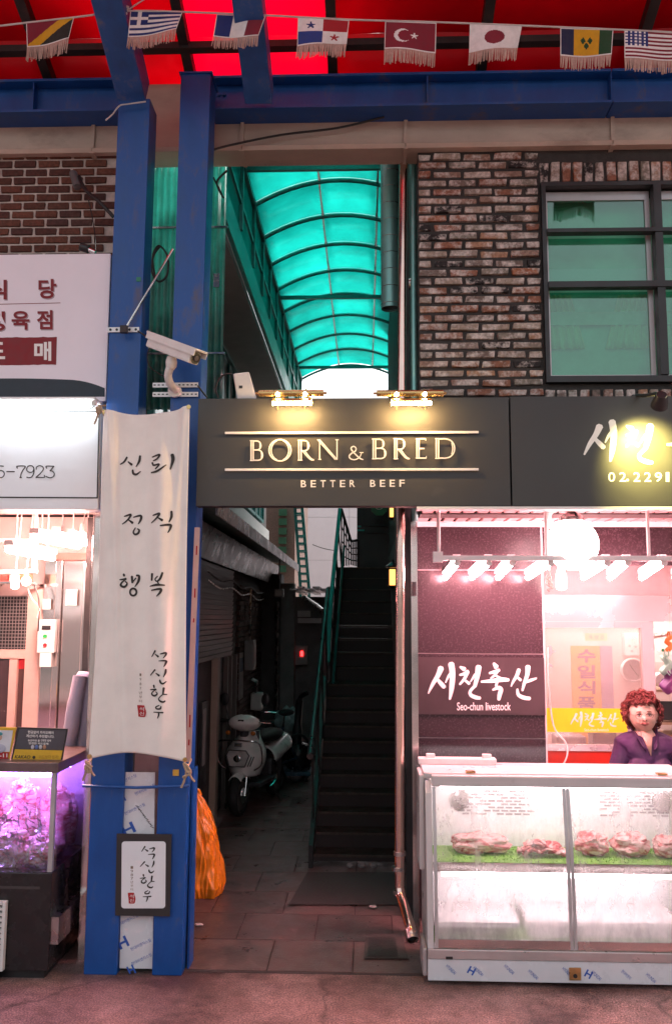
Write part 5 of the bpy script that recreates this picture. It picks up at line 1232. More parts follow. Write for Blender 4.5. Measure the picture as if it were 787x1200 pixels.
# tube rack
pink = emit('pink_tube', (1.0, .38, .42), 56)
rk = thing('tube_rack', 'row of slanting pink fluorescent tubes on a white rail under the soffit', 'lamp', (1.6, 5.8, 2.5))
YRk = 5.8
a, b = P(513, 657, YRk), P(800, 657, YRk); b.z = a.z
MB().box((a.x-.03, YRk-.02, a.z), (3.0, YRk+.02, a.z+.035)).build('rail', white_paint, rk, bevel=.004)
for px in (514, 640, 760):
    x = P(px, 657, YRk).x; MB().tube([(x, YRk, a.z+.035), (x, YRk, ZS+.03)], .012, 8).build('drop_rod', white_paint, rk)
MB().box((a.x-.035, YRk-.026, a.z-.012), (a.x+.03, YRk+.026, a.z+.06)).build('end_block', white_paint, rk)
for (x0, x1) in ((535, 521), (572, 552), (599, 583), (644, 618), (710, 683), (734, 714), (776, 751), (812, 790)):
    q0 = P(x0, 660, 5.84); q1 = P(x1, 677, 6.42)
    MB().tube([q0, q1], .02, 10).build('tube', pink, rk, smooth=True)
    MB().tube([q0-V(0, .03, 0), q0], .022, 10).build('end_cap', white_paint, rk)
    MB().bar(q0+V(0, 0, .045), q1+V(0, 0, .045), .05, .03).build('batten', white_paint, rk)
# globe lamp
gc = P(670, 638, 5.9); gr_ = .178
gl = thing('globe_lamp', 'large white glowing glass globe lamp hanging at the shop front', 'lamp', gc-V(0, 0, gr_))
MB().ball(gc, gr_, 28, 18).build('globe', emit('globe_glow', (1.0, .76, .74), 3), gl, smooth=True)
MB().lathe(gc+V(0, 0, gr_-.015), [(.085, 0), (.085, .025), (.06, .045), (.03, .06), (.018, .09), (.018, .12)], 18).build('cap', stainless, gl, smooth=True)
MB().tube([gc+V(0, 0, gr_+.1), V(gc.x, gc.y, ZS+.03)], .014, 8).build('stem', white_paint, gl)
MB().tube(catmull([gc+V(-.13, .05, .12), gc+V(-.14, .05, .22), gc+V(-.05, .03, .27), gc+V(0, 0, .24)], 4), .02, 8).build('bracket', plastic_w, gl, smooth=True)
# bulb with cord under the globe
c = P(657, 682, 6.3)
hb = thing('hanging_bulb', 'pale spiral bulb with bunched cord below the globe lamp', 'lamp', P(655, 697, 6.3))
MB().lathe(c, [(.01, -.06), (.035, -.05), (.04, 0), (.035, .06), (.02, .1), (.02, .16)], 14).build('bulb', emit('pale_bulb', (1, .72, .66), 7), hb, smooth=True)
MB().tube([c+V(0, 0, .15), V(c.x, c.y, ZS+.03)], .008, 6).build('cord', cable_w, hb)
m = MB(); r4 = random.Random(5)
for k in range(3):
    m.tube(catmull([P(643+r4.uniform(-4, 4), 672+4*j+r4.uniform(-3, 3), 6.35) for j in range(6)], 5), .006, 5)
m.build('cord_bunch', pm('dark_cord', (.12, .06, .05), .7), hb)
MB().tube([P(643, 668, 6.35), V(P(643, 668, 6.35).x, 6.35, ZS+.03)], .006, 5).build('cord', cable_w, hb)
# name plate on the granite
ws_ = thing('name_plate', 'dark wall plate with white brushed Korean name and Seo-chun livestock', 'sign', (P(563, 837, YT).x, YT-.01, P(563, 837, YT).z))
a, b = P(489, 837, YT-.01), P(637, 771, YT-.01)
MB().box((a.x, YT-.010, a.z), (b.x, YT-.002, b.z)).build('plate', pm('plate_dark', (.045, .03, .034), .4, var=.2, scale=4), ws_)
Mw = plane_map(YT-.010); s = 1/4.92
for g_ in BRUSH: strokes(dry(g_), Mw, .001, 0, (s, 490, s, 760)).build('brush_letter', letter_white, ws_)
text_fit('Seo-chun livestock', (535, 823, 598, 832.5), Mw, .001, .012).build('small_lettering', letter_white, ws_)
# back window with stainless header, red panel under it
YI = 7.1
frm = thing('shop_window', 'frosted shop window in a pinkish steel frame above a red panel', 'window', (P(700, 900, YI).x, YI, 0))
pinkst = pm('steel_pinkish', (.68, .6, .6), .25, metal=.4, var=.08, scale=2)
a, b = P(636, 728, YI), P(800, 698, YI)
xL, xRr = P(630, 800, YI).x, 3.2
MB().box((xL, YI-.03, a.z), (xRr, YI+.05, b.z)).build('header', pinkst, frm)
MB().box((xL, YI, b.z+.002), (xRr, YI+.05, ZS+.2)).build('top_panel', pm('pale_panel', (.6, .52, .5), .5, var=.1), frm)
xp0, xp1 = P(752, 800, YI).x, P(766, 800, YI).x
MB().box((xp0, YI-.03, 0), (xp1, YI+.05, a.z-.002)).build('post', pinkst, frm, bevel=.003)
zwb = P(700, 880, YI).z
MB().box((xL, YI-.025, a.z-.05), (xp0, YI+.03, a.z-.003)).build('frame_top', pinkst, frm)
MB().box((xL, YI-.02, zwb), (xp0-.002, YI+.03, zwb+.05)).build('sill', pinkst, frm)
MB().box((xL, YI-.01, 0), (xp0-.004, YI+.03, zwb-.003)).build('red_panel', pm('red_panel', (.55, .03, .015), .4, var=.1), frm)
MB().box((xL, YI+.0, zwb+.05), (xp0-.002, YI+.006, a.z-.052)).build('pane', glass('frosted_pane', (.93, .86, .85), .05, .12, (1.5, (1, 1, 1), .0, .5, .2), (.85, .74, .72)), frm)
Mi = plane_map(YI-.004)
yb_ = thing('window_band', 'yellow window sticker band with white brushed Korean name', 'sticker', P(685, 859, YI-.006))
x0, x1, z0, z1 = P(640, 845, YI).x, P(734, 845, YI).x, P(685, 858, YI).z, P(685, 830, YI).z
MB().box((x0, YI-.006, z0), (x1, YI-.002, z1)).build('band', pm('band_yellow', (.72, .66, .02), .5, var=.05), yb_)
Mi = plane_map(YI-.006); s2 = 57/630
for g_ in BRUSH: strokes(g_, Mi, .001, 0, (s2, 668-55*s2, 19/230, 833.5-75*19/230)).build('brush_letter', letter_white, yb_)
text_fit('Seo-chun livestock', (684, 853.5, 713, 857), Mi, .001, .01).build('small_lettering', letter_white, yb_)
strokes([[(644, 757, 2.2), (645, 765, 2.6), (641, 772, 1.5)], [(645, 765, 1.6), (650, 763, 1.2)], [(642, 778, 3), (646, 781, 2.4)]], Mi, .002).build('brush_mark', pm('faded_pink', (.55, .4, .42), .7), yb_)
# behind the glass
YJ = 7.9
rm = thing('back_room', 'pale back room wall seen through the shop window', 'wall', (2, 8.4, 0))
pale = pm('pale_wall', (.62, .55, .53), .7, var=.08, scale=2)
MB().box((XRW+.3, 8.4, 0), (3.4, 8.5, 3.1)).build('wall', pale, rm)
MB().box((3.3, 6.6, 0), (3.4, 8.4, 3.1)).build('side_wall', pale, rm); MB().box((XRW+.3, 6.72, 0), (XRW+.36, 8.4, 3.1)).build('side_wall', pale, rm)
MB().box((XRW+.3, 7.16, 3.1), (3.4, 8.5, 3.15)).build('ceiling', pale, rm)
rt = thing('room_tube', 'fluorescent tube on the ceiling of the back room', 'lamp', (2.1, 7.7, 3.0))
MB().tube([(1.2, 7.7, 3.03), (2.9, 7.7, 3.03)], .018, 10).build('tube', emit('room_tube', (1, .74, .70), 105), rt, smooth=True)
MB().box((1.15, 7.65, 3.052), (2.95, 7.75, 3.09)).build('batten', white_paint, rt)
ys = thing('vertical_sign', 'yellow vertical sign board with purple Korean letters behind the window', 'sign', P(688, 840, YJ))
a, b = P(671, 850, YJ), P(702, 757, YJ)
MB().box((a.x, YJ, a.z-.3), (b.x, YJ+.02, b.z)).build('board', pm('sign_orange', (.7, .42, .1), .5, var=.1), ys)
MB().box((b.x+.004, YJ+.002, a.z-.3), (P(718, 800, YJ).x, YJ+.022, b.z)).build('lavender_strip', pm('lavender_strip', (.36, .34, .46), .5), ys)
Mj = plane_map(YJ); pur = pm('sign_purple', (.22, .10, .16), .6)
for i, ch in enumerate('수일식품'): text_fit(ch, (676, 761+18.5*i, 697, 776.5+18.5*i), Mj, .002, .03).build('letter', pur, ys)
MB().box((P(685, 749, YJ).x, YJ, P(685, 751, YJ).z), (P(711, 749, YJ).x, YJ+.01, P(685, 742, YJ).z)).build('small_label', pm('pale_yellow', (.7, .6, .35), .6), ys)
for i, ch in enumerate('곡성읍'): text_fit(ch, (688.5+7*i, 744, 693.5+7*i, 749), Mj, .002).build('small_letter', pur, ys)
ck = thing('wall_clock', 'round white wall clock in the back room', 'clock', P(741, 798, 8.3)); c = P(741, 785, 8.33); r_ = .10
MB().lathe(c, [(r_*.9, .03), (r_+.012, .03), (r_+.014, 0), (r_+.002, -.02), (r_, 0)], 28, 'Y').build('rim', white_paint, ck, smooth=True)
MB().lathe(c, [(r_, .0), (r_, .012)], 28, 'Y').build('dial', pm('dial', (.7, .66, .64), .5), ck)
MB().bar(c+V(0, -.008, 0), c+V(-.03, -.008, .05), .004, .005, (0, 1, 0)).build('hour_hand', ink, ck); MB().bar(c+V(0, -.011, 0), c+V(.045, -.011, -.055), .003, .004, (0, 1, 0)).build('minute_hand', ink, ck)
bx = thing('control_box', 'white control box above the wall clock', 'control box', P(742, 768, 8.35))
a, b = P(731, 768, 8.34), P(753, 742, 8.34); MB().box((a.x, 8.32, a.z), (b.x, 8.398, b.z)).build('case', white_paint, bx, bevel=.005)
for i, (px, py) in enumerate(((742, 748), (737, 757), (744, 758), (740, 763))): MB().lathe(P(px, py, 8.315), [(.012, -.004), (.012, .004)], 10, 'Y').build('button', [MATS['red_led'], sash, sash, seal_red][0 if i == 0 else 1], bx)
# things at the right edge, behind the woman
sh = thing('shelf_rack', 'cluttered steel shelf with bags and tape rolls behind the woman', 'shelf', P(780, 900, 7.6))
xs0 = P(766, 800, 7.6).x
for py in (808, 846, 862):
    z_ = P(780, py, 7.6).z; MB().box((xs0, 7.55, z_-.02), (3.1, 7.95, z_)).build('shelf_board', pm('shelf_wood', (.42, .3, .2), .6) if py == 808 else MATS['shelf_wood'], sh)
MB().box((xs0-.03, 7.56, 0), (xs0-.001, 7.6, 2.6)).build('upright', galv, sh); MB().box((3.101, 7.56, 0), (3.13, 7.6, 2.6)).build('upright', galv, sh)
MB().tube([P(762, 746, 7.5), P(800, 740, 7.5)], .02, 8).build('cross_bar', galv, sh, smooth=True)
kb = thing('monitor', 'black flat monitor on the shelf behind the woman', 'monitor', P(778, 847, 7.6))
a, b = P(768, 845, 7.6), P(800, 822, 7.6); MB().box((a.x, 7.6, a.z+.01), (b.x, 7.64, b.z)).build('screen', plastic_b, kb, bevel=.004); MB().box((a.x+.05, 7.64, a.z+.005), (b.x-.05, 7.7, a.z+.05)).build('stand', plastic_b, kb)
tp_ = thing('tape_roll', 'white roll of wrapping film on the shelf behind the woman', 'roll', P(774, 806, 7.65)); c = P(774, 797, 7.65)
MB().lathe(c, [(.02, -.06), (.065, -.06), (.065, .06), (.02, .06)], 20, 'Y').build('roll', plastic_w, tp_, smooth=True); MB().lathe(c, [(.019, -.066), (.019, .066)], 14, 'Y').build('core', pm('roll_core', (.2, .18, .3), .5), tp_)
bg = MB(); 
def bag(px, py, Y, w, h, d, mat, label, seed, nm='shopping_bag'):
    r5 = random.Random(seed); c = P(px, py, Y)
    m = MB().grid(lambda u, v: c + V((u-.5)*w*(1-.35*v) + .02*math.sin(9*v+seed), d*math.sin(6*u+seed)*.3 - d*math.sin(math.pi*u), v*h + .012*math.sin(14*u+seed)), 16, 14)
    t_ = thing(nm, label, 'bag', c); m.build('sack', mat, t_, smooth=True, solid=.003)
    MB().tube(catmull([c+V(-w*.2, 0, h*.95), c+V(-w*.12, -.01, h*1.25), c+V(w*.12, -.01, h*1.25), c+V(w*.2, 0, h*.95)], 5), .006, 6).build('handle', mat, t_); return t_
bag(784, 812, 7.45, .14, .18, .05, pm('bag_purple', (.2, .05, .2), .4), 'purple plastic bag hanging at the right edge of the shop', 2)
bag(781, 790, 7.42, .10, .16, .04, pm('bag_green', (.3, .5, .42), .35), 'pale green bag hanging above the purple bag', 3)
bag(783, 762, 7.4, .05, .12, .03, pm('bag_orange', (.7, .18, .04), .35), 'orange strap bag on the steel bar at the right edge', 5)
pbx = thing('wall_switchboard', 'white switchboard with coloured buttons at the upper right of the shop', 'control box', P(777, 774, 8.1)); a, b = P(764, 776, 8.1), P(800, 750, 8.1)
MB().box((a.x, 8.1, a.z), (b.x, 8.2, b.z)).build('case', white_paint, pbx)
for k, mt in enumerate(('red_led', 'sign_green', 'sticker')): MB().lathe(P(771+5*k, 762, 8.095), [(.014, -.004), (.014, .004)], 10, 'Y').build('button', MATS[mt], pbx)
wc = MB().tube(catmull([P(641, 758, 6.95), P(642, 800, 6.95), P(648, 850, 6.95), P(662, 870, 6.92), P(664, 885, 6.9), P(657, 900, 6.9)], 6), .007, 6)
setp(wc.build('trailing_cable', cable_w, smooth=True), 'white cable trailing down the left edge of the shop window', 'cable')
cnt = thing('back_counter', 'pale shelf of small appliances behind the frosted window', 'counter', P(690, 890, 7.6)); a = P(645, 880, 7.5)
MB().box((a.x, 7.45, 0), (P(745, 880, 7.5).x, 7.8, a.z+.0)).build('top', pale, cnt)
MB().box((a.x+.05, 7.5, a.z+.001), (a.x+.3, 7.7, a.z+.12)).build('scale', pm('appliance_grey', (.3, .27, .28), .4), cnt, bevel=.01)
MB().box((a.x+.36, 7.5, a.z+.001), (a.x+.56, 7.7, a.z+.16)).build('register', pm('appliance_dark', (.12, .10, .11), .4), cnt, bevel=.02)

# ---------------------------------------------------------------- glass meat counter
white_c = pm('counter_white', (.58, .53, .53), .35, var=.07, scale=4, stain=(5, (.4, .33, .3), .62, .8, .4))
FX0 = P(501, 1146, 5.5).x; FX1 = P(833, 1146, 5.5).x; FYa, FYb = 5.5, 6.06
fz_top = P(560, 914, 5.62).z; z_sk0, z_sk1 = P(600, 1150, 5.5).z, P(600, 1124, 5.5).z
z_g0 = P(600, 1112, 5.5).z; z_sh = P(600, 1012, 5.6).z
fr_t = thing('meat_counter', 'long white glass-fronted meat counter with fogged curved panes', 'display counter', ((FX0+FX1)/2, 5.8, 0))
xsp = P(502, 1000, 5.5).x
prof = [(FYa, z_sk1+.003), (FYa, z_g0), (FYa+.03, .55), (FYa+.06, .85), (FYa+.10, fz_top-.08), (FYa+.15, fz_top-.01), (FYb, fz_top), (FYb, z_sk1+.003)]
for xx in (FX0, FX1-.04):
    MB().prism([V(xx, y, z) for y, z in prof], V(.04, 0, 0)).build('side_panel', white_c, fr_t, bevel=.005)
MB().box((FX0-.035, FYa+.16, .62), (FX0-.002, FYb-.1, fz_top+.02)).build('side_duct', white_c, fr_t, bevel=.01)
MB().box((FX0-.03, FYa+.0, z_sk0+.02), (FX0-.002, FYa+.28, z_sk1+.05)).build('corner_bumper', pm('bumper_grey', (.4, .34, .34), .5), fr_t, bevel=.01)
MB().box((FX0+.041, FYb-.06, z_sk1), (FX1-.041, FYb, fz_top-.06)).build('back_wall', pm('inner_white', (.82, .84, .84), .4, var=.08, scale=5), fr_t)
MB().box((FX0-.005, FYa+.155, fz_top+.001), (FX1, FYb+.02, fz_top+.035)).build('top_board', white_c, fr_t, bevel=.008)
MB().box((FX0+.041, FYa+.10, fz_top-.04), (FX1-.041, FYa+.153, fz_top+.028)).build('top_rail', white_c, fr_t, bevel=.01)
MB().box((FX0-.02, FYb-.1, fz_top+.036), (P(578, 890, 6.1).x, FYb+.0, fz_top+.075)).build('rear_ledge', plastic_w, fr_t, bevel=.006)
for px in (503, 568):
    c = P(px, 890, 6.1); MB().box((c.x-.03, FYb-.07, fz_top+.076), (c.x+.03, FYb-.02, fz_top+.10)).build('rail_block', plastic_w, fr_t, bevel=.004)
for px in (551, 775):
    c = P(px, 902, 5.66); MB().box((c.x-.03, FYa+.151, fz_top+.036), (c.x+.03, FYa+.2, fz_top+.045)).build('brass_plate', brass, fr_t)
# base skirt and sill
MB().box((FX0+.0, FYa-.012, z_sk0), (FX1, FYa+.5, z_sk1-.003)).build('skirt', film, fr_t, bevel=.004)
MB().box((FX0-.0, FYa-.02, z_sk1), (FX1, FYa+.05, z_g0-.004)).build('sill', pm('sill_steel', (.55, .5, .5), .35, metal=.6, var=.1), fr_t, bevel=.004)
for px, Y in ((512, 5.62), (512, 6.1), (820, 5.62), (820, 6.1)):
    x = P(px, 1146, 5.5).x; MB().box((x-.05, Y-.04, 0), (x+.05, Y+.04, z_sk0+.001)).build('foot', galv, fr_t)
Ms = plane_map(FYa-.012)
for (bx, rt) in (((548, 1133, 556, 1142), .5), ((685, 1137, 693, 1146), .5)): text_fit('H', bx, Ms, .001, .03, rot=rt).build('printed_logo', blue_print, fr_t)
for cx, cy in ((528, 1136), (560, 1138), (596, 1136), (624, 1142), (664, 1139), (698, 1143), (733, 1142), (762, 1146)): text_fit('현대비앤지' if cx % 2 else 'HYUNDAI', (cx-7, cy-2, cx+7, cy+2), Ms, .001, rot=.75).build('film_print', blue_print, fr_t)
c = P(673, 1141, FYa-.012); MB().box((c.x-.035, FYa-.02, c.z-.035), (c.x+.035, FYa-.0125, c.z+.035)).build('brass_latch', brass, fr_t); MB().lathe((c.x, FYa-.022, c.z-.01), [(.012, -.003), (.012, .003)], 12, 'Y').build('latch_knob', dark_steel, fr_t)
MB().box(P(522, 1124, FYa-.02)-V(0, .004, 0), P(530, 1121, FYa-.02)).build('rating_label', plastic_b, fr_t)
# shelves, light tubes, green grass mats, vents
glass_prof = [(FYa+.004, z_g0+.0), (FYa+.012, .35), (FYa+.03, .6), (FYa+.055, .82), (FYa+.085, .98), (FYa+.115, fz_top-.045)]
gp = catmull([V(0, y, z) for y, z in glass_prof], 5)
fogged = glass('fogged_glass', (.97, .98, .97), .06, .05, (5, (1.7, 1, .7), .42, .78, .5), (.9, .85, .85), (.22, .66, .42, .04))
xm = P(668, 1000, 5.52).x
for xa, xb in ((FX0+.045, xm-.002), (xm+.002, FX1-.045)):
    m = MB(); n = len(gp)
    for p_ in gp: m.add([V(xa+.02, p_.y, p_.z), V(xb-.02, p_.y, p_.z)], [])
    m.f = [[2*k, 2*k+1, 2*k+3, 2*k+2] for k in range(n-1)]; m.mi = [0]*(n-1)
    pn = m.build('glass_panel', fogged, fr_t, smooth=True, rec=False)
    for xx in (xa, xb-.02):
        m = MB()
        for k in range(n-1): m.hexa([V(xx, gp[k].y-.008, gp[k].z), V(xx+.02, gp[k].y-.008, gp[k].z), V(xx+.02, gp[k].y+.008, gp[k].z), V(xx, gp[k].y+.008, gp[k].z)], [V(xx, gp[k+1].y-.008, gp[k+1].z), V(xx+.02, gp[k+1].y-.008, gp[k+1].z), V(xx+.02, gp[k+1].y+.008, gp[k+1].z), V(xx, gp[k+1].y+.008, gp[k+1].z)])
        m.build('pane_frame', sash, pn)
    MB().box((xa+.021, FYa-.006, z_g0), (xb-.021, FYa+.02, z_g0+.05)).build('pane_frame', stainless, pn)
shelf_m = pm('shelf_white', (.66, .66, .66), .4)
MB().box((FX0+.045, FYa+.10, z_sh-.03), (FX1-.045, FYb-.062, z_sh)).build('shelf', shelf_m, fr_t)
MB().box((FX0+.045, FYa+.085, z_sh-.05), (FX1-.045, FYa+.098, z_sh+.004)).build('shelf_lip', stainless, fr_t)
cool = emit('counter_tube', (1.0, .80, .83), 11.5)
for i, (yy, zz) in enumerate(((FYa+.17, fz_top-.045), (FYa+.13, z_sh-.075))):
    MB().tube([(FX0+.1, yy, zz), (FX1-.1, yy, zz)], .014, 10).build('light_tube', cool if i == 0 else emit('lower_counter_tube', (1.0, .76, .80), 7.5), fr_t, smooth=True)
MB().box((FX0+.045, FYa+.05, z_sk1+.01), (FX1-.045, FYb-.062, z_g0-.01)).build('deck', shelf_m, fr_t)
MB().box((FX0+.05, FYa+.1, .30), (xm-.3, FYb-.065, .33)).build('wrapped_stack', pm('paper_white', (.78, .74, .74), .6, var=.06, scale=3), fr_t, bevel=.03)
MB().box((xm-.25, FYa+.12, z_g0), (FX1-.1, FYb-.065, .34)).build('wrapped_stack', MATS['paper_white'], fr_t, bevel=.03)
MB().box((FX0+.05, FYa+.11, z_g0-.009), (FX1-.05, FYb-.07, z_g0+.02)).build('lower_mat', pm('mat_green', (.16, .42, .05), .7, var=.3, scale=40), fr_t)
vent = plastic_b
for c0_, zc in ((P(575, 950, FYb), .98), (P(745, 950, FYb), .98)):
    m = MB()
    for r_ in range(9):
        for k in range(9):
            if rnd.random() < .82:
                x = c0_.x-.26+.058*k+(.029 if r_ % 2 else 0); z = zc-.09+.021*r_; m.box((x, FYb-.0655, z), (x+.045, FYb-.0605, z+.012))
    setp(m.build('vent_slots', pm('slot_grey', (.38, .36, .36), .7) if 'slot_grey' not in MATS else MATS['slot_grey'], fr_t), kind='stuff')
for px in (538, 774):
    c = P(px, 948, 6.0); MB().lathe((c.x, FYb-.085, .99), [(.055, .02), (.062, .02), (.062, -.004), (.055, -.004)], 18, 'Y').build('fan_ring', galv, fr_t)
    for k in range(5): MB().bar((c.x, FYb-.08, .99), (c.x+.05*math.cos(k*1.26), FYb-.08, .99+.05*math.sin(k*1.26)), .02, .004, (0, 1, 0)).build('fan_blade', galv, fr_t)
# artificial grass mat, blades as one piece
m = MB(); gx0, gx1 = FX0+.06, FX1-.06
for k in range(2600):
    x = rnd.uniform(gx0, gx1); y = rnd.uniform(FYa+.105, FYb-.09); h = rnd.uniform(.008, .018); a = rnd.uniform(0, 6.28); dx, dy = .005*math.cos(a), .005*math.sin(a)
    m.add([V(x-dx, y-dy, z_sh+.001), V(x+dx, y+dy, z_sh+.001), V(x+rnd.uniform(-.006, .006), y+rnd.uniform(-.006, .006), z_sh+h)], [(0, 1, 2)])
gm_ = thing('grass_mat', 'bright green artificial grass mat on the upper shelf of the meat counter', 'mat', ((gx0+gx1)/2, 5.8, z_sh))
setp(m.build('blades', pm('grass_plastic', (.22, .46, .07), .5, var=.3, scale=30), gm_, rec=False), kind='stuff')
MB().box((gx0, FYa+.101, z_sh+.0005), (gx1, FYb-.07, z_sh+.006)).build('mat_base', pm('mat_lime', (.24, .46, .09), .6, var=.2), gm_)
# cuts of meat
def meat_mat(name, fat):
    m, n, l, b = nodes_of(name); MATS[name] = m
    tc = n.new('ShaderNodeTexCoord'); mp = n.new('ShaderNodeMapping'); mp.inputs['Scale'].default_value = (1, 1, 2.4); l.new(tc.outputs['Object'], mp.inputs[0])
    nz = n.new('ShaderNodeTexNoise'); nz.inputs['Scale'].default_value = 11; nz.inputs['Detail'].default_value = 5; nz.inputs['Distortion'].default_value = 1.6; l.new(mp.outputs[0], nz.inputs['Vector'])
    cr = n.new('ShaderNodeValToRGB'); e = cr.color_ramp.elements; e[0].position = .40-fat*.1; e[0].color = (.42, .05, .06, 1); e[1].position = .58-fat*.1; e[1].color = (.78, .5, .48, 1)
    x = e.new(.48-fat*.1); x.color = (.6, .18, .18, 1)
    l.new(nz.outputs['Fac'], cr.inputs[0]); l.new(cr.outputs[0], b.inputs['Base Color']); b.inputs['Roughness'].default_value = .32; b.inputs['Subsurface Weight'].default_value = .0
    bp = n.new('ShaderNodeBump'); bp.inputs['Strength'].default_value = .5; bp.inputs['Distance'].default_value = .01; l.new(nz.outputs['Fac'], bp.inputs['Height']); l.new(bp.outputs[0], b.inputs['Normal'])
    return m
mA, mB_ = meat_mat('fatty_meat', .45), meat_mat('red_meat', .1)
def lump(px, pyb, Y, w, d, h, seed, mat, label, kind, sq=.35):
    c = P(px, pyb, Y); c = V(c.x, Y, z_sh+.022+h*.36)
    def fn(dv):
        q = 1/max(abs(dv.x)**4+abs(dv.y)**4+abs(dv.z)**4, 1e-6)**.25
        return (1-sq)+sq*q*.9 + .24*mnoise.noise(dv*1.7+V(seed, 0, 0)) + .16*mnoise.noise(dv*4+V(0, seed, 0)) + .07*mnoise.noise(dv*9+V(0, 0, seed))
    o = MB().ball(c, V(w/2, d/2, h/2), 40, 26, fn).build('meat_cut', mat, smooth=True)
    setp(o, label, 'meat', 'cuts of meat in the counter')
lump(562, 1000, 5.83, .38, .2, .125, 1, mA, 'broad pale slab of meat with ribs at the left of the counter', 'meat', .7)
lump(693, 1000, 5.80, .21, .17, .15, 4.4, mB_, 'round knuckle of meat just right of the counter divider', 'meat')
lump(738, 1002, 5.80, .23, .18, .15, 7.7, mA, 'folded fatty cut in the middle of the right hand pane', 'meat')
lump(783, 1004, 5.78, .2, .18, .14, 9.3, mA, 'pinkish fatty cut at the right edge of the picture', 'meat')
# pile of sliced meat
pc = P(634, 1000, 5.78); pile = thing('sliced_meat', 'loose pile of red sliced meat left of the counter divider', 'meat', (pc.x, 5.78, z_sh+.02), 'cuts of meat in the counter')
for k in range(16):
    cx = pc.x+rnd.uniform(-.10, .10); cz = z_sh+.034+rnd.uniform(0, .075)*(1-abs(cx-pc.x)*7); cy = 5.78+rnd.uniform(-.06, .06); sd = rnd.uniform(0, 50); tl = rnd.uniform(-.5, .5)
    m = MB().grid(lambda u, v: V(cx+(u-.5)*.11, cy+(v-.5)*.07, cz+.02*math.sin(5*u+sd)*math.cos(3*v+sd)+tl*(u-.5)*.05), 8, 5)
    m.build('slice', mB_ if k % 3 else mA, pile, smooth=True, solid=.012)
# ================================================================ the woman behind the counter
YPn = 6.62
HC = P(752.5, 838, YPn)            # centre of the head
PX_ = YPn/1000*1.03
skin_m = pm('skin', (.56, .355, .275), .5, var=.08, scale=20, bump=.03)
def skinned(name, chains, radii, root=0):
    """connected joints -> Skin + Subsurf surface; returns evaluated mesh data"""
    vs, es, rs = [], [], []; idx = {}
    for nm, (p, r) in radii.items(): idx[nm] = len(vs); vs.append(p); rs.append(r)
    for c in chains:
        for a, b in zip(c, c[1:]): es.append((idx[a], idx[b]))
    me = bpy.data.meshes.new(name); me.from_pydata(vs, es, []); o = bpy.data.objects.new(name, me); COL.objects.link(o)
    md = o.modifiers.new('skin', 'SKIN'); md.use_smooth_shade = True
    for i, r in enumerate(rs): 
        sv = me.skin_vertices[0].data[i]; sv.radius = r if isinstance(r, tuple) else (r, r); sv.use_root = (i == root)
    o.modifiers.new('sub', 'SUBSURF').levels = 2; o.modifiers['sub'].render_levels = 2
    dg = bpy.context.evaluated_depsgraph_get(); dg.update()
    e = bpy.data.meshes.new_from_object(o.evaluated_get(dg)); bpy.data.objects.remove(o)
    return [v.co.copy() for v in e.vertices], [tuple(p.vertices) for p in e.polygons]
def remesh(mb, voxel, mats, name, parent, smooth_it=4):
    o = mb.build(name, mats, parent, smooth=True, rec=False)
    md = o.modifiers.new('join', 'REMESH'); md.mode = 'VOXEL'; md.voxel_size = voxel; md.use_smooth_shade = True
    sm = o.modifiers.new('relax', 'SMOOTH'); sm.iterations = smooth_it; sm.factor = .5
    return o
hd = HC; sh_z = hd.z-.200; cx, cy = hd.x+.02, hd.y+.02
wm = thing('person', 'woman with short curly red hair and glasses in a purple blouse leaning on the counter', 'person', (cx, cy, 0))
J = {
 'pel': (V(cx, cy+.05, .92), (.17, .13)), 'waist': (V(cx, cy+.03, 1.08), (.165, .13)), 'chest': (V(cx, cy+.0, sh_z-.10), (.17, .12)), 'top': (V(cx, cy+.01, sh_z-.02), (.075, .06)), 'neck': (V(hd.x+.008, hd.y+.03, sh_z+.09), .058), 'nk2': (V(hd.x, hd.y+.03, hd.z-.06), .06),
 'shl': (V(cx-.165, cy+.01, sh_z-.05), .05), 'ell': (V(cx-.235, cy-.02, sh_z-.27), .058), 'wrl': (V(cx-.10, cy-.22, sh_z-.33), .034), 'pal': (V(cx-.05, cy-.26, sh_z-.335), (.034, .022)),
 'shr': (V(cx+.165, cy+.01, sh_z-.05), .05), 'elr': (V(cx+.255, cy-.02, sh_z-.27), .058), 'wrr': (V(cx+.15, cy-.22, sh_z-.33), .034), 'par': (V(cx+.10, cy-.26, sh_z-.335), (.034, .022)),
 'hil': (V(cx-.09, cy+.05, .86), .11), 'knl': (V(cx-.10, cy+.02, .48), .075), 'anl': (V(cx-.10, cy+.05, .08), .05), 'tol': (V(cx-.11, cy-.10, .035), .04),
 'hir': (V(cx+.09, cy+.05, .86), .11), 'knr': (V(cx+.10, cy+.02, .48), .075), 'anr': (V(cx+.10, cy+.05, .08), .05), 'tor': (V(cx+.11, cy-.10, .035), .04)}
CH = [('pel', 'waist', 'chest', 'top', 'neck', 'nk2'), ('top', 'shl', 'ell', 'wrl', 'pal'), ('top', 'shr', 'elr', 'wrr', 'par'), ('pel', 'hil', 'knl', 'anl', 'tol'), ('pel', 'hir', 'knr', 'anr', 'tor')]
bvs, bfs = skinned('body', CH, J)
body = MB(); body.add(bvs, bfs)
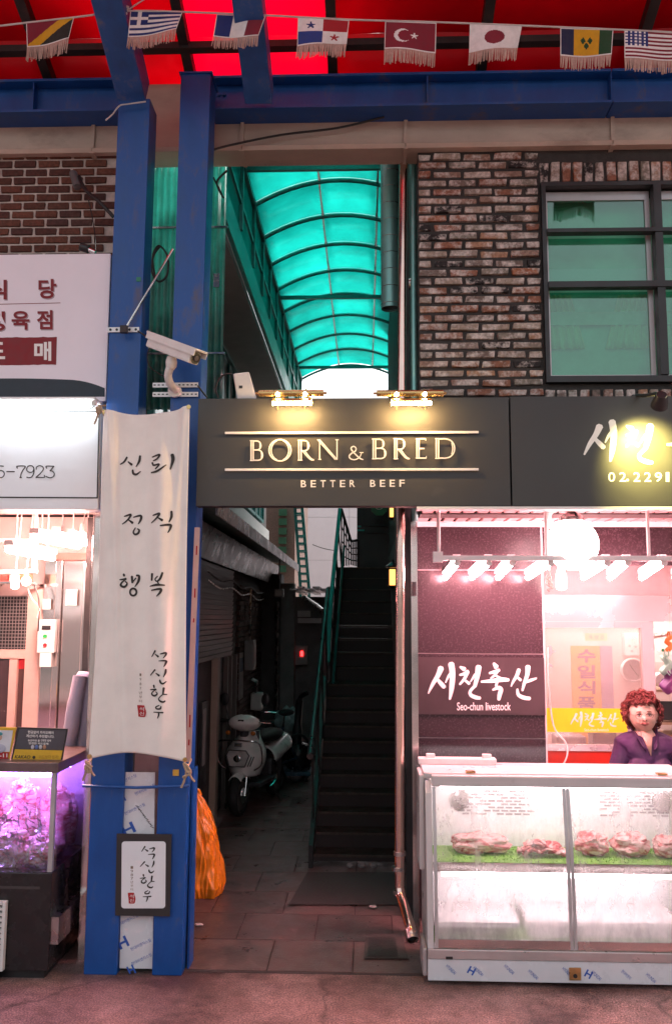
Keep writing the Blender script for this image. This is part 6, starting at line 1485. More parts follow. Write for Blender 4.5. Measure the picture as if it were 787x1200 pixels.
# head: sculpted ovoid, face toward -Y
def headfn(d):
    s = 1.0; f = -d.y
    if f > 0:
        s += .20*math.exp(-((d.x/.13)**2+((d.z+.14)/.16)**2))*(f > .3)          # nose
        s += .05*math.exp(-((d.x/.26)**2+((d.z+.42)/.10)**2))                    # lips
        s += .06*math.exp(-((d.x/.3)**2+((d.z+.72)/.16)**2))                     # chin
        for sx_ in (-1, 1):
            s -= .045*math.exp(-(((d.x-sx_*.34)/.17)**2+((d.z-.06)/.12)**2))     # eye sockets
            s += .05*math.exp(-(((d.x-sx_*.46)/.24)**2+((d.z+.26)/.22)**2))      # cheeks
        s += .03*math.exp(-((d.z-.26)/.12)**2)*(abs(d.x) < .6)
    if d.z < -.1: s -= .10*(-d.z-.1)*abs(d.x)
    return s
HA = Matrix.Rotation(rad(-11), 3, 'Z') @ Matrix.Rotation(rad(-3), 3, 'Y')      # head turned toward the street
def HB(m):
    m.v = [hd + HA @ (v-hd) for v in m.v]; return m
hmb = MB().ball(hd, V(.099, .106, .130), 72, 50, headfn)
for sx_ in (-1, 1): hmb.ball(hd+V(sx_*.098, .005, -.005), V(.014, .024, .034), 14, 10)
HB(hmb); body.add(hmb.v, hmb.f)
# fingers
for sd, w in (('l', 1), ('r', -1)):
    p0 = J['pa'+sd][0]
    for k in range(4):
        o_ = V((-.025+.017*k)*1.0, -.03, .004); L_ = (.06, .072, .068, .052)[k]
        body.tube([p0+o_, p0+o_+V(.006*w, -L_*.5, .004), p0+o_+V(.012*w, -L_*.9, -.012)], [.0095, .009, .007], 8)
    body.tube([p0+V(.03*w, .0, 0), p0+V(.048*w, -.03, .0), p0+V(.05*w, -.055, -.006)], [.012, .011, .008], 8)
bo = remesh(body, .0048, skin_m, 'body', wm, 3)
# face details
eyew = pm('eye_white', (.7, .66, .62), .3); iris = pm('iris', (.03, .015, .01), .2); lipm = pm('lips', (.36, .115, .10), .45); browm = pm('brow', (.09, .03, .02), .8)
fy = hd.y-.092
for sx_ in (-1, 1):
    e = hd+V(sx_*.034, -.0945, .008)
    HB(MB().ball(e, V(.0150, .008, .0046), 14, 8)).build('eye', eyew, wm, smooth=True); HB(MB().ball(e+V(0, -.004, 0), V(.0056, .0066, .0048), 10, 8)).build('iris', iris, wm, smooth=True)
    HB(MB().tube(catmull([e+V(-.017, .001, .002), e+V(-.006, -.006, .0075), e+V(.006, -.006, .0075), e+V(.017, .001, .001)], 4), .0034, 6)).build('eyelid', browm, wm)
    HB(MB().tube(catmull([e+V(-.02*1, -.004, .024), e+V(0, -.010, .029), e+V(.02, -.004, .023)], 4), [.002, .0028, .0034, .0036, .0036, .0034, .003, .0026, .002], 6)).build('eyebrow', browm, wm)
HB(MB().tube(catmull([hd+V(-.028, -.094, -.053), hd+V(-.008, -.108, -.048), hd+V(.008, -.108, -.048), hd+V(.028, -.094, -.053)], 4), [.002]+[.0045]*11+[.002], 8)).build('lip', lipm, wm, smooth=True)
HB(MB().tube(catmull([hd+V(-.024, -.091, -.055), hd+V(0, -.104, -.061), hd+V(.024, -.091, -.055)], 4), [.002]+[.0055]*7+[.002], 8)).build('lip', lipm, wm, smooth=True)
for sx_ in (-1, 1): HB(MB().ball(hd+V(sx_*.010, -.118, -.027), V(.006, .004, .004), 8, 6)).build('nostril', browm, wm)
gl_ = pm('glasses_rim', (.16, .11, .1), .3, metal=.5)
go = None
for sx_ in (-1, 1):
    c = hd+V(sx_*.035, -.108, .004)
    o = HB(MB().tube([c+V(.027*math.cos(a*.393), .003*abs(math.cos(a*.393)), .019*math.sin(a*.393)) for a in range(17)], .002, 6)).build('glasses_rim', gl_, wm)
    HB(MB().tube([c+V(sx_*.027, .002, .006), hd+V(sx_*.088, -.05, .01), hd+V(sx_*.096, .0, .008)], .0014, 6)).build('glasses_arm', gl_, wm)
HB(MB().tube([hd+V(-.009, -.113, .006), hd+V(.009, -.113, .006)], .0014, 6)).build('glasses_bridge', gl_, wm)
# curly hair: fine curls clustered over the skull
hair_m = pm('red_hair', (.13, .02, .015), .65, var=.5, scale=60, bump=.5, bscale=160)
hm = MB(); r6 = random.Random(21); n = 0
while n < 900:
    th = math.acos(r6.uniform(-.82, 1)); ph = r6.uniform(0, 6.283); d = V(math.sin(th)*math.cos(ph), math.sin(th)*math.sin(ph), math.cos(th))
    hl_ = .44 + .12*abs(d.x) + .10*mnoise.noise(V(d.x*5, 3, 1))
    if d.y < -.10 and d.z < hl_ and abs(d.x) < .90: continue
    if d.z < -.42 and d.y < .1: continue
    lump_ = 1 + .14*mnoise.noise(d*3.2)
    k = r6.uniform(.90, 1.12)*lump_; c = hd+V(d.x*.124*k, d.y*.122*k+.014, d.z*.142*k+.016)
    a1, a2 = r6.uniform(0, 6.28), r6.uniform(0, 6.28); rr_ = r6.uniform(.008, .014)
    ux = V(math.cos(a1), math.sin(a1)*math.cos(a2), math.sin(a1)*math.sin(a2)); uy = ux.cross(d)
    if uy.length < .1: continue
    uy.normalize(); ux = d.cross(uy); tw = r6.uniform(.5, .8)
    hm.tube([c+ux*rr_*math.cos(q*tw)+uy*rr_*math.sin(q*tw)+d*.0025*q for q in range(8)], [.003, .0048, .0056, .0058, .0056, .005, .004, .002], 6); n += 1
hm.ball(hd+V(0, .024, .022), V(.110, .104, .120), 28, 18, lambda d: 1+.05*mnoise.noise(d*6) - (.25 if (d.y < -.40 and d.z < .5) else 0))
HB(hm)
hm.build('hair', hair_m, wm, smooth=True, rec=False)
# blouse: a second, slightly larger skin over torso and sleeves, with folds
JB = {k: (J[k][0], tuple(a*1.08+.012 for a in J[k][1]) if isinstance(J[k][1], tuple) else J[k][1]+.02) for k in ('pel', 'waist', 'chest', 'top', 'shl', 'ell', 'shr', 'elr')}
JB['top'] = (J['top'][0]+V(0, .0, .05), (.135, .10)); JB['cfl'] = (J['ell'][0].lerp(J['wrl'][0], .45), .058); JB['cfr'] = (J['elr'][0].lerp(J['wrr'][0], .45), .058)
JB['shl'] = (J['shl'][0]+V(0, -.01, .02), .088); JB['shr'] = (J['shr'][0]+V(0, -.01, .02), .088)
JB['nkb'] = (J['top'][0].lerp(J['neck'][0], .45)+V(0, .012, 0), (.105, .085))
JB['hem'] = (V(cx, cy+.05, .80), (.20, .16))
vs_, fs_2 = skinned('blouse', [('hem', 'pel', 'waist', 'chest', 'top', 'nkb'), ('top', 'shl', 'ell', 'cfl'), ('top', 'shr', 'elr', 'cfr')], JB)
bl_ = MB(); bl_.add(vs_, fs_2)
# bust volume and collar stand
for sx_ in (-1, 1): bl_.ball(V(cx+sx_*.075, cy-.085, sh_z-.17), V(.085, .07, .075), 20, 14)
blouse_m = pm('purple_blouse', (.034, .006, .05), .7, var=.25, scale=9, bump=.5, bscale=7)
bobj = remesh(bl_, .006, blouse_m, 'blouse', wm, 6)
tx = bpy.data.textures.new('folds', 'CLOUDS'); tx.noise_scale = .11; tx.noise_depth = 2
dm = bobj.modifiers.new('folds', 'DISPLACE'); dm.texture = tx; dm.strength = .022; dm.mid_level = .5; dm.texture_coords = 'LOCAL' 
nt = V(hd.x+.008, hd.y+.03, sh_z+.09)
# collar: two stand-up flaps and a v of skin
for sx_ in (-1, 1):
    m = MB().grid(lambda u, v: nt + V(sx_*((.082+.022*v) - .055*u**1.5), -.02-.115*u + .05*(1-u) - .014*v, .034*v*(1-.3*u) - .002 - .135*u**1.4), 10, 4)
    m.build('collar', blouse_m, wm, smooth=True, solid=.006)
m = MB(); q = nt
m.add([q+V(-.045, -.075, -.0), q+V(.045, -.075, -.0), q+V(.002, -.150, -.17), q+V(0, -.100, -.05)], [(0, 3, 2), (3, 1, 2), (0, 1, 3)])
m.build('neckline_skin', skin_m, wm, smooth=True, solid=.012)
MB().tube(catmull([nt+V(-.05, -.05, .0), nt+V(-.02, -.095, -.055), nt+V(.004, -.102, -.064), nt+V(.028, -.092, -.05), nt+V(.052, -.05, 0)], 5), .0012, 5).build('necklace', chrome, wm)
MB().box((cx+.055, cy-.165, sh_z-.152), (cx+.115, cy-.157, sh_z-.147)).build('pocket_seam', pm('seam_dark', (.03, .008, .04), .8), wm)
# trousers (hidden by the counter)
JT = {k: (J[k][0], J[k][1]+.015 if not isinstance(J[k][1], tuple) else (J[k][1][0]+.012, J[k][1][1]+.012)) for k in ('pel', 'hil', 'knl', 'anl', 'hir', 'knr', 'anr')}
vs_, fs_2 = skinned('trousers', [('pel', 'hil', 'knl', 'anl'), ('pel', 'hir', 'knr', 'anr')], JT)
tr_ = MB(); tr_.add(vs_, fs_2); tr_.build('trousers', pm('dark_trousers', (.02, .02, .025), .8), wm, smooth=True)
# ================================================================ left-hand butcher's shop
ZL = P(60, 597, 5.56).z
YQ = 7.5
lr = thing('shop_room', 'bright pink-lit back wall and ceiling of the left butcher shop', 'room', (-3, 7, 0))
pinkwall = pm('warm_white_wall', (.66, .56, .53), .5, var=.08, scale=3)
MB().box((-4.4, YQ+.1, 0), (-1.82, YQ+.2, 3.1)).build('back_wall', pinkwall, lr)
MB().box((-1.86, 5.78, 0), (-1.82, YQ+.1, 3.1)).build('side_wall', stainless_w, lr)
MB().box((-4.4, 5.7, ZL+.22), (-1.82, YQ+.2, ZL+.26)).build('ceiling', pm('salmon_ceiling', (.6, .34, .3), .5, var=.15, scale=2), lr)
MB().box((-4.4, 5.66, ZL+.0), (-1.83, 5.76, ZL+.04)).build('lintel', white_paint, lr)
MB().box((-4.45, 5.78, 0), (-4.4, YQ+.1, 3.1)).build('side_wall', pinkwall, lr)
for yy in (6.0, 6.5, 7.0): MB().box((-4.39, yy, ZL+.15), (-1.87, yy+.06, ZL+.219)).build('ceiling_batten', pinkwall, lr)
# steel cold-room panels
xs_ = [P(px, 780, YQ).x for px in (47, 62, 70, 94, 100, 122)]
cp = thing('coldroom_panels', 'mirror-bright stainless panels at the back of the left shop', 'panelling', ((xs_[0]+xs_[-1])/2, YQ, 0))
for i in range(5):
    MB().box((xs_[i]+.002, YQ+(.0 if i % 2 == 0 else -.03), 0), (xs_[i+1]-.002, YQ+.09, P(80, 657, YQ).z)).build('steel_panel', stainless_w, cp, bevel=.006)
MB().box((xs_[0], YQ, P(80, 656, YQ).z), (xs_[-1], YQ+.09, P(80, 648, YQ).z)).build('top_rail', pm('salmon_rail', (.5, .22, .18), .5), cp)
# door and mesh window
dr = thing('inner_door', 'pinkish framed door with dark mesh vent at the left edge of the shop', 'door', P(14, 890, YQ))
x0, x1 = P(-60, 780, YQ).x, P(46, 780, YQ).x
fm = pm('door_frame_salmon', (.6, .42, .36), .5, var=.1)
for xa, xb in ((P(28, 780, YQ).x, P(46, 780, YQ).x),):
    MB().box((xa, YQ+.02, 0), (xb, YQ+.09, P(30, 690, YQ).z)).build('jamb', fm, dr)
zv1, zv0 = P(14, 698, YQ).z, P(14, 761, YQ).z
MB().box((x0, YQ+.06, zv0), (P(28, 780, YQ).x-.003, YQ+.09, zv1)).build('vent_backing', plastic_b, dr)
k = 0; z = zv0+.012
while z < zv1: 
    MB().box((x0, YQ+.045, z), (P(28, 780, YQ).x-.004, YQ+.058, z+.006)).build('vent_bar', pm('mesh_grey', (.35, .32, .31), .5, metal=.6) if k == 0 else MATS['mesh_grey'], dr); z += .03; k += 1
m = MB(); x = x0
while x < P(27, 780, YQ).x: m.box((x, YQ+.041, zv0), (x+.005, YQ+.0445, zv1)); x += .028
setp(m.build('mesh_wires', MATS['mesh_grey'], dr), kind='stuff')
MB().box((x0, YQ+.05, P(14, 772, YQ).z), (P(28, 780, YQ).x-.003, YQ+.09, zv0-.003)).build('rail', fm, dr)
MB().box((x0, YQ+.07, 0), (P(8, 780, YQ).x, YQ+.09, P(14, 773, YQ).z)).build('dark_pane', pm('door_pane_dark', (.06, .04, .045), .2), dr)
MB().box((P(9, 780, YQ).x, YQ+.04, 0), (P(18, 780, YQ).x, YQ+.09, P(14, 773, YQ).z)).build('stile', fm, dr)
MB().box((P(18.5, 780, YQ).x, YQ+.075, 0), (P(27.5, 780, YQ).x, YQ+.09, P(14, 773, YQ).z)).build('dark_gap', pm('gap_brown', (.08, .04, .035), .6), dr)
MB().box(P(22, 784, YQ+.07), P(30, 772, YQ+.074)).build('red_notice', seal_red, dr)
cbx_ = thing('control_box', 'white control box with green and red buttons on the steel panels', 'control box', P(54, 766, YQ-.1))
a, b = P(43, 765, YQ-.10), P(65, 726, YQ-.10)
MB().box((a.x, YQ-.10, a.z), (b.x, YQ-.035, b.z)).build('case', plastic_w, cbx_, bevel=.006)
MB().box(P(49, 738, YQ-.105), P(60, 733, YQ-.1005)).build('display', plastic_b, cbx_)
for px, py, mt in ((53, 745.5, pm('green_button', (.02, .4, .08), .4)), (53, 756, seal_red)): MB().lathe(P(px, py, YQ-.106), [(.016, -.006), (.016, .006)], 12, 'Y').build('button', mt, cbx_)
MB().box((a.x+.03, YQ-.098, a.z-.12), (b.x-.02, YQ-.04, a.z-.002)).build('cable_duct', plastic_w, cbx_)
# tube lamps, bulbs, pipes
ltube = emit('left_pink_tube', (1.0, .52, .46), 72)
for i, (xa, xb, py, Y0, Y1) in enumerate(((10, 62, 650, 6.1, 7.0), (40, 92, 636, 6.1, 7.0), (66, 108, 634, 6.2, 7.1))):
    q0, q1 = P(xa, py-6, Y0), P(xb, py+4, Y1)
    L = thing('shop_tube', ['leftmost glaring tube lamp hanging in the left shop', 'middle glaring tube lamp hanging in the left shop', 'rightmost glaring tube lamp hanging in the left shop'][i], 'lamp', q0.lerp(q1, .5), 'tube lamps of the left shop')
    MB().tube([q0, q1], .024, 12).build('tube', ltube, L, smooth=True); MB().bar(q0+V(0, 0, .05), q1+V(0, 0, .05), .07, .04).build('batten', white_paint, L)
    for t_ in (.15, .85):
        q = q0.lerp(q1, t_); MB().tube([q+V(0, 0, .06), V(q.x, q.y, ZL+.15)], .006, 6).build('hanger', white_paint, L)
lp = thing('pipe_frame', 'white pipe frame hung below the ceiling of the left shop', 'pipe frame', P(30, 668, 6.4))
a = P(41, 620, 6.4); b = P(41, 668, 6.4)
MB().tube([V(a.x, 6.4, ZL+.15), b], .02, 8).build('drop', white_paint, lp, smooth=True); MB().tube([b+V(.02, 0, -.01), P(-40, 672, 6.4)], .016, 8).build('bar', white_paint, lp, smooth=True)
MB().tube([P(-40, 632, 6.4), P(68, 634, 6.4), P(92, 624, 6.4)], .014, 8).build('bar', white_paint, lp, smooth=True)
for i, (px, py) in enumerate(((96, 628), (18, 682), (31, 681))):
    c = P(px, py, 6.5)
    L = thing('shop_bulb', ['round bare bulb high at the right of the left shop', 'long bare bulb under the white pipe frame', 'round bare bulb with wires under the white pipe frame'][i], 'lamp', c-V(0, 0, .05), 'bare bulbs of the left shop')
    if i == 1: MB().lathe(c, [(.01, -.055), (.028, -.045), (.03, 0), (.026, .05), (.016, .06)], 14).build('bulb', emit('bulb_%d' % i, (1, .75, .66), 10), L, smooth=True)
    else: MB().ball(c, .036, 16, 10).build('bulb', emit('bulb_%d' % i, (1, .75, .66), 6), L, smooth=True)
    MB().tube([c+V(0, 0, .035), c+V(0, 0, .09)], .016, 10).build('socket', plastic_w, L); MB().tube([c+V(0, 0, .08), V(c.x+.03, 6.5, ZL+.15)], .005, 5).build('cord', cable_w, L)
for i, pts in enumerate(([(33, 690), (38, 702), (46, 712), (44, 724)], [(34, 672), (42, 690), (46, 706), (45, 740)])):
    setp(MB().tube(catmull([P(x, y, 7.3) for x, y in pts], 5), .006, 6).build('lamp_wire', cable_w if i == 0 else cable), ['white wire looping down to the control box', 'dark wire running down beside the steel panels'][i], 'wire')
# lavender work coat hanging at the column
co = thing('work_coat', 'pale lavender work coat hanging beside the banner in the left shop', 'coat', P(92, 890, 6.3))
lav = pm('lavender_cloth', (.5, .44, .56), .8, var=.1, scale=6, bump=.3, bscale=9, sheen=.3)
def coat(u, v):
    xl_ = 93 - 17*v**.55 ; xr_ = 118 + 3*v
    return P(xl_+(xr_-xl_)*u, 787+102*v, 6.3 - .05*math.sin(math.pi*u) + .02*math.sin(9*u+2*v)*v)
MB().grid(coat, 30, 30).build('body', lav, co, smooth=True, solid=.01)
MB().tube(catmull([P(94, 792, 6.22), P(88, 825, 6.2), P(83, 858, 6.2), P(80, 884, 6.22)], 5), [.05]*5+[.055]*6+[.05]*5, 12).build('sleeve', lav, co, smooth=True)
MB().tube([P(104, 786, 6.3), P(104, 768, 6.3), V(P(104, 768, 6.3).x, 6.3, ZL+.15)], .004, 6).build('hanger', chrome, co)
# glass case with purple light
YV0, YV1 = 5.46, 6.12
XV = P(62, 1000, YV0).x
zb_ = P(40, 1022, YV0).z; zt_ = P(40, 905, YV0).z; zt2 = P(40, 893, YV0).z
cs = thing('display_case', 'black-based glass case glowing purple full of wrapped meat, left of the columns', 'display case', (XV-.8, 5.8, 0))
blk = pm('case_black', (.02, .017, .018), .25, var=.3, scale=5)
MB().box((XV-1.6, YV0, .05), (XV, YV1, zb_-.004)).build('base', blk, cs, bevel=.006)
MB().box((XV-1.55, YV0+.03, 0), (XV-.03, YV1-.03, .049)).build('plinth', plastic_b, cs)
MB().box((XV-.5, YV0-.004, zb_-.10), (XV-.07, YV0-.001, zb_-.085)).build('recess_line', pm('case_groove', (.06, .05, .05), .4), cs)
MB().box((XV+.001, YV0+.02, .2), (XV+.05, YV1-.02, .36)).build('side_strip', galv, cs)
MB().box((XV-1.62, YV0-.02, zt_), (XV+.02, YV1+.02, zt2)).build('top_frame', pm('case_top', (.16, .11, .11), .4, metal=.4), cs, bevel=.006)
for (x, y) in ((XV-.016, YV0+.016), (XV-.016, YV1-.016), (XV-1.58, YV0+.016)): MB().box((x-.014, y-.014, zb_), (x+.014, y+.014, zt_-.001)).build('corner_post', sash, cs)
pvg = glass('case_glass', (.97, .96, 1), .07, .02, (4, (1, 1, 1), .5, .75, .12), (.8, .75, .9))
MB().box((XV-1.56, YV0+.004, zb_+.002), (XV-.032, YV0+.010, zt_-.002)).build('front_pane', pvg, cs)
MB().box((XV-.010, YV0+.032, zb_+.002), (XV-.004, YV1-.032, zt_-.002)).build('side_pane', pvg, cs)
MB().box((XV-1.58, YV1-.012, zb_+.002), (XV-.032, YV1-.004, zt_-.002)).build('back_panel', pm('case_back', (.5, .42, .6), .5), cs)
purple = emit('purple_tube', (.50, .22, 1.0), 46)
for yy in (YV0+.10, YV0+.45): MB().tube([(XV-1.5, yy, zt_-.03), (XV-.06, yy, zt_-.03)], .014, 10).build('light_tube', purple, cs, smooth=True)
MB().box((XV-1.5, YV0+.22, zt_-.03), (XV-.1, YV0+.32, zt_-.01)).build('lamp_housing', white_paint, cs)
wrapm = meat_mat('wrapped_meat_skin', .55); wrapm.node_tree.nodes['Principled BSDF'].inputs['Roughness'].default_value = .1
wrapm.node_tree.nodes['Principled BSDF'].inputs['Coat Weight'].default_value = .8
labs = ['wrapped joint of meat lying in the purple case, %s' % s for s in ('nearest the corner post', 'second from the corner post', 'third from the corner post', 'at the picture edge', 'upright at the back corner', 'upright in the back middle', 'upright at the back left', 'small one by the side pane', 'leaning against the side pane')]
for i, (dx, dy, zz, w, d, h) in enumerate(((-.14, .18, .08, .2, .2, .17), (-.34, .17, .1, .22, .22, .22), (-.56, .2, .13, .24, .24, .28), (-.8, .22, .14, .26, .26, .3), (-.16, .50, .22, .2, .16, .42), (-.4, .5, .24, .24, .16, .46), (-.66, .5, .24, .24, .16, .46), (-.11, .34, .07, .12, .12, .12), (-.10, .56, .17, .13, .12, .34))):
    sd = i*3.1+1
    def fn(dv): return 1 + .3*mnoise.noise(dv*1.8+V(sd, 0, 0)) - .22*abs(mnoise.noise(dv*4+V(0, sd, 0))) - .12*abs(mnoise.noise(dv*9+V(0, 0, sd))) + .1
    o = MB().ball(V(XV+dx, YV0+dy, zb_+.012+h*.5), V(w*.5, d*.5, h*.5), 56, 40, fn).build('wrapped_meat', wrapm, smooth=True); setp(o, labs[i], 'meat', 'wrapped meat in the purple case')
cr_ = thing('white_crate', 'white slotted plastic grille at the foot of the black case', 'grille', P(0, 1138, YV0-.05))
a, b = P(-40, 1138, YV0-.05), P(7, 1057, YV0-.05)
m = MB(); m.box((b.x-.02, YV0-.05, a.z), (b.x, YV0-.01, b.z)); m.box((a.x, YV0-.05, b.z-.02), (b.x-.021, YV0-.01, b.z)); m.box((a.x, YV0-.05, a.z), (b.x-.021, YV0-.01, a.z+.02)); m.build('frame', plastic_w, cr_, bevel=.004)
for k in range(11): z = a.z+.03+(b.z-a.z-.05)*k/11; MB().box((a.x, YV0-.045, z), (b.x-.021, YV0-.02, z+.016)).build('slat', plastic_w, cr_)
MB().box((a.x, YV0-.0195, a.z+.021), (b.x-.021, YV0-.012, b.z-.021)).build('backing', pm('grille_back', (.2, .19, .19), .6), cr_)
MB().box((a.x, YV0-.05, 0), (b.x-.03, YV0-.01, a.z-.001)).build('base', plastic_b, cr_)
# framed notices standing on the case
YN = 5.56
nt_ = thing('payment_notice', 'black framed dark and yellow notice reading KAKAO on top of the glass case', 'sign', P(44, 892, YN))
def quadY(p, Y, th): return [P(x, y, Y) for x, y in p]
MB().prism(quadY([(21, 852), (79.5, 854), (72.5, 893), (13, 891.5)], YN, 0), V(0, .012, 0)).build('frame', plastic_b, nt_)
MB().prism(quadY([(23, 854), (77.5, 856), (73.7, 879), (18, 877.5)], YN-.002, 0), V(0, .0015, 0)).build('dark_field', pm('notice_grey', (.07, .065, .08), .5), nt_)
MB().prism(quadY([(17.8, 878), (73.5, 879.5), (71, 891.5), (15, 890)], YN-.002, 0), V(0, .0015, 0)).build('yellow_field', pm('notice_yellow', (.7, .42, .03), .5), nt_)
Mn = plane_map(YN-.002)
for s_, bx in (('현금없이 카카오페이', (33, 856.5, 63, 860)), ('계산하기 추천합니다.', (31, 861, 64, 864.5)), ('송금하면 끝', (33, 866.5, 47, 869)), ('간편한 결제', (48, 866.5, 60, 869)), ('안전한 카드결제', (34, 870, 57, 872.5))):
    text_fit(s_, bx, Mn, .001, .02, rot=.03).build('lettering', letter_white, nt_)
text_fit('KAKAO', (17.5, 885, 36, 889), Mn, .001, .02, rot=.02, shear=.25).build('lettering', ink, nt_); MB().lathe(P(40, 887.5, YN-.004), [(.010, -.001), (.010, .001)], 10, 'Y').build('dot_mark', ink, nt_)
text_fit('카드보다 쉽게!', (46, 885, 69, 889.5), Mn, .001, .0).build('lettering', pm('notice_brown', (.35, .17, .02), .6), nt_)
for k, c_ in enumerate(((.5, .5, .55), (.1, .16, .4), (.5, .5, .52), (.45, .24, .15))): MB().ball(P(38.5+4.6*k, 875.5, YN-.006), V(.011, .004, .014), 10, 8).build('small_figure', pm('figure_%d' % k, c_, .6), nt_)
yn = thing('photo_notice', 'yellow framed notice with a small portrait at the left edge of the case', 'sign', P(4, 893, YN))
MB().prism(quadY([(-40, 851), (19.5, 852.5), (10.5, 892), (-40, 893)], YN+.014, 0), V(0, .01, 0)).build('frame', MATS['notice_yellow'], yn)
MB().prism(quadY([(-40, 855), (15.5, 856), (11.5, 881), (-40, 881)], YN+.012, 0), V(0, .0015, 0)).build('picture', pm('notice_white', (.66, .66, .7), .5), yn)
MB().prism(quadY([(-40, 881.5), (11.3, 881.5), (9.5, 889.5), (-40, 889.5)], YN+.012, 0), V(0, .0015, 0)).build('red_strip', seal_red, yn)
text_fit('5-11', (-4, 883, 9, 887.5), plane_map(YN+.012), .001, .02).build('lettering', letter_white, yn)
m = MB(); m.ball(P(0, 864, YN+.009), V(.016, .004, .02), 12, 8); m.build('portrait_head', pm('portrait_skin', (.5, .32, .25), .6), yn); MB().ball(P(0, 860, YN+.007), V(.02, .004, .011), 12, 8).build('portrait_cap', pm('portrait_cap', (.05, .3, .33), .6), yn); MB().ball(P(0, 877, YN+.009), V(.04, .004, .028), 12, 8).build('portrait_shirt', pm('portrait_shirt', (.45, .45, .55), .6), yn)

# clear plastic film bunched over the meat
for i, (dx, dy, w, h, lab) in enumerate(((-.24, .05, .34, .40, 'crumpled clear film behind the front pane, next to the corner post'), (-.64, .06, .4, .42, 'crumpled clear film behind the front pane at the picture edge'))):
    sd = 5+i*7
    m = MB().grid(lambda u, v: V(XV+dx+(u-.5)*w, YV0+dy+.03*mnoise.noise(V(u*6+sd, v*5, 0))+.02*abs(mnoise.noise(V(u*14, v*12+sd, 2))), zb_+.01+h*v*(.85+.15*math.sin(5*u+sd))), 60, 60)
    setp(m.build('plastic_film', glass('film_clear_%d' % i, (.95, .93, .97), .12, .12), smooth=True), lab, 'plastic film')
# shelf, papers and packs that fill the shop
shf = thing('wall_shelf', 'narrow steel shelf with small boxes in the left shop', 'shelf', P(20, 790, YQ))
z_ = P(20, 682, 7.2).z
pkg = thing('meat_packs', 'stack of pale vacuum packed meat behind the framed notices', 'meat', P(56, 890, 6.6))
for k in range(5):
    c = P(50+6*k, 884-3*(k % 2), 6.6); sd = k*2.3
    MB().ball(c+V(0, 0, .05+.04*(k % 2)), V(.075, .08, .045), 24, 16, lambda d: 1+.2*mnoise.noise(d*2.4+V(sd, 0, 0))).build('pack', mA, pkg, smooth=True)
c = P(56, 888, 6.6); MB().box((c.x-.25, 6.45, 0), (c.x+.3, 6.78, c.z+.01)).build('block', white_paint, pkg)
for k, (px, py, w, h) in enumerate(((84, 700, .10, .14), (108, 712, .08, .11), (55, 708, .07, .09))):
    c = P(px, py, YQ-.034); n_ = thing('wall_notice', ['pale notice on the steel panels under the rightmost tube', 'small notice on the steel panels beside the column', 'small notice above the white control box'][k], 'notice', c)
    MB().box((c.x-w/2, YQ-.036, c.z-h/2), (c.x+w/2, YQ-.0335, c.z+h/2)).build('paper', pm('notice_paper_%d' % k, (.7, .66, .62), .6, var=.1), n_)
    for q in range(4): MB().box((c.x-w*.36, YQ-.038, c.z+h*(.3-.18*q)), (c.x+w*(.36 if q % 2 else .2), YQ-.0365, c.z+h*(.34-.18*q))).build('print_line', seal_red if q == 0 else ink, n_)
MB().box((P(-30, 682, 7.2).x, 7.1, z_-.015), (P(36, 682, 7.2).x, 7.35, z_)).build('board', stainless, shf)
for k in range(4):
    x = P(-8+11*k, 682, 7.2).x; MB().box((x, 7.15, z_+.001), (x+.06, 7.3, z_+.06+.03*(k % 2))).build('carton', [white_paint, pm('carton_red', (.5, .1, .08), .5), plastic_w, pm('carton_brown', (.35, .22, .12), .7)][k], shf)
for x in (P(-20, 682, 7.2).x, P(32, 682, 7.2).x): MB().bar((x, 7.34, z_-.015), (x, 7.58, z_-.015), .02, .02).build('bracket', galv, shf)
# ================================================================ scooter in the alley (own frame: front is -Y)
fc = G(280, 957)
SR = rad(-13)
sc_w = pm('scooter_white', (.88, .86, .82), .3, var=.1, scale=6, coat=.4, stain=(8, (.3, .25, .22), .62, .8, .4))
sc_d = pm('scooter_grey', (.05, .05, .055), .45, var=.2)
fwd = V(math.sin(SR), -math.cos(SR), 0)
base = V(fc.x, fc.y, .0105) - fwd*.60 
s = thing('motor_scooter', 'white motor scooter parked facing the street at the left of the alley', 'scooter', base, rotz=SR)
def L(m, name, mat, par=None, **k): return m.build(name, mat, par or s, local=True, **k)
def wheel(y, r, w, nm):
    t_ = MB(); n = 28
    ring = [(r-.07+.035+.035*math.cos(a), w/2*math.sin(a)) for a in [math.pi*2*k/10 for k in range(10)]]
    vs, fs = [], []
    for k in range(n):
        a = 2*math.pi*k/n
        for (rr, xx) in ring: vs.append(V(xx, y+rr*math.cos(a), r+rr*math.sin(a)))
    for k in range(n):
        for q in range(10): fs.append((k*10+q, k*10+(q+1) % 10, ((k+1) % n)*10+(q+1) % 10, ((k+1) % n)*10+q))
    t_.add(vs, fs); w_ = L(t_, 'wheel', rubber, smooth=True)
    L(MB().lathe((0, y, r), [(r-.075, -.03), (r-.062, -.035), (r-.062, .035), (r-.075, .03)], 24, 'X'), 'rim', pm('rim_grey', (.25, .24, .23), .4, metal=.7) if nm else MATS['rim_grey'], w_, smooth=True)
    for k in range(5):
        a = k*1.2566; L(MB().bar((0, y, r), (0, y+(r-.07)*math.cos(a), r+(r-.07)*math.sin(a)), .03, .02, (1, 0, 0)), 'spoke', MATS['rim_grey'], w_)
    L(MB().lathe((0, y, r), [(.035, -.045), (.035, .045)], 14, 'X'), 'hub', sc_d, w_)
wheel(-.62, .22, .10, 1); wheel(.58, .22, .11, 0)
for sx_ in (-1, 1): L(MB().tube([(sx_*.072, -.62, .22), (sx_*.072, -.56, .46)], [.022, .026], 10), 'fork_leg', chrome, smooth=True)
L(MB().lathe((.05, -.62, .22), [(.09, -.003), (.09, .003)], 20, 'X'), 'brake_disc', stainless)
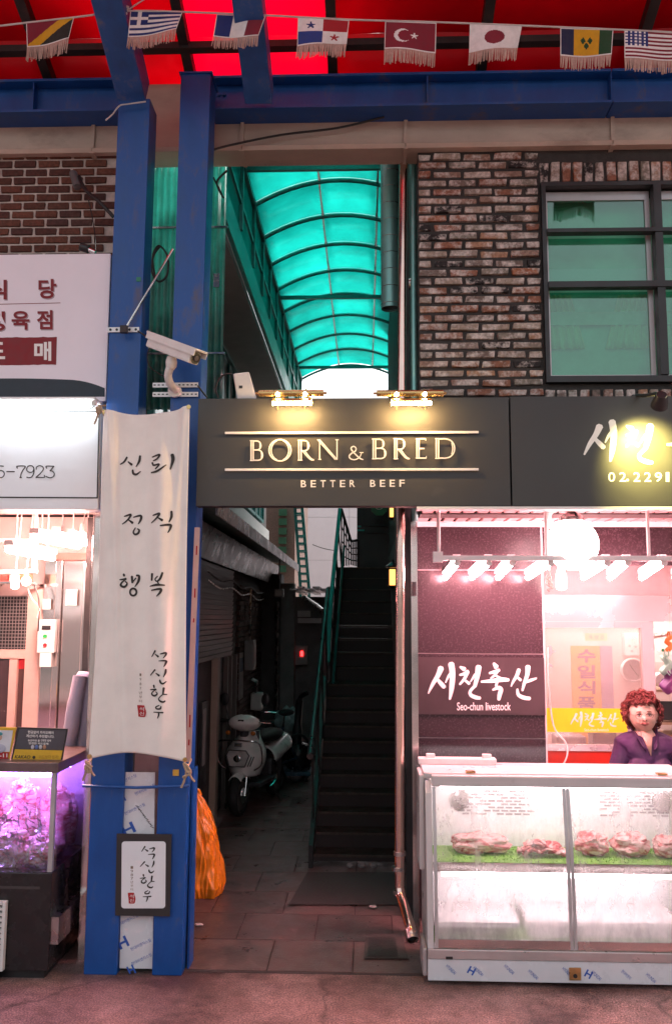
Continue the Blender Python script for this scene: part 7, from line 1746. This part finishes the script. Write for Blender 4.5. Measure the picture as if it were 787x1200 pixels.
# front mudguard
L(MB().grid(lambda u, v: V((u-.5)*.15, -.62+.262*math.cos(rad(48+72*v)) , .22+.262*math.sin(rad(48+72*v)) - .05*(2*u-1)**2), 10, 14), 'mudguard', sc_w, smooth=True, solid=.006)
# apron (front shield): wide at lamp level, narrowing up to the steering head
def apron(u, v):
    w = .17 + .07*math.sin(math.pi*min(1, v*1.15)) - .06*max(0, v-.55)/.45; a = (u-.5)*2
    return V(a*w, -.63+.20*a*a - .05*math.sin(math.pi*v) + .16*v, .42+.48*v)
L(MB().grid(apron, 20, 18), 'apron', sc_w, smooth=True, solid=.012)
L(MB().grid(lambda u, v: V((u-.5)*.34*(1-.2*v), -.44+.10*v+.02*math.cos((u-.5)*6), .40+.5*v), 10, 10), 'inner_shield', sc_d, smooth=True, solid=.01)
L(MB().prism([(-.13, -.47, .42), (.13, -.47, .42), (.1, -.35, .30), (-.1, -.35, .30)], (0, .05, .02)), 'underbelly', sc_d)
# headlight
hl = MB(); pl = [(-.135, .665), (-.10, .72), (.10, .72), (.135, .665), (.09, .545), (-.09, .545)]
L(MB().prism([V(x, -.692+.9*x*x, z) for x, z in pl], V(0, .03, 0)), 'headlight', pm('headlamp_glass', (.75, .75, .73), .12, metal=.3, var=.25, scale=14), bevel=.008)
L(MB().ball(V(0, -.69, .63), V(.045, .012, .04), 14, 10), 'reflector', chrome, smooth=True)
L(MB().tube([V(x, -.695+.9*x*x, z) for x, z in pl+pl[:1]], .006, 6), 'headlight_rim', sc_d)
for sx_ in (-1, 1):
    for k in range(2): L(MB().bar((sx_*(.115+.022*k), -.665+.02*k, .545), (sx_*(.15+.022*k), -.635+.02*k, .65), .008, .008), 'air_slot', plastic_b)
L(MB().box((-.042, -.672, .755), (.042, -.655, .80)), 'badge', pm('badge_grey', (.25, .25, .27), .4), bevel=.004)
L(MB().box((-.03, -.676, .768), (.03, -.6725, .788)), 'badge_mark', chrome)
# crash bar
L(MB().tube(catmull([V(-.17, -.60, .50), V(-.26, -.60, .58), V(-.25, -.66, .79), V(-.1, -.71, .83), V(.1, -.71, .83), V(.25, -.66, .79), V(.26, -.60, .58), V(.17, -.60, .50)], 5), .010, 8), 'guard_bar', chrome, smooth=True)
# handlebar cowl
def cowl(d): return 1 - .18*max(0, -d.z) + .1*max(0, d.z)*(-d.y > 0)
L(MB().ball(V(0, -.47, .985), V(.19, .14, .10), 24, 16, cowl), 'handlebar_cowl', sc_w, smooth=True)
L(MB().box((-.035, -.60, 1.01), (.035, -.575, 1.045)), 'cowl_lamp', pm('cowl_lamp', (.06, .05, .05), .2), bevel=.006)
L(MB().tube([(0, -.45, .62), (0, -.47, .95)], .05, 12), 'steering_column', sc_d)
for sx_ in (-1, 1):
    L(MB().tube([(sx_*.13, -.46, 1.01), (sx_*.33, -.40, 1.02)], .017, 10), 'grip', rubber, smooth=True)
    L(MB().tube([(sx_*.17, -.50, 1.01), (sx_*.31, -.46, 1.0)], .006, 6), 'brake_lever', chrome)
    L(MB().tube([(sx_*.2, -.46, 1.03), (sx_*.24, -.47, 1.2)], .006, 6), 'mirror_stem', plastic_b)
    L(MB().ball(V(sx_*.25, -.47, 1.26), V(.055, .02, .075), 14, 10), 'mirror', plastic_b, smooth=True)
    L(MB().ball(V(sx_*.15, -.60, .90), V(.03, .02, .025), 10, 8), 'indicator', pm('indicator_%d' % sx_, (.6, .16, .02), .3), smooth=True)
L(MB().box((-.18, -.42, .28), (.18, .12, .33)), 'footboard', sc_d, bevel=.015)
def tail(u, v):
    a = (u-.5)*2; w = (.19-.05*v)*(1-.5*max(0, -v+.2)); return V(w*math.sin(a*1.9), .10+.75*v, .52+.20*v*.4 + .14*math.cos(a*1.9))
L(MB().grid(tail, 18, 14), 'tail_body', sc_w, smooth=True, solid=.012)
L(MB().box((-.13, .12, .30), (.13, .5, .52)), 'engine_cover', sc_d, bevel=.03)
L(MB().ball(V(0, .33, .76), V(.145, .42, .075), 24, 14, lambda d: 1+.05*max(0, d.z)), 'saddle', rubber, smooth=True)
L(MB().tube(catmull([V(.17, .1, .50), V(.23, .02, .40), V(.235, -.05, .30), V(.22, -.18, .25)], 4), .012, 8), 'side_rail', chrome, smooth=True)
L(MB().tube([(.1, .1, .24), (.24, .16, .02)], .012, 8), 'side_stand', dark_steel)

# ---------------------------------------------------------------- bicycle behind the scooter
bcx = thing('bicycle', 'dark bicycle standing behind the white scooter', 'bicycle', G(318, 925), rotz=rad(-35))
def B(m, name, mat, par=None, **k): return m.build(name, mat, par or bcx, local=True, **k)
for y in (-.5, .5):
    w_ = B(MB().tube([V(0, y+.31*math.cos(a*.2618), .33+.31*math.sin(a*.2618)) for a in range(25)], .018, 8, caps=False), 'wheel', rubber, smooth=True)
    for k in range(12): a = k*.5236; B(MB().tube([V(0, y, .33), V(0, y+.3*math.cos(a), .33+.3*math.sin(a))], .0025, 4), 'spoke', chrome, w_)
fcol = pm('bike_blue', (.02, .05, .09), .35, var=.2)
for a, b in (((0, .5, .33), (0, .12, .30)), ((0, .12, .30), (0, .22, .78)), ((0, .12, .30), (0, -.36, .74)), ((0, .22, .72), (0, -.35, .80)), ((0, -.34, .86), (0, -.5, .33)), ((0, .5, .33), (0, .22, .70))): B(MB().tube([a, b], .017, 8), 'frame_tube', fcol, smooth=True)
B(MB().tube([(0, .22, .74), (0, .24, .92)], .013, 8), 'seat_post', chrome)
B(MB().ball(V(0, .26, .95), V(.10, .15, .045), 18, 10, lambda d: 1-.35*max(0, -d.y)), 'saddle', rubber, smooth=True)
B(MB().tube(catmull([V(-.26, -.22, 1.0), V(-.1, -.36, 1.02), V(.1, -.36, 1.02), V(.26, -.22, 1.0)], 4), .013, 8), 'handlebar', chrome, smooth=True)
B(MB().tube([(0, -.34, .84), (0, -.36, 1.02)], .014, 8), 'stem', chrome)
# ---------------------------------------------------------------- hand trolley with black load
tc_ = thing('hand_trolley', 'black hand trolley with curved handle and dark bundle at the foot of the end wall', 'trolley', G(345, 916))
c = G(345, 916); q = V(c.x, c.y+.0, 0)
MB().box(q+V(-.35, -.1, .09), q+V(.22, .35, .14)).build('deck', pm('trolley_blue', (.02, .09, .14), .5), tc_, bevel=.01)
for dx in (-.28, .16):
    for dy in (-.03, .28): MB().lathe(q+V(dx, dy, .045), [(.045, -.015), (.045, .015)], 14, 'X').build('castor', rubber, tc_)
MB().tube(catmull([q+V(.0, .1, .14), q+V(.02, .1, .6), q+V(.04, .1, .98), q+V(.07, .05, 1.12), q+V(.16, .0, 1.18)], 6), [.07]*8+[.05]*8+[.035]*9, 12).build('handle', plastic_b, tc_, smooth=True)
MB().ball(q+V(.02, .12, .32), V(.22, .18, .2), 20, 14, lambda d: 1+.12*mnoise.noise(d*3)).build('bundle', pm('black_bag_plastic', (.012, .012, .013), .3, var=.3, bump=.6, bscale=14), tc_, smooth=True)
# white bin with clear plastic bag on top
bn_ = thing('plastic_bag', 'crumpled clear plastic bag on a dim white bin at the end of the alley', 'bag', P(338, 880, 13.2))
c = P(337, 842, 13.2)
MB().ball(c, V(.20, .14, .22), 26, 20, lambda d: 1+.25*mnoise.noise(d*2.2)+.1*mnoise.noise(d*6)-.25*max(0, d.z)).build('bag', pm('clear_bag', (.38, .5, .5), .2, var=.4, scale=12, bump=.9, bscale=12, coat=.5), bn_, smooth=True)
wbn = thing('white_bin', 'dim white upright bin under the clear plastic bag', 'bin', (c.x, 13.25, 0))
MB().box((c.x-.17, 13.08, 0), (c.x+.17, 13.42, c.z-.2)).build('body', pm('bin_white', (.3, .3, .3), .5), wbn, bevel=.02)
MB().box((c.x-.18, 13.07, c.z-.199), (c.x+.18, 13.43, c.z-.17)).build('lid', MATS['bin_white'], wbn, bevel=.01)
# ---------------------------------------------------------------- orange refuse bag at the column
ob = thing('refuse_bag', 'full orange plastic refuse bag slumped behind the right blue column', 'bag', G(237, 1058))
c = G(236, 1058); orange = pm('orange_plastic', (.92, .27, .015), .22, var=.12, scale=5, bump=.45, bscale=9, coat=.6)
H_ = P(222, 938, c.y).z
def obf(u, v):
    a = u*2*math.pi; ca, sa = math.cos(a), math.sin(a)
    r_ = .05 + .165*(1-v)**.62 if v > .1 else (.05+.165*.9**.62)*(.82+1.8*v)
    n_ = mnoise.noise(V(ca*1.6, sa*1.6, v*2.6)); n2 = mnoise.noise(V(ca*4+7, sa*4, v*7))
    cre = abs(mnoise.noise(V(ca*3+2, sa*3, v*2.2+4)))            # pinched creases running up to the neck
    n3 = abs(mnoise.noise(V(ca*5, sa*5+3, v*5))); n4 = abs(mnoise.noise(V(ca*10, sa*10, v*11+5)))
    r_ *= 1.03 + .24*n_ + .06*n2 - .15*n3 - .04*n4 - .10*(1-min(1, cre*6))*v
    return V(c.x-.06+.03*(1-v)-.07*v*v+r_*ca*1.02, c.y+.2+r_*.85*sa, .009+H_*(v+.03*n2*v))
m = MB().grid(obf, 150, 110); o = m.build('sack', orange, ob, smooth=True)
MB().tube(catmull([obf(0, .98), obf(.1, 1.0)+V(0, 0, .03), obf(.3, 1.0)+V(-.01, 0, .05)], 4), .012, 8).build('tied_neck', orange, ob, smooth=True)
# scraps on the paving
for i, (px, py, lab) in enumerate(((233, 1085, 'crumpled pale paper scrap on the paving by the refuse bag'), (437, 1064, 'small scrap of litter in front of the stair mat'))):
    c = G(px, py, .0105); r7 = random.Random(i)
    setp(MB().ball(c+V(0, 0, .010), V(.03, .02, .010), 10, 7, lambda d: 1+.4*mnoise.noise(d*3+V(i, 0, 0))).build('paper_scrap', pm('scrap_%d' % i, (.6, .5, .46), .8)), lab, 'litter')
for i in range(3):
    c = G(410+14*i, 1019, .0105)
    setp(MB().ball(c+V(0, .05, .022), V(.035, .03, .022), 10, 7, lambda d: 1+.3*mnoise.noise(d*3+V(i, 0, 0))).build('litter', pm('litter_%d' % i, (.3, .28, .27), .5)), ['crumpled litter under the first stair tread, nearest the handrail', 'crumpled litter under the middle of the first stair tread', 'crumpled litter under the first stair tread, nearest the downpipe'][i], 'litter')
